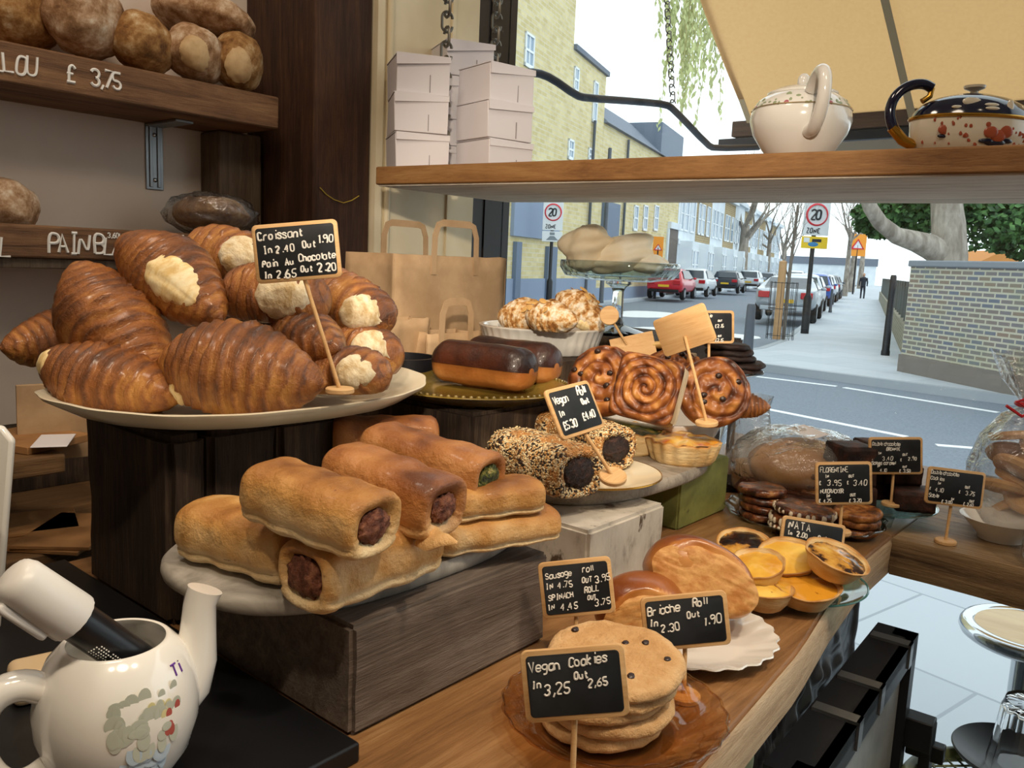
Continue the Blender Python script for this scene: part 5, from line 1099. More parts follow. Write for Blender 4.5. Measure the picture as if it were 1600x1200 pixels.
mb = MB(); mb.hexa([(-8, t2, zt2), (.2, t2, zt2), (.2, t3, zt2), (-8, t3, zt2)], [(-6, t2+1, zt2+1.5), (-1.5, t2+1, zt2+1.5), (-1.5, t3-1, zt2+1.5), (-6, t3-1, zt2+1.5)]); mb.build('roof', m_slater, B2, smooth=False)
a, _ = TZ(1030, 230); MB().box((-2.2, a, zt2), (.1, t3-.4, zt2+1.6)).build('dormer', S('dormer_grey', '6b7686', .6), B2, smooth=False)
for (xa, xb) in ((988, 997), (1003, 1012), (1020, 1029)):
    a, za = TZ(xa, 360); b, zb_ = TZ(xb, 322); win(B2, a, b, za, zb_)
a, za = TZ(1040, 418); b, zb_ = TZ(1058, 360); MB().box((0, a, 0), (.08, b, zb_)).build('door', S('brown_door', '5c5148', .6), B2, smooth=False); MB().box((0, a-.2, zb_), (.2, b+.2, zb_+.35)).build('door_hood', m_whitewash, B2, smooth=False); MB().box((0, a-.3, 0), (.1, a, zb_)).build('door_jamb', m_whitewash, B2, smooth=False)
# the terrace: one house built, then repeated up the street
def house(label, tt, w, H, wall):
    h = thing('terraced_house', label, 'house', ST(NF, tt), RS, 'terraced houses up the left side'); MB().box((-8, 0, 0), (0, w-.03, H)).build('wall', wall, h, smooth=False)
    MB().box((0, 0, 2.9), (.12, w-.03, 3.2)).build('string_course', m_whitewash, h, smooth=False); MB().box((-.3, 0, H-.35), (.3, w-.03, H)).build('cornice', m_whitewash, h, smooth=False)
    mb = MB(); mb.loft([[(0, .35, z), (.8, .7, z), (.8, w*.55-.35, z), (0, w*.55, z)] for z in (0, 3.1)]); mb.build('bay', m_whitewash, h, smooth=False)
    for a, b in ((.72, w*.275-.05), (w*.275+.05, w*.55-.37)): win(h, a, b, .9, 2.6, .8, bars=0)
    for a, b in ((.5, w*.26), (w*.30, w*.52), (w*.64, w*.88)): win(h, a, b, 3.7, 5.7, 0, bars=0)
    MB().box((0, w*.66, 0), (.06, w*.86, 2.4)).build('door', m_bluedk, h, smooth=False); MB().box((0, w*.62, 2.4), (.35, w*.9, 2.75)).build('door_hood', m_whitewash, h, smooth=False); MB().box((-3, w-.6, H), (-1.6, w-.1, H+1.2)).build('chimney', wall, h, smooth=False)
    return h
ords = ['nearest', 'second', 'third', 'fourth', 'fifth', 'sixth', 'seventh', 'eighth', 'ninth', 'tenth', 'eleventh']
hs = [house('nearest white fronted terraced house after the yellow brick building', t3+.1, 5.4, 7.2, m_whitewash), house('second terraced house from the yellow building, brown brick above a white bay', t3+5.5, 5.4, 7.0, m_brownb)]
for k in range(2, 11): dup(hs[k % 2], ST(NF, t3+.1+5.4*k), None, '%s terraced house from the yellow building, with a white bay' % ords[k])
far = thing('terraced_house', 'pale end block closing the view at the far end of the street', 'building', ST(-8, 150), RS); MB().box((-6, 0, 0), (9, 8, 3.2)).build('wall', m_whitewash, far, smooth=False); MB().box((-6.2, -.2, 3.2), (9.2, 8.2, 4.4)).build('roof', m_slater, far, smooth=False)
# --- cars
m_tyre = S('tyre', '17181a', .8); m_carglass = S('car_glass', '2c3640', .08, spec=.8); m_tail = S('tail_light_red', 'b3202a', .25); m_plate = S('number_plate_yellow', 'e0b52c', .5); m_alloy = S('alloy', 'a4a8ad', .35, .7)
def car(label, n, tt, col, kind='hatch', L=4.1, Wd=1.74, H=1.48, rot=0):
    t = thing('car', label, 'car', ST(n, tt), RS @ rz(math.radians(rot))); m = S('car_paint_'+col, col, .3, 0, .5, .6)
    # along local y, rear at y=0
    if kind == 'saloon': pr = [(0, .52, .92, .95, .97), (.25, .36, 1.02, 1.03, 1.0), (.75, .3, 1.03, 1.05, 1.0), (1.25, .3, 1.0, H-.04, 1.0), (1.9, .3, .98, H, 1.0), (2.5, .3, .96, H-.03, 1.0), (3.25, .3, .94, 1.0, 1.0), (4.1, .33, .80, .84, .96), (L, .45, .62, .66, .86)]
    else: pr = [(0, .50, .90, .94, .95), (.12, .36, .98, 1.04, .98), (.42, .3, 1.0, H-.10, 1.0), (.8, .3, 1.0, H, 1.0), (1.7, .3, .97, H, 1.0), (2.3, .3, .95, H-.06, 1.0), (3.05, .3, .93, .98, 1.0), (3.8, .33, .80, .84, .96), (L, .45, .62, .66, .86)]
    rings = []
    for y, zb, zs, zt, k in pr:
        w = Wd/2*k; wr = w*(1-.26*min(1, max(0, (zt-zs)/.45)))
        half = [(w*.86, zb), (w, zb+.12), (w*1.0, zs-.18), (w*.96, zs), (wr, zt-.05 if zt-zs > .1 else zt-.01), (wr*.8, zt), (wr*.3, zt+.015)]
        rings.append([(x, y, z) for x, z in half]+[(-x, y, z) for x, z in reversed(half)])
    MB().loft(rings).build('body', m, t, sharp=50, sub=1)
    wy = (.72, L-.82)
    for y in wy:
        for s in (-1, 1):
            x = s*(Wd/2-.08); mb = MB(); mb.lathe([(.05, -.10), (.27, -.10), (.31, -.06), (.31, .06), (.27, .10), (.05, .10)], 24); w_ = mb.build('wheel', m_tyre, t, loc=(x, y, .31), R=Matrix.Rotation(PI/2, 3, 'Y')); mb = MB(); mb.lathe([(.02, -.108), (.19, -.104), (.19, .104), (.02, .108)], 18); mb.build('rim', m_alloy, w_)
    if kind == 'saloon': q = [(.40, 1.055), (1.18, H-.06)]; rq = (.66, .58)
    else: q = [(.075, 1.03), (.36, H-.12)]; rq = (.70, .60)
    (ya, za), (yb, zb) = q; dy = -.035
    MB().loft([[(-rq[0], ya+dy, za), (rq[0], ya+dy, za), (rq[1], yb+dy, zb), (-rq[1], yb+dy, zb)], [(-rq[0], ya+.05, za), (rq[0], ya+.05, za), (rq[1], yb+.05, zb), (-rq[1], yb+.05, zb)]]).build('rear_window', m_carglass, t, smooth=False)
    y0, y1 = (1.3, 2.9) if kind == 'saloon' else (.62, 2.7); zz = 1.02
    for s in (-1, 1):
        xa, xb = s*(Wd/2*.955), s*(Wd/2*.775); mb = MB(); f = [(xa, y0-.05, zz), (xa, y1+.15, zz-.03), (xb, y1-.45, H-.11), (xb, y0+.15, H-.09)]; mb.hexa(f, [(x+s*.02, y, z) for x, y, z in f]); mb.build('side_window', m_carglass, t, smooth=False)
        MB().box((s*.62-.17, -.035, .74), (s*.62+.17, .12, .93)).build('tail_light', m_tail, t, bevel=.02)
        mb = MB(); mb.sphere((s*(Wd/2+.06), 2.75, 1.02), (.09, .05, .06), 10, 6); mb.build('door_mirror', m, t)
    MB().box((-.26, -.045, .60), (.26, .0, .71)).build('number_plate', m_plate, t, smooth=False); MB().box((-.72, -.03, .36), (.72, .05, .50)).build('bumper', m_tyre if kind != 'saloon' else m, t, bevel=.03)
    return t
def tn(px, n): return on_n(px, 460, n)[0]
car('bright red hatchback parked first at the left kerb', -8.9, tn(1036, -8.9), 'c4202e', H=1.5)
car('white hatchback parked just ahead of the red one', -8.9, tn(1088, -8.9)-2, 'd7dde2', H=1.55)
car('dark navy hatchback parked ahead of the white car at the left', -8.7, tn(1138, -8.7)-2, '2b3038', H=1.5)
car('white people carrier farther up the left kerb', -8.9, tn(1172, -8.9)-2, 'd3d9de', H=1.6)
car('grey car farthest up the left kerb', -8.9, tn(1200, -8.9)-3, '8d97a3', H=1.5)
car('silver saloon parked at the right kerb behind the tree stake', -2.28, 26.6, 'a6b0ba', 'saloon', 4.6, 1.8, 1.42)
car('silver grey hatchback parked ahead of the silver saloon', -2.4, 33.5, 'b4bdc6', H=1.5)
car('blue hatchback parked at the right kerb up the street', -2.4, 42, '2f57a8', H=1.55)
car('pale car ahead of the blue one at the right kerb', -2.4, 49, 'c4ccd4', H=1.5)
car('dark car farthest up the right kerb', -2.4, 56, '3a4250', H=1.5)
car('white van like car in the roadway far up the street', -5.2, 66, 'd9dfe4', H=1.7)
t = thing('person', 'person in dark clothes walking far up the right pavement', 'person', ST(-.3, 62)); mb = MB()
mb.tube([(-.09, 0, 0), (-.1, .03, .45), (-.08, 0, .86)], [.05, .06, .09], 10); mb.tube([(.09, .1, 0), (.1, .08, .45), (.08, 0, .86)], [.05, .06, .09], 10); mb.tube([(0, 0, .82), (0, 0, 1.1), (0, 0, 1.38), (0, 0, 1.48)], [.16, .16, .20, .07], 14); mb.tube([(-.2, 0, 1.4), (-.26, .02, 1.1), (-.24, -.08, .85)], [.06, .05, .04], 8); mb.tube([(.2, 0, 1.4), (.26, .02, 1.1), (.24, .08, .85)], [.06, .05, .04], 8)
mb.build('clothes', S('dark_coat', '2c3038', .9), t); MB().sphere((0, 0, 1.6), (.085, .10, .12), 14, 10).build('head', S('skin', 'b78b70', .6), t)
# --- awning over the shop front
m_awn = NM('cream_awning_canvas', [(.3, 'd2a873'), (.7, 'dab481')], 90, 3, stretch=(1, 1, 1), rough=.85, bump=.05); 
_b = m_awn.node_tree.nodes['Principled BSDF']
nt = m_awn.node_tree; tl = N(nt, 'ShaderNodeBsdfTranslucent'); tl.inputs[0].default_value = rgb('dcae76'); mx = N(nt, 'ShaderNodeMixShader'); mx.inputs[0].default_value = .55; nt.links.new(_b.outputs[0], mx.inputs[1]); nt.links.new(tl.outputs[0], mx.inputs[2]); nt.links.new(mx.outputs[0], [n for n in nt.nodes if n.type == 'OUTPUT_MATERIAL'][0].inputs[0])
aw0 = PYp(1168, 190, 2.9); aw1 = P(1100, 0, 2.75); dirA = aw1-aw0; aw1 = aw0+dirA*1.9
R1 = PYp(1620, 187, 2.9); R1 = R1+(R1-aw0)*1.2; R1.z = aw0.z
t = thing('awning', 'cream canvas shop awning sloping over the pavement, upper right', 'awning', aw0)
mb = MB(); n = 24; rr_ = []
for i in range(n+1):
    a = (R1-aw0)*(i/n); rr_.append([a+(aw1-aw0)*(j/8)+Vector((0, 0, -.03*math.sin(PI*j/8))) for j in range(9)])
mb.loft(rr_, False, False, False); mb.build('canvas', m_awn, t, sharp=180)
s0 = PYp(1428, 187, 2.9)-aw0; mb = MB(); dA = aw1-aw0; sd = (R1-aw0).normalized()*.012; off = Vector((0, -.004, -.006))
mb.add([s0-sd+off, s0+sd+off, s0+sd+dA+off, s0-sd+dA+off], [(0, 1, 2, 3)]); mb.build('seam', S('seam_tape', 'a08a6c', .8), t, smooth=False)
mb = MB(); mb.add([Vector((0, 0, 0))+off, sd*1.8+off, sd*1.8+dA+off, dA+off], [(0, 1, 2, 3)]); mb.build('hem', S('hem_tape', 'b69f7d', .8), t, smooth=False)  # flat strip in a duller tone along the canvas side edge
e = (R1-aw0); u = e.normalized(); w_ = Vector((0, 1, 0)); h_ = Vector((0, 0, 1)); m_bar = WOOD('brown_bar', [(.3, '3a2a20'), (.6, '5a4130'), (.8, '6e5440')], 'X', 1, rough=.6)
def bar(name, a, b, hh, dd, mat): 
    return MB().hexa([a, b, b+w_*dd, a+w_*dd], [a+h_*hh, b+h_*hh, b+w_*dd+h_*hh, a+w_*dd+h_*hh]).build(name, mat, t, bevel=.003)
bar('front_bar', -u*.06+h_*-.05, e+h_*-.05, .055, .05, m_bar); bar('lower_rail', -u*.11+h_*-.085, e+h_*-.085, .03, .06, m_black); bar('valance_board', u*.25+h_*-.16, e+h_*-.16, .07, .02, S('faded_board', '8b8378', .8))
m_arm = S('blue_black_steel', '262e3a', .4)
arm = [P(838, 113, 2.15), P(862, 122, 2.18), P(900, 149, 2.25), P(915, 153, 2.27), P(1000, 159, 2.42), P(1040, 163, 2.5), P(1052, 170, 2.52), P(1105, 226, 2.68), P(1116, 232, 2.7), P(1185, 230, 2.85)]
arm = [P(770, 122, 2.06), P(812, 114, 2.12)]+arm
o = MB().tube([p-aw0 for p in sm(arm, 1)], .0105, 12).build('arm', m_arm, t); o['label'] = 'bent dark steel arm'
# ------------------------------------------------------------ chains
def chain(label, a, b, ll, wire):
    t = thing('chain', label, 'chain', a); d = Vector(b)-Vector(a); L = d.length; n = max(2, int(L/(ll*.74))); R0 = frame_z(d.normalized(), (.6, .8, .1)); mb = MB(); w = ll*.30; pts = []
    for k in range(25):
        q = 2*PI*k/24; x = w*math.cos(q); z = (ll/2-w)*(1 if math.sin(q) >= 0 else -1)+w*math.sin(q); pts.append((x, 0, z))
    mb.tube(pts, wire, 6, False); o = None
    for k in range(n):
        R3 = R0 @ rz(PI/2*(k % 2)+.3)
        if o is None: o = mb.build('link', m_chainm, t)
        else: o = o.copy(); C.objects.link(o); o.parent = t
        setm(o, d*((k+.5)/n), R3)
    return t
m_chainm = S('zinc_chain', '77736a', .4, .85)
for lab, px, bx in (('steel chain holding the window shelf, nearest the corner post', 698, 1.30), ('steel chain holding the window shelf, beside the dark window frame', 775, 1.52)):
    q = PYp(px, 60, bx); chain(lab, (q.x, q.y, ZS), (q.x, q.y, 2.6), .040, .0032)
chain('thin far chain running down to the awning arm outside the glass', arm[8]+Vector((0, 0, 0)), P(1040, -30, 2.6), .034, .0020)
# ------------------------------------------------------------ white cake boxes on the shelf
GB = 'white card cake boxes on the window shelf'
def cbox(label, loc, ang, w, d, h, flap=.0, seed=0):
    t = thing('cake_box', label, 'box', loc, rz(ang), GB); r = random.Random(seed); j = [r.uniform(-.003, .003) for _ in range(8)]
    b = [(-w/2, -d/2, 0), (w/2, -d/2, 0), (w/2, d/2, 0), (-w/2, d/2, 0)]; u = [(x*1.0+j[i], y+j[i+4], h-.002) for i, (x, y, z) in enumerate(b)]
    MB().hexa(b, u).build('body', m_card, t, bevel=.0015)
    mb = MB(); mb.hexa([(x*1.02, y*1.02, h-.0015) for x, y, z in u], [(x*1.02, y*1.02, h) for x, y, z in u]); mb.hexa([(-w/2*1.015, -d/2-.004, h-.016-flap), (w/2*1.015, -d/2-.004, h-.012), (w/2*1.015, -d/2-.001, h-.012), (-w/2*1.015, -d/2-.001, h-.016-flap)], [(-w/2*1.02, -d/2-.003, h), (w/2*1.02, -d/2-.003, h), (w/2*1.02, -d/2, h), (-w/2*1.02, -d/2, h)]); mb.build('lid', m_card, t, smooth=False)
    mb = MB(); mb.box((w*.12, -d/2-.0012, .004), (w*.125+.001, -d/2+.002, h*.5)); mb.build('slot', S('card_shadow_gap', '8f8788', .9), t, smooth=False)
def stackb(px, labels, y, w, d, h, ang, dz=0):
    q = PYp(px, 200, y)
    for k, l in enumerate(labels): cbox(l, (q.x+.003*math.sin(k*2), q.y+.003*math.cos(k*3), ZS+k*(h+.001)), ang+.03*math.sin(k*5), w, d, h, .004*k, k+int(px))
stackb(651, ['bottom box of the front left stack of white cake boxes', 'middle box of the front left stack of white cake boxes', 'top box of the front left stack of white cake boxes'], 1.275, .112, .125, .078, math.radians(58))
stackb(772, ['bottom box of the right stack of white cake boxes, nearest the glass', 'middle box of the right stack of white cake boxes, nearest the glass', 'top box of the right stack of white cake boxes, its lid curling'], 1.40, .118, .118, .076, math.radians(80))
stackb(720, ['bottom box of the rear stack of white cake boxes', 'lower middle box of the rear stack of white cake boxes', 'upper middle box of the rear stack of white cake boxes', 'top box of the rear stack, standing highest of the white boxes'], 1.47, .115, .125, .077, math.radians(62))
tray = PYp(700, 250, 1.33); a = P(740, 250, 1.62); mb = MB(); mb.box((0, 0, 0), (.30, .10, .004)); o = mb.build('black_tray', m_black, bevel=.001); setm(o, (a.x+.02, a.y-.01, ZS+.0005), rz(math.radians(8))); tag(o, 'thin black tray lying on the shelf edge before the cake boxes', 'tray')
# ------------------------------------------------------------ teapots
def teapot_body(mb, prof, n=64, sx=1, sy=1): return mb.lathe(prof, n, None, True, True, sx, sy)
def shelf_at(px, y): q = PYp(px, 230, y); return Vector((q.x, q.y, ZS))
m_pot = S('porcelain', 'e0dcd4', .14, coat=.5); m_green = S('leaf_green_enamel', '8f9a78', .3); m_pink = S('rose_enamel', 'a9606a', .3); m_goldl = S('dull_gold_line', '9a8456', .35, .6)
tp0 = shelf_at(1247, 1.36); dT = (tp0-Vector((0, 0, EYE))).dot(FW); sc = 152*dT/F/2
t = thing('teapot', 'white porcelain teapot with a green leaf band, handle facing forward, on the shelf', 'teapot', tp0, frame(Vector((CR.x, CR.y, 0))))
h = 1.36*sc
prof = [(.02, 0), (.50, 0), (.54, .03), (.72, .25), (.92, .55), (1.0, .80), (.97, 1.02), (.86, 1.20), (.70, 1.32), (.66, 1.34)]
body_mb = MB().lathe([(r*sc, z*sc) for r, z in prof], 72)
mb = MB().lathe([(.70*sc, 1.325*sc), (.69*sc, 1.37*sc), (.5*sc, 1.46*sc), (.2*sc, 1.52*sc), (.02*sc, 1.53*sc)], 56); l = mb.build('lid', m_pot, t); MB().sphere((0, 0, 1.62*sc), (.13*sc, .10*sc, .15*sc), 18, 12).build('knob', m_pot, l)
gl_mb = MB().lathe([(.978*sc, 1.04*sc), (.988*sc, 1.02*sc)], 72, None, False, False)
mb = MB(); rnd = random.Random(2)
def flatblob(mb, p, a, w, h, th):
    R3 = frame_z(Vector((math.cos(a), math.sin(a), .45)), (0, 0, 1)); m2 = MB().sphere((0, 0, 0), (h, w, th), 10, 6); mb.add([R3 @ Vector(v)+p for v in m2.v], m2.f)
def on_pot(a, z):
    for (r0, z0), (r1, z1) in zip(prof, prof[1:]):
        if z0 <= z <= z1 and z1 > z0: r = r0+(r1-r0)*(z-z0)/(z1-z0); return Vector((r*sc*math.cos(a), r*sc*math.sin(a), z*sc))
for k in range(60):
    a = 2*PI*k/60+rnd.uniform(-.06, .06); z = 1.10+rnd.uniform(-.09, .12); p = on_pot(a, z); flatblob(mb, p, a, rnd.uniform(.02, .06)*sc, rnd.uniform(.02, .06)*sc, .006*sc)
lf_mb = mb; mb = MB()
for k in range(7): p = on_pot(2*PI*k/7-2.2, 1.05); flatblob(mb, p, 2*PI*k/7-2.2, .05*sc, .05*sc, .008*sc)
multi('body', [(body_mb, m_pot), (gl_mb, m_goldl), (lf_mb, m_green), (mb, m_pink)], t)
mb = MB(); hp = [(0, -.80, 1.28), (0, -1.0, 1.48), (0, -1.28, 1.58), (0, -1.50, 1.42), (0, -1.52, 1.05), (0, -1.36, .72), (0, -1.12, .52), (0, -.85, .50)]
mb.tube(sm([(x*sc-.10*sc, y*sc, z*sc) for x, y, z in hp]), .125*sc, 16); mb.build('handle', m_pot, t)
mb = MB(); mb.tube([(0, .85*sc, .6*sc), (0, 1.2*sc, .9*sc), (0, 1.45*sc, 1.35*sc)], [.2*sc, .14*sc, .09*sc], 12); mb.build('spout', m_pot, t)
# dark blue patterned pot
m_navy = S('navy_enamel', '12142b', .12, coat=.6); m_iron = S('iron_red_enamel', '9c4c30', .25); m_ivory = S('ivory_porcelain', 'd8ceb8', .15, coat=.5)
tp1 = shelf_at(1512, 1.345); d1 = (tp1-Vector((0, 0, EYE))).dot(FW); a_ = 92*d1/F
t = thing('teapot', 'oval navy and ivory teapot with red spots and gold trim, right end of shelf', 'teapot', tp1, frame(Vector((CR.x, CR.y, 0))))
pf = [(.02, 0), (.86, 0), (.90, .04), (.98, .35), (1.0, .62), (.98, .70)]; up = [(.985, .70), (.95, .84), (.84, 1.0), (.62, 1.14), (.34, 1.23), (.02, 1.25)]
sy_ = .62
pb_mb = MB().lathe([(r*a_, z*a_*.78) for r, z in pf], 72, None, True, True, 1, sy_)
sh_mb = MB().lathe([(r*a_, z*a_*.78) for r, z in up], 72, None, True, True, 1, sy_)
mb = MB(); mb.tube([(a_*1.0*math.cos(2*PI*k/72), a_*1.0*sy_*math.sin(2*PI*k/72), .70*a_*.78) for k in range(73)], .03*a_, 8, False); mb.build('gold_band', m_gold, t)
def ell(x, z, prof_): # front surface point of the oval
    for (r0, z0), (r1, z1) in zip(prof_, prof_[1:]):
        if z0 <= z <= z1 and z1 > z0: r = r0+(r1-r0)*(z-z0)/(z1-z0); break
    r *= a_; k = max(-.97, min(.97, x*a_/r)); return Vector((x*a_, -r*sy_*math.sqrt(1-k*k), z*a_*.78))
mb = MB(); rnd = random.Random(8)
for k in range(44):
    x, z = rnd.uniform(-.9, .9), rnd.uniform(.10, .64)
    if abs(x-.15) < .25 and z < .5: continue
    s = a_*rnd.choice((.024, .034, .044)); mb.sphere(ell(x, z, pf), (s, s*.15, s), 10, 6)
fr_mb = MB(); rs_mb = mb; mb = fr_mb
for x, z, s in ((.03, .36, .12), (.27, .38, .13), (.16, .30, .13), (-.66, .40, .10)): mb.sphere(ell(x, z, pf), (s*a_, .02*a_, s*a_*.8), 14, 8)
mb = MB()
for x, z, s in ((.12, .16, .14), (-.02, .18, .1), (.3, .2, .1), (-.66, .27, .07)): mb.sphere(ell(x, z, pf), (s*a_*1.3, .025*a_, s*a_*.45), 12, 6)
pl_mb = mb; multi('body', [(pb_mb, m_ivory), (rs_mb, m_iron), (fr_mb, m_iron), (pl_mb, m_navy)], t); mb = MB()
for x, z, w, hh in ((-.28, .98, .16, .07), (.02, .92, .12, .03), (.02, .84, .12, .03), (-.5, .86, .1, .03), (.34, .9, .06, .12)): p = ell(x, z, up); mb.sphere(p, (w*a_, .02*a_, hh*a_), 12, 6)
multi('shoulder', [(sh_mb, m_navy), (mb, m_ivory)], t)
mb = MB().lathe([(.02*a_, 1.22*a_*.78), (.07*a_, 1.24*a_*.78), (.06*a_, 1.32*a_*.78), (.16*a_, 1.38*a_*.78), (.17*a_, 1.43*a_*.78), (.02*a_, 1.46*a_*.78)], 28); mb.build('lid_knob', m_ivory, t)
hp = [(-.92, .12), (-1.12, .22), (-1.32, .46), (-1.40, .78), (-1.32, 1.08), (-1.10, 1.28), (-.86, 1.32), (-.72, 1.24), (-.74, 1.08), (-.86, .98)]
mb = MB(); mb.tube(sm([(x*a_, 0, z*a_*.85) for x, z in hp[1:8]]), .085*a_, 14); mb.build('handle', m_navy, t); MB().tube([(x*a_, 0, z*a_*.85) for x, z in hp[:3]], .09*a_, 12).build('gilt_mount', m_gold, t); MB().tube([(x*a_, 0, z*a_*.85) for x, z in hp[7:]], .05*a_, 12).build('gilt_mount', m_gold, t)
mb = MB(); mb.tube([(.9*a_, 0, .3*a_), (1.2*a_, 0, .5*a_), (1.4*a_, 0, .85*a_)], [.2*a_, .14*a_, .09*a_], 12); mb.build('spout', m_navy, t)
# ------------------------------------------------------------ cake stand with meringues
cs = PZ(962, 522, 1.352)
t = thing('cake_stand', 'tall cut glass cake stand in the window carrying the meringues', 'cake stand', cs); dC = (cs-Vector((0, 0, EYE))).dot(FW); zt_ = P(962, 432, dC).z-1.352; Rc = 92*dC/F
MB().lathe([(.001, 0), (Rc*.50, 0), (Rc*.50, .006), (Rc*.35, .012), (Rc*.14, .02), (Rc*.10, .035), (Rc*.095, zt_*.75), (Rc*.13, zt_*.82), (Rc*.22, zt_*.88), (Rc*.22, zt_*.93), (.001, zt_*.93)], 40).build('stem', m_glass, t)
rings = []
for k, z in [(.02, 0), (.55, 0), (.90, .008), (.99, .026), (1.0, .040), (.975, .041), (.96, .028), (.88, .014), (.5, .009), (.02, .009)]:
    rings.append([(Rc*k*(1+(.015*math.cos(32*q) if z < .03 and k > .6 else 0))*math.cos(q), Rc*k*(1+(.015*math.cos(32*q) if z < .03 and k > .6 else 0))*math.sin(q), zt_*.93+z) for q in (2*PI*j/160 for j in range(160))])
MB().loft(rings).build('bowl', m_clear2, t, sharp=180)
zm = 1.352+zt_*.93+.010
def mering(label, px, py, r, seed, R3, ax):
    dd = dC; c = P(px, py, dd); t = thing('meringue', label, 'meringue', c, R3, 'meringues on the cake stand'); mb = MB()
    mb.sphere((0, 0, 0), r, 48, 32, lambda d: 1+.10*math.sin(d.z*7+math.atan2(d.y, d.x)*1.0+seed)*(1-abs(d.z))+.09*nz(d.x, d.y, d.z, 2.2, seed)+.03*nz(d.x, d.y, d.z, 7, seed)+.18*max(0, (d.dot(Vector(ax).normalized())-.86)/.14)**2)
    mb.build('shell', m_mering, t, sharp=180)
mering('rounded pale meringue at the left of the cake stand', 918, 388, (.056, .052, .050), 2, Rcam((.9, .3, 0), (-.3, .9, -.2)), (-.6, 0, .5))
mering('long swooping meringue with a pointed crest at the right of the cake stand', 966, 398, (.078, .052, .040), 5, Rcam((.97, .22, 0), (-.2, .95, -.2)), (.75, 0, .7))
mering('low meringue at the back right of the cake stand', 1012, 412, (.040, .04, .022), 7, Rcam((1, 0, .2), (0, .95, -.2)), (1, 0, .3))
# ------------------------------------------------------------ dark cookies on a glass stand
ds = PZ(1145, 576, 1.333); dD = (ds-Vector((0, 0, EYE))).dot(FW)
t = thing('cake_stand', 'small glass stand behind the swirl buns carrying dark cookies', 'cake stand', (ds.x, ds.y, ZC)); Rd = 47*dD/F
MB().lathe([(.001, 0), (.045, 0), (.045, .005), (.014, .02), (.012, .17), (.02, .194), (.001, .194)], 32).build('stem', m_glass, t); MB().lathe([(.001, .195), (Rd*.6, .195), (Rd, .203), (Rd, .206), (Rd*.6, .199), (.001, .199)], 64).build('plate', m_clear2, t)
dl = ['bottom dark chocolate cookie of the stack on the glass stand', 'second dark chocolate cookie from the bottom of the stack', 'middle dark chocolate cookie of the stack', 'dark chocolate cookie second from the top of the stack', 'top dark chocolate cookie of the stack, right of the bare sign']
for k, l in enumerate(dl): cookie('dark_cookie', l, Vector((ds.x, ds.y, ZC+.2)) + CR*((.006, .01, -.004, -.008, -.014)[k]) + Vector((0, 0, .0005+.0105*k)), frame_z((.03*math.sin(k*2), .04*math.cos(k*3), 1)), .044-.001*k, .0105, 120+k, m_dkcookie, 'dark chocolate cookies on the glass stand')
# flat pale pastry and a card box behind the buns
fp2 = PZ(1030, 556, 1.345); t = cookie('flat_pastry', 'thin pale flat pastry lying behind the swirl buns', Vector((fp2.x, fp2.y, 1.3525)) if False else P(1022, 545, 1.50), frame_z((-.1, .1, 1)), .062, .010, 131, NM('pale_flat_pastry', [(.3, 'c49a58'), (.7, 'dfc084')], 20, 5), None, 'pastry')
# kraft platform boxes behind
def kraftbox(label, lo, hi, a=0): 
    lo, hi = Vector(lo), Vector(hi); c = (lo+hi)/2; o = MB().box((lo.x-c.x, lo.y-c.y, 0), (hi.x-c.x, hi.y-c.y, hi.z-lo.z)).build('kraft_box', m_kraft, bevel=.002); setm(o, (c.x, c.y, lo.z), rz(a)); tag(o, label, 'box'); return o
q = P(1022, 548, 1.50); kraftbox('brown card box under the thin pale pastry behind the buns', (q.x-.06, q.y-.05, ZC), (q.x+.06, q.y+.05, q.z-.001))
q = P(985, 535, 1.45)
t = thing('price_sign', 'price sign tipped over behind the white dish, round wooden foot in the air', 'sign', P(952, 493, 1.42), frame_z(cdir(-.15, .1, -1), cdir(1, 0, 0)), GSN)
MB().lathe([(.002, -.003), (.0155, -.003), (.0165, -.002), (.0165, .002), (.0155, .003), (.002, .003)], 32).build('base', m_lightwood, t)
Rt = t.matrix_basis.to_3x3().transposed(); e1 = Rt @ (P(979, 538, 1.44)-P(952, 493, 1.42)); MB().tube([(0, 0, 0), e1], .0021, 8).build('stick', m_lightwood, t)
bR = Rt @ Matrix((CR, FW, CU)).transposed() @ Matrix.Rotation(math.radians(-12), 3, 'Y'); MB().box((-.038, -.002, -.022), (.038, .002, .022), bR, e1*1.12+Rt @ (CR*.008)).build('board', m_lightwood, t)
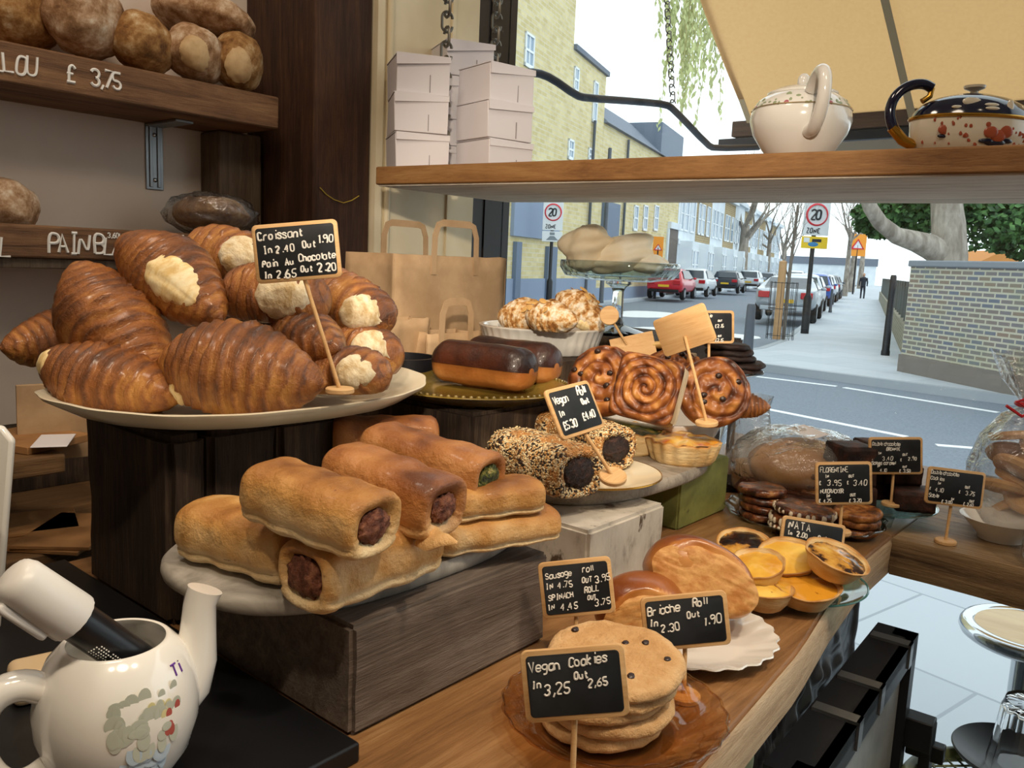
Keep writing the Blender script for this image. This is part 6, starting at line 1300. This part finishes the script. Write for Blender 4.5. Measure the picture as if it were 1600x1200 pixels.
# ------------------------------------------------------------ paper carrier bags
def carrier(label, corner_px, x, ztop_px, w, dpt, zb, handles=2, lean=0, hw=.09, hh=.075):
    a = PXp(*corner_px, x); H = a.z-zb; t = thing('paper_bag', label, 'paper bag', (x, a.y, zb), None, 'brown paper carrier bags'); rnd = random.Random(int(w*1e4)); th = .0012
    # front faces +x, width along y, gusset towards -y
    def wall(f, nu, nv):
        vs = []; fs = []
        for i in range(nu+1):
            for j in range(nv+1): vs.append(f(i/nu, j/nv))
        for i in range(nu):
            for j in range(nv): k = i*(nv+1)+j; fs.append((k, k+1, k+nv+2, k+nv+1))
        return vs, fs
    sq = lambda v: 1-.12*v*0
    def p_front(u, v): return (.006*nz(u*4, v*4, w, 1)-.012*v*0, w*u, H*v+.004*nz(u*6, 0, 1, 1)*v)
    def p_back(u, v): return (-dpt+.006*nz(u*4, v*4, w+3, 1), w*u, H*v)
    def p_g0(u, v): return (-dpt*u, -.0+.022*math.sin(PI*u)*v*.9+.003*nz(u*5, v*5, 2, 1), H*v)
    def p_g1(u, v): return (-dpt*u, w-.022*math.sin(PI*u)*v*.9, H*v)
    mb = MB()
    for f in (p_front, p_back, p_g0, p_g1): mb.add(*wall(f, 14, 14))
    mb.add([(0, 0, .001), (-dpt, 0, .001), (-dpt, w, .001), (0, w, .001)], [(0, 1, 2, 3)])
    o = mb.build('sack', m_kraft, t, sharp=180); so = o.modifiers.new('s', 'SOLIDIFY'); so.thickness = .0012
    for k in range(handles):
        xx = .003 if k == 0 else -dpt-.003; y0 = w*.5-hw/2; pts = [(y0, H-.035), (y0+.002, H+hh*.6), (y0+.010, H+hh*.93), (y0+.022, H+hh), (y0+hw-.022, H+hh), (y0+hw-.010, H+hh*.93), (y0+hw-.002, H+hh*.6), (y0+hw, H-.035)]
        s = .0065; ring = []
        for i, (y, z) in enumerate(pts):
            c = Vector((0, w*.5-y, H-z+hh*.4)); dn = (Vector((0, pts[min(i+1, 7)][0]-pts[max(i-1, 0)][0], pts[min(i+1, 7)][1]-pts[max(i-1, 0)][1]))).normalized(); nn_ = Vector((0, -dn.z, dn.y))*s
            ring.append([Vector((xx-.0008, y, z))+nn_, Vector((xx+.0008, y, z))+nn_, Vector((xx+.0008, y, z))-nn_, Vector((xx-.0008, y, z))-nn_])
        MB().loft(ring).build('handle', m_kraft, t, smooth=False)
    return t
carrier('large brown paper carrier bag with two flat handles, beside the window frame', (617, 396), -1.115, 0, .30, .135, ZC, 2, hw=.115, hh=.060)
carrier('small brown paper bag with one handle in front of the large bag', (668, 522), -1.02, 0, .135, .06, ZC, 1, hw=.075, hh=.055)
carrier('plain brown paper bag crumpled in front of the large bag at its left', (604, 500), -1.06, 0, .10, .05, ZC, 0)
# ------------------------------------------------------------ loaves
GLV = 'loaves on the upper bread shelf'
def loaf(label, px, py, d, R3, r, seed, mat, group=GLV, name='bread_loaf', patch=None):
    t = thing(name, label, 'loaf', P(px, py, d), R3, group); mb = MB()
    mb.sphere((0, 0, 0), r, 56, 36, lambda v: (1+.07*nz(v.x, v.y, v.z, 2, seed)+.025*nz(v.x, v.y, v.z, 6, seed))*(1 if v.z > -.35 else 1-.25*(-v.z-.35))*(1/((abs(v.x)**2.6+abs(v.y)**2.6+abs(v.z)**2.6)**(1/2.6))*.5+.5)); mb.build('crust', mat, t, sharp=180)
    if patch:
        d0 = Vector(patch).normalized(); x = d0.orthogonal().normalized(); y = d0.cross(x); vs = []; fs = []; n = 16
        for i in range(n+1):
            for j in range(n+1):
                u, w = i/n*2-1, j/n*2-1; uu = u*math.sqrt(1-w*w/2); ww = w*math.sqrt(1-u*u/2); e = math.hypot(uu, ww); v = (d0+x*uu*.62*(1+.2*nz(uu*3, ww*3, seed, 1))+y*ww*.72*(1+.2*nz(ww*3, uu*3, seed, 1))).normalized()
                k = (1+.07*nz(v.x, v.y, v.z, 2, seed)+.025*nz(v.x, v.y, v.z, 6, seed))*(1/((abs(v.x)**2.6+abs(v.y)**2.6+abs(v.z)**2.6)**(1/2.6))*.5+.5)*(1.03-.06*e**4); vs.append((v.x*r[0]*k, v.y*r[1]*k, v.z*r[2]*k))
        for i in range(n):
            for j in range(n): k = i*(n+1)+j; fs.append((k, k+1, k+n+2, k+n+1))
        o = MB().add(vs, fs).build('burst_crumb', NM('loaf_crumb', [(.3, 'ba9465'), (.7, 'd3b384')], 30, 5, bump=.6), t, sharp=180); o['label'] = 'pale burst side of the loaf'
    return t
RL = Rcam((.96, -.2, -.1), (.1, .97, .1))
loaf('dark crusted loaf at the far left end of the upper shelf', 28, 22, 1.50, RL, (.066, .075, .072), 1, m_bread2)
loaf('large pale floured loaf second from the left on the upper shelf', 132, 30, 1.52, RL, (.060, .075, .078), 2, m_bread)
loaf('round brown loaf in the middle of the upper shelf', 222, 72, 1.58, RL, (.055, .065, .058), 3, m_bread2)
loaf('floured loaf with a pale burst side, right of the middle loaf', 305, 88, 1.64, RL, (.051, .065, .055), 4, m_bread, patch=(.55, -.8, -.25))
loaf('rightmost small loaf of the upper shelf, beside the dark post', 372, 100, 1.70, RL, (.046, .062, .060), 5, m_bread2, patch=(.6, -.75, -.35))
loaf('long floured loaf lying on top of the two loaves at the right', 318, 28, 1.70, RL, (.105, .07, .040), 6, m_bread)
loaf('round floured loaf at the left end of the lower bread shelf', 2, 322, 1.48, RL, (.056, .06, .05), 7, m_bread, None)
m_bagp = THIN('crinkled_clear_bag', 'f4f4f2', 3.0, .10, 1.4, .10, 'dcdcdc', 1.0)
t = loaf('bagged loaf in crinkled clear plastic on the lower bread shelf', 330, 336, 1.72, Rcam((.97, -.02, .1), (0, .97, .1)), (.075, .06, .034), 8, m_bread2, None, 'bagged_bread')
MB().sphere((0, 0, 0), (.094, .07, .043), 40, 26, lambda v: 1+.10*nz(v.x, v.y, v.z, 4, 3)+.05*nz(v.x, v.y, v.z, 11, 3)).build('plastic_bag', m_bagp, t, sharp=180)
# ------------------------------------------------------------ big bagged loaf on the counter and a clear bag beside the bowl
q = PZ(1212, 792, ZC); q = Vector((-.50, 1.36, ZC))
t = thing('bagged_cake', 'round golden loaf on a dark board wrapped in clear plastic behind the florentines', 'loaf', q)
MB().sphere((0, 0, .055), (.088, .080, .048), 48, 30, lambda v: 1+.05*nz(v.x, v.y, v.z, 2, 4)).build('loaf', NM('tan_loaf', [(.3, 'a8713a'), (.7, 'c4935a')], 9, 5, bump=.3), t, sharp=180)
MB().lathe([(.001, .001), (.10, .001), (.105, .012), (.095, .03), (.001, .032)], 48).build('base', NM('dark_cake_base', [(.3, '4a2416'), (.7, '74402a')], 12, 4), t)
MB().sphere((0, 0, .062), (.120, .112, .0605), 52, 34, lambda v: 1+.07*nz(v.x, v.y, v.z, 4, 7)+.04*nz(v.x, v.y, v.z, 11, 3)).build('plastic_bag', m_bagp, t, sharp=180)
MB().hexa([(-.02, -.03, .119), (.03, -.05, .113), (.045, -.015, .119), (-.005, .005, .125)], [(-.02, -.03, .120), (.03, -.05, .114), (.045, -.015, .120), (-.005, .005, .126)]).build('paper_label', m_card, t, smooth=False)
# bags of biscuits at the right
m_sable = NM('sable_biscuit', [(.3, 'c08a52'), (.7, 'd9aa72')], 25, 5, bump=.5)
def giftbag(label, px, py, d, R, Hh, ribbon, seed, bowl=False):
    b = P(px, py, d); b.z = ZC+.003; t = thing('biscuit_bag', label, 'bag of biscuits', b, None, 'cellophane bags of biscuits'); rnd = random.Random(seed)
    for k in range(12):
        a = rnd.uniform(0, 2*PI); rr = R*rnd.uniform(.15, .5); MB().lathe([(.001, -.006), (R*.42, -.006), (R*.46, 0), (R*.42, .006), (.001, .007)], 26).build('biscuit', m_sable, t, loc=(rr*math.cos(a), rr*math.sin(a), .02+Hh*.50*k/12), R=frame_z((rnd.uniform(-.8, .8), rnd.uniform(-.8, .8), 1)))
    mb = MB(); rings = []
    for k, z in ((.3, 0), (.85, .004), (1.0, .06), (1.02, .35), (.9, .52), (.5, .66), (.22, .71), (.24, .74), (.55, .86), (.75, 1.0)):
        rings.append([(R*k*(1+.12*nz(math.cos(q)*1.5, math.sin(q)*1.5, z*4, 1, seed)+(.12*math.sin(q*7+seed) if z > .6 else .03*math.sin(q*5+z*9)))*math.cos(q), R*k*(1+.12*nz(math.cos(q)*1.5, math.sin(q)*1.5, z*4, 1, seed)+(.12*math.sin(q*7+seed) if z > .6 else 0))*math.sin(q), Hh*z+.008*math.sin(q*5+seed)*(1 if z > .9 else 0)) for q in (2*PI*i/64 for i in range(64))])
    mb.loft(rings, True, False); mb.build('cellophane', m_bagp, t, sharp=180)
    mr = S('ribbon_'+ribbon, ribbon, .4); mb = MB(); z = Hh*.725; rr = R*.30
    mb.tube([(rr*math.cos(2*PI*k/24), rr*math.sin(2*PI*k/24), z) for k in range(25)], .004, 8, False)
    f = Vector((.643*-.2+.77*.2, 0, 0)); cx = Vector((CR.x, CR.y, 0)); vw = -Vector((FW.x, FW.y, 0)).normalized()
    for s, up_ in ((-1, .012), (1, .002)):
        p0 = vw*rr+Vector((0, 0, z)); mb.tube([p0, p0+cx*s*.022+Vector((0, 0, .014)), p0+cx*s*.040+Vector((0, 0, .006)), p0+cx*s*.024+Vector((0, 0, -.002)), p0], .0028, 6); mb.tube([p0, p0+cx*s*.03+Vector((0, 0, -.015)), p0+cx*s*.055+Vector((0, 0, -.012+up_))], .0024, 6)
    mb.build('ribbon', mr, t); MB().hexa([vw*R*1.0+cx*-.036+Vector((0, 0, Hh*.38)), vw*R*1.0+cx*-.018+Vector((0, 0, Hh*.40)), vw*R*1.02+cx*-.002+Vector((0, 0, Hh*.58)), vw*R*1.02+cx*-.02+Vector((0, 0, Hh*.57))], [vw*R*1.03+cx*-.036+Vector((0, 0, Hh*.38)), vw*R*1.03+cx*-.018+Vector((0, 0, Hh*.40)), vw*R*1.05+cx*-.002+Vector((0, 0, Hh*.58)), vw*R*1.05+cx*-.02+Vector((0, 0, Hh*.57))]).build('tag', m_card, t, smooth=False)
giftbag('tall cellophane bag of biscuits tied with a red ribbon', 1590, 820, 1.28, .075, .265, 'c41f2c', 3)
giftbag('cellophane bag of biscuits tied with a purple ribbon, at the frame edge', 1672, 890, 1.10, .055, .19, '6a4aa0', 5)
bw_ = PZ(1562, 842, ZC+.003); o = MB().lathe([(.001, 0), (.03, 0), (.032, .006), (.052, .028), (.056, .032), (.052, .031), (.030, .010), (.001, .008)], 48).build('white_saucer', m_white); setm(o, (bw_.x, bw_.y, ZC+.0035)); tag(o, 'white shallow bowl on the window counter before the ribbon bag', 'bowl')
# ------------------------------------------------------------ teapot with marker pen on the black slab
ZB = 1.141; q = PZ(172, 1212, ZB); dq = (q-Vector((0, 0, EYE))).dot(FW); sc = 146*dq/F
sc = .0518; KZ = 1.27; q = P(182, 992, .555); q.z = ZB; dq = .555
t = thing('teapot', 'white open teapot with a painted flower garden, holding a marker pen', 'teapot', q, frame(_r*.80+_f*.60))
prof = [(.02, 0), (.60, 0), (.64, .04), (.66, .06), (.86, .30), (.98, .62), (1.0, .85), (.95, 1.10), (.82, 1.34), (.66, 1.48), (.62, 1.50), (.59, 1.49), (.62, 1.42), (.80, 1.25), (.90, 1.0), (.92, .75), (.80, .35), (.55, .10), (.02, .08)]
prof = [(r, z*KZ) for r, z in prof]
MB().lathe([(r*sc, z*sc) for r, z in prof], 80).build('body', m_white, t, sharp=60)
mb = MB(); mb.tube([(x*sc, 0, z*sc) for x, z in ((.62, .90), (.86, 1.10), (.98, 1.40), (1.02, 1.75), (1.05, 2.15), (1.12, 2.34))], [.40*sc, .36*sc, .29*sc, .24*sc, .215*sc, .235*sc], 24); mb.build('spout', m_white, t)
mb = MB(); mb.tube(sm([(x*sc, -.04*sc, z*sc) for x, z in ((-.80, 1.44), (-1.10, 1.62), (-1.42, 1.52), (-1.58, 1.15), (-1.54, .70), (-1.36, .36), (-1.08, .26), (-.78, .42))]), .19*sc, 18); mb.build('handle', m_white, t)
def opt(a, z, k=1.003):
    for (r0, z0), (r1, z1) in zip(prof[:10], prof[1:10]):
        if z0 <= z <= z1 and z1 > z0: r = r0+(r1-r0)*(z-z0)/(z1-z0); return Vector((r*sc*math.cos(a)*k, r*sc*math.sin(a)*k, z*sc))
def blobs(name, col, items, parent=t):
    mb = MB()
    for a, z, w, h in items: 
        c = opt(a, z); R3 = frame_z(Vector((math.cos(a), math.sin(a), .0)), (0, 0, 1)); mb2 = MB().sphere((0, 0, 0), (h*sc, w*sc, .002*sc), 14, 8); mb.add([R3 @ Vector(v)+c for v in mb2.v], mb2.f)
    mb.build(name, S(name+'_glaze', col, .2, coat=.5), parent)
rnd = random.Random(12)
A0 = -1.5
blobs('painted_foliage', 'bcc2b4', [(A0+rnd.uniform(-.34, .5), rnd.uniform(.80, 1.5), rnd.uniform(.05, .12), rnd.uniform(.06, .14)) for _ in range(34)])
blobs('painted_blue_bells', 'b4c8d8', [(A0+.05+rnd.uniform(-.26, .24), rnd.uniform(.36, .84), rnd.uniform(.06, .13), rnd.uniform(.08, .15)) for _ in range(30)])
blobs('painted_red_flowers', 'b0564e', [(A0+.42+rnd.uniform(-.1, .1), rnd.uniform(.9, 1.3), .045, .07) for _ in range(8)])
blobs('painted_yellow_flowers', 'd8cf9a', [(A0+.25+rnd.uniform(-.15, .15), rnd.uniform(1.0, 1.5), .05, .07) for _ in range(8)])
for nm, a0, z0, txt in (('purple_lettering', A0+.55, 1.55, 'Ti'), ('purple_lettering', A0-1.75, 1.45, 'e')):
    mb = MB()
    for i, ch in enumerate(txt):
        for st in glyph(ch): mb.tube([opt(a0+.13*i+p.x*.11, min(1.33*KZ, z0+p.y*.16), 1.004) for p in st], .013*sc, 6)
    mb.build(nm, S('violet_glaze', '6a3f9a', .3), t)
mk = thing('marker_pen', 'fat marker pen with white cap standing in the open teapot', 'marker pen', P(196, 1022, dq-.005), frame_z(P(24, 904, dq-.06)-P(196, 1022, dq-.005), CU))
Lm = (P(24, 904, dq-.06)-P(196, 1022, dq-.005)).length; rm = 39*(dq-.03)/F
MB().lathe([(.001, -.035), (rm*.78, -.035), (rm*.80, -.03), (rm*.80, Lm*.60), (.001, Lm*.60)], 36).build('barrel', S('black_pen_barrel', '15161a', .3), mk, sharp=40)
mb = MB(); mb.lathe([(rm*.8, Lm*.50), (rm*1.0, Lm*.50), (rm*1.02, Lm*.53), (rm*.93, Lm*.96), (rm*.80, Lm*1.02), (rm*.5, Lm*1.045), (.001, Lm*1.05)], 40, lambda r, z, a: (r*(1+.012*math.cos(a*20)), z)); m_cap = S('white_plastic_cap', 'd8d5d0', .35); c = mb.build('cap', m_cap, mk, sharp=50)
MB().box((-rm*1.28, -rm*.22, Lm*.58), (-rm*.9, rm*.22, Lm*.98)).build('clip', m_cap, c, bevel=.002)
mb = MB(); rnd = random.Random(1)
for i in range(5):
    for j in range(16):
        a = -1.1+.16*i; z = -.004+Lm*.022*j; 
        if rnd.random() < .8: mb.sphere((rm*.80*math.sin(a), -rm*.80*math.cos(a), z), (.0006, .0004, Lm*.007), 6, 4)
mb.build('printed_lines', m_chalk, mk)
q = P(112, 985, dq+.12); t = thing('plastic_remote', 'cream plastic case lying behind the teapot', 'case', (q.x, q.y, ZB+.0005), frame(_r*.8+_f*.6)); MB().box((-.045, -.02, 0), (.045, .02, .026)).build('case', S('cream_plastic', 'c9b08c', .45), t, bevel=.007, seg=4)
MB().box((-.030, -.0205, .010), (.030, -.0195, .012)).build('seam', S('case_seam', '8f7a5e', .6), t)
# ------------------------------------------------------------ low shelves on the left with folded paper bags
m_lowshelf = WOOD('old_shelf_board', [(.25, '4a3522'), (.5, '6d5032'), (.8, '8c6a45')], 'Y', 1.3, bump=.5)
LX = -1.33
za = PXp(50, 716, LX).z; zb2 = PXp(60, 868, LX).z; ye = PXp(102, 700, LX).y
o = MB().box((-1.758, -.5, za-.03), (LX, ye, za)).build('low_shelf', m_lowshelf, bevel=.003); tag(o, 'short worn wooden shelf at the left, level with the croissant platter base', 'shelf')
o = MB().box((-1.758, -.5, zb2-.03), (LX, .9, zb2)).build('low_shelf', m_lowshelf, bevel=.003); tag(o, 'lower worn wooden shelf at the left holding flat brown paper bags', 'shelf')
o = MB().box((-1.758, -.5, zb2+.001), (-1.70, .90, za-.031)).build('back_board', m_darkblock); tag(o, 'dark back board between the two low shelves at the left', 'board')
m_kraft2 = NM('folded_kraft', [(.3, '8a6138'), (.7, 'a5784a')], 10, 4, rough=.85, bump=.1)
def flat(label, px, py, z, w, d, ang, th=.006, mat=None, x=LX-.09):
    q = PZ(px, py, z); o = MB().box((-w/2, -d/2, 0), (w/2, d/2, th)).build('folded_paper_bag', mat or m_kraft2, bevel=.001); setm(o, (q.x, q.y, z+.0005), rz(math.radians(ang))); return tag(o, label, 'paper bag', 'flat paper bags on the low shelves')
for k, (px, py, ang, lab) in enumerate(((22, 832, 10, 'flat brown paper bag at the left end of the lower shelf'), (30, 822, -18, 'flat brown paper bag lying crooked on the left pile'), (110, 838, 38, 'flat brown paper bag at the right of the lower shelf'), (116, 832, 44, 'top flat brown paper bag of the right pile, beside the dark block'))): flat(lab, px, py, zb2+(.0065 if k in (1, 3) else 0), .12, .17, ang)
flat('crumpled brown bag end lying on the upper low shelf', 45, 692, za, .14, .12, 20, .012)
flat('small white printed slip on the end of the upper low shelf', 84, 690, za+.013, .05, .09, 60, .002, m_card)
q = PXp(118, 660, -1.40); o = MB().box((-.004, -.09, 0), (.004, .09, .13)).build('paper_bag', m_kraft); setm(o, (-1.44, q.y+.02, za-.035), rz(math.radians(-12)) @ Matrix.Rotation(.12, 3, 'Y')); tag(o, 'brown paper sheet standing upright behind the dark timber block at the left', 'paper bag')
# white holder at the left edge
c0 = P(-52, 790, .70); t = thing('tape_holder', 'white plastic holder with a black ribbed knob at the left edge', 'holder', (c0.x, c0.y, ZB), frame(_r))
zc_ = c0.z-ZB; s1 = .70/F
mb = MB(); mb.loft([[(-.05, y, 0), (-.012, y, 0), (.006, y, zc_*.55), (.0155, y, zc_*1.0), (.017, y, zc_+.030), (.008, y, zc_+.036), (-.05, y, zc_+.036)] for y in (-.004, .004)]); mb.build('front_cheek', m_white, t, bevel=.003, seg=3)
mb = MB(); mb.loft([[(-.05, y, 0), (-.012, y, 0), (.010, y, zc_+.045), (.0, y, zc_+.058), (-.05, y, zc_+.058)] for y in (.05, .058)]); mb.build('rear_cheek', m_white, t, bevel=.003, seg=3)
mb = MB(); mb.lathe([(.001, -.02), (.016, -.02), (.018, -.014), (.018, .004), (.001, .006)], 40, lambda r, z, a: (r*(1+.05*math.cos(a*20)), z)); mb.build('knob', m_black, t, loc=(-.006, -.012, zc_+.006), R=Matrix.Rotation(PI/2, 3, 'X'))
# ------------------------------------------------------------ things below the window counter, right
m_panelgrey = NM('smeared_grey_glass', [(.3, '87898a'), (.7, 'a3a5a4')], 5, 5, rough=.25, bump=.02)
FX = -.275; YA, YB = .58, 1.12
a_top = PXp(1395, 985, -.16); 
pt = [(.0, 0)]
t = thing('steel_framed_panel', 'grey panel in a black steel frame standing against the counter front', 'panel', (0, 0, 0))
zP = 1.0; A = PZ(1372, 972, 1.0); Bq = PZ(1190, 1196, 1.0); A2 = PZ(1402, 985, 1.0); dirp = (Bq-A).normalized(); nrm = Vector((dirp.y, -dirp.x, 0)); nrm = nrm if nrm.dot(A2-A) > 0 else -nrm
wtop_ = .055; E0 = A; E1 = A+dirp*.62
def slab(n0, n1, s0, s1, z0, z1): 
    b = [E0+dirp*s0+nrm*n0, E0+dirp*s1+nrm*n0, E0+dirp*s1+nrm*n1, E0+dirp*s0+nrm*n1]; return [(p.x, p.y, z0) for p in b], [(p.x, p.y, z1) for p in b]
mb = MB(); mb.hexa(*slab(0, wtop_, 0, .46, .985, 1.0)); mb.hexa(*slab(wtop_-.03, wtop_, 0, .028, .1, 1.0)); mb.hexa(*slab(wtop_-.03, wtop_, .43, .46, .1, 1.0)); mb.hexa(*slab(wtop_-.012, wtop_, 0, .46, .965, 1.0)); mb.build('frame', m_black, t, smooth=False)
MB().hexa(*slab(wtop_-.02, wtop_-.012, .028, .43, .1, .966)).build('panel', m_panelgrey, t, smooth=False)
for s in (.045, .20, .30): mb = MB(); mb.hexa(*slab(.004, wtop_+.003, s, s+.018, .998, 1.004)); mb.hexa(*slab(wtop_-.001, wtop_+.003, s, s+.018, .97, 1.004)); mb.build('clip', m_steel, t, smooth=False)
L0 = PXp(1405, 1130, (E0+nrm*wtop_).x); 
mb = MB(); mb.hexa(*slab(wtop_-.02, wtop_+.035, -.012, .02, .835, .88)); mb.hexa(*slab(wtop_+.02, wtop_+.035, -.02, .012, .74, .87)); mb.hexa(*slab(wtop_, wtop_+.05, -.02, .0, .815, .84)); mb.build('latch', m_black, t, bevel=.002)
MB().hexa(*slab(.01, .03, .1, .14, 0, .1)).build('foot', m_black, t, smooth=False); MB().hexa(*slab(.01, .03, .38, .42, 0, .1)).build('foot', m_black, t, smooth=False); MB().hexa(*slab(.0, .05, 0, .46, .085, .105)).build('bottom_rail', m_black, t, smooth=False)
# stool tucked outside
stp = PZ(1612, 985, .76); t = thing('bar_stool', 'round bar stool with a pale wooden seat and a thick chrome rim', 'stool', (stp.x, stp.y, 0)); ds_ = (Vector((stp.x, stp.y, .76))-Vector((0, 0, EYE))).dot(FW); rs_ = 88*ds_/F
MB().lathe([(.001, .74), (rs_*.93, .74), (rs_*.93, .762), (.001, .766)], 64).build('seat', NM('pale_ply', [(.3, 'd9b480'), (.7, 'e8c893')], 4, 3, stretch=(1, 6, 1), rough=.35), t); mb = MB(); mb.tube([(rs_*math.cos(2*PI*k/64), rs_*math.sin(2*PI*k/64), .75) for k in range(65)], .018, 12, False); mb.build('rim', m_chrome, t)
MB().lathe([(.001, .02), (.03, .02), (.03, .74), (.001, .74)], 24).build('column', m_chrome, t); MB().lathe([(.001, 0), (rs_*1.0, 0), (rs_*.95, .015), (.05, .03), (.001, .03)], 48).build('base', m_chrome, t)
# cafe table with plate and tumbler
TZc = .80; tq = PZ(1590, 1262, TZc); t = thing('cafe_table', 'round green metal cafe table with a mesh top at the lower right corner', 'table', (tq.x, tq.y, 0)); dt_ = (Vector((tq.x, tq.y, TZc))-Vector((0, 0, EYE))).dot(FW); rt = 158*dt_/F
m_tgreen = S('olive_green_enamel', '8c9668', .4); mb = MB(); mb.tube([(rt*math.cos(2*PI*k/96), rt*math.sin(2*PI*k/96), TZc-.008) for k in range(97)], .011, 10, False); mb.build('rim', m_tgreen, t)
mb = MB(); st = .016
k = -rt
while k < rt:
    h_ = math.sqrt(max(0, rt*rt-k*k))
    for sgn in (1, -1):
        c = Vector((.707, .707*sgn, 0)); o_ = Vector((-.707*sgn, .707, 0)); mb.tube([o_*k-c*h_+Vector((0, 0, TZc-.006)), o_*k+c*h_+Vector((0, 0, TZc-.006))], .0016, 4)
    k += st
mb.build('mesh_top', m_tgreen, t); MB().lathe([(.001, 0), (.18, 0), (.18, .01), (.03, .03), (.022, .06), (.022, TZc-.012), (.001, TZc-.012)], 28).build('pedestal', m_tgreen, t)
pq = PZ(1592, 1196, TZc+.004); m_dkplate = S('charcoal_stoneware', '3a4048', .4); rp_ = 96*((Vector(pq)-Vector((0, 0, EYE))).dot(FW))/F
o = MB().lathe([(.001, 0), (rp_*.6, 0), (rp_*.95, .014), (rp_, .02), (rp_*.98, .022), (rp_*.6, .007), (.001, .006)], 64).build('dark_plate', m_dkplate); setm(o, (pq.x, pq.y, TZc-.002)); tag(o, 'dark charcoal plate on the green table under the upturned tumbler', 'plate')
gq = PZ(1597, 1190, TZc+.007); rg = 55*((Vector(gq)-Vector((0, 0, EYE))).dot(FW))/F; hg = .105
def fl(r, z, a): return (r*(1-.05*abs(math.cos(a*6))*(1 if .015 < z < hg*.9 else .3)), z)
o = MB().lathe([(rg, 0), (rg, .012), (rg*.92, .04), (rg*.80, hg*.9), (rg*.72, hg), (rg*.05, hg), (rg*.05, hg-.008), (rg*.66, hg-.010), (rg*.76, hg*.85), (rg*.88, .04), (rg*.95, 0)], 72, fl, False, True).build('tumbler', m_glass, sharp=50); setm(o, (pq.x+.01, pq.y-.01, TZc+.0045)); tag(o, 'fluted clear glass tumbler turned upside down on the dark plate', 'glass')

# a tall clear bag beside the bun bowl and a black tin behind the croissants
q = PZ(1163, 778, ZC); t = thing('plastic_bag', 'tall empty looking clear plastic bag between the bun bowl and the bagged loaf', 'bag', (q.x-.02, q.y+.05, ZC+.001)); mb = MB(); rings = []
for k, z in ((.5, 0), (1, .01), (1.05, .06), (.95, .11), (.8, .14), (.95, .165)): rings.append([(.035*k*(1+.2*nz(math.cos(a)*2, math.sin(a)*2, z*20, 1, 4))*math.cos(a), .035*k*(1+.2*nz(math.cos(a)*2, math.sin(a)*2, z*20, 1, 4))*math.sin(a), z) for a in (2*PI*i/40 for i in range(40))])
mb.loft(rings, True, False).build('film', m_bagp, t, sharp=180); MB().lathe([(.001, .002), (.026, .002), (.027, .05), (.001, .052)], 24).build('contents', m_sable, t)
q = P(628, 556, 1.30); o = MB().lathe([(.001, 0), (.05, 0), (.055, .012), (.055, q.z-ZC), (.050, q.z-ZC), (.049, .02), (.001, .018)], 40).build('black_tin', m_black); setm(o, (-1.01, .66, ZC) if False else (q.x, q.y, ZC)); tag(o, 'black tin standing between the croissant platter and the paper bags', 'tin')
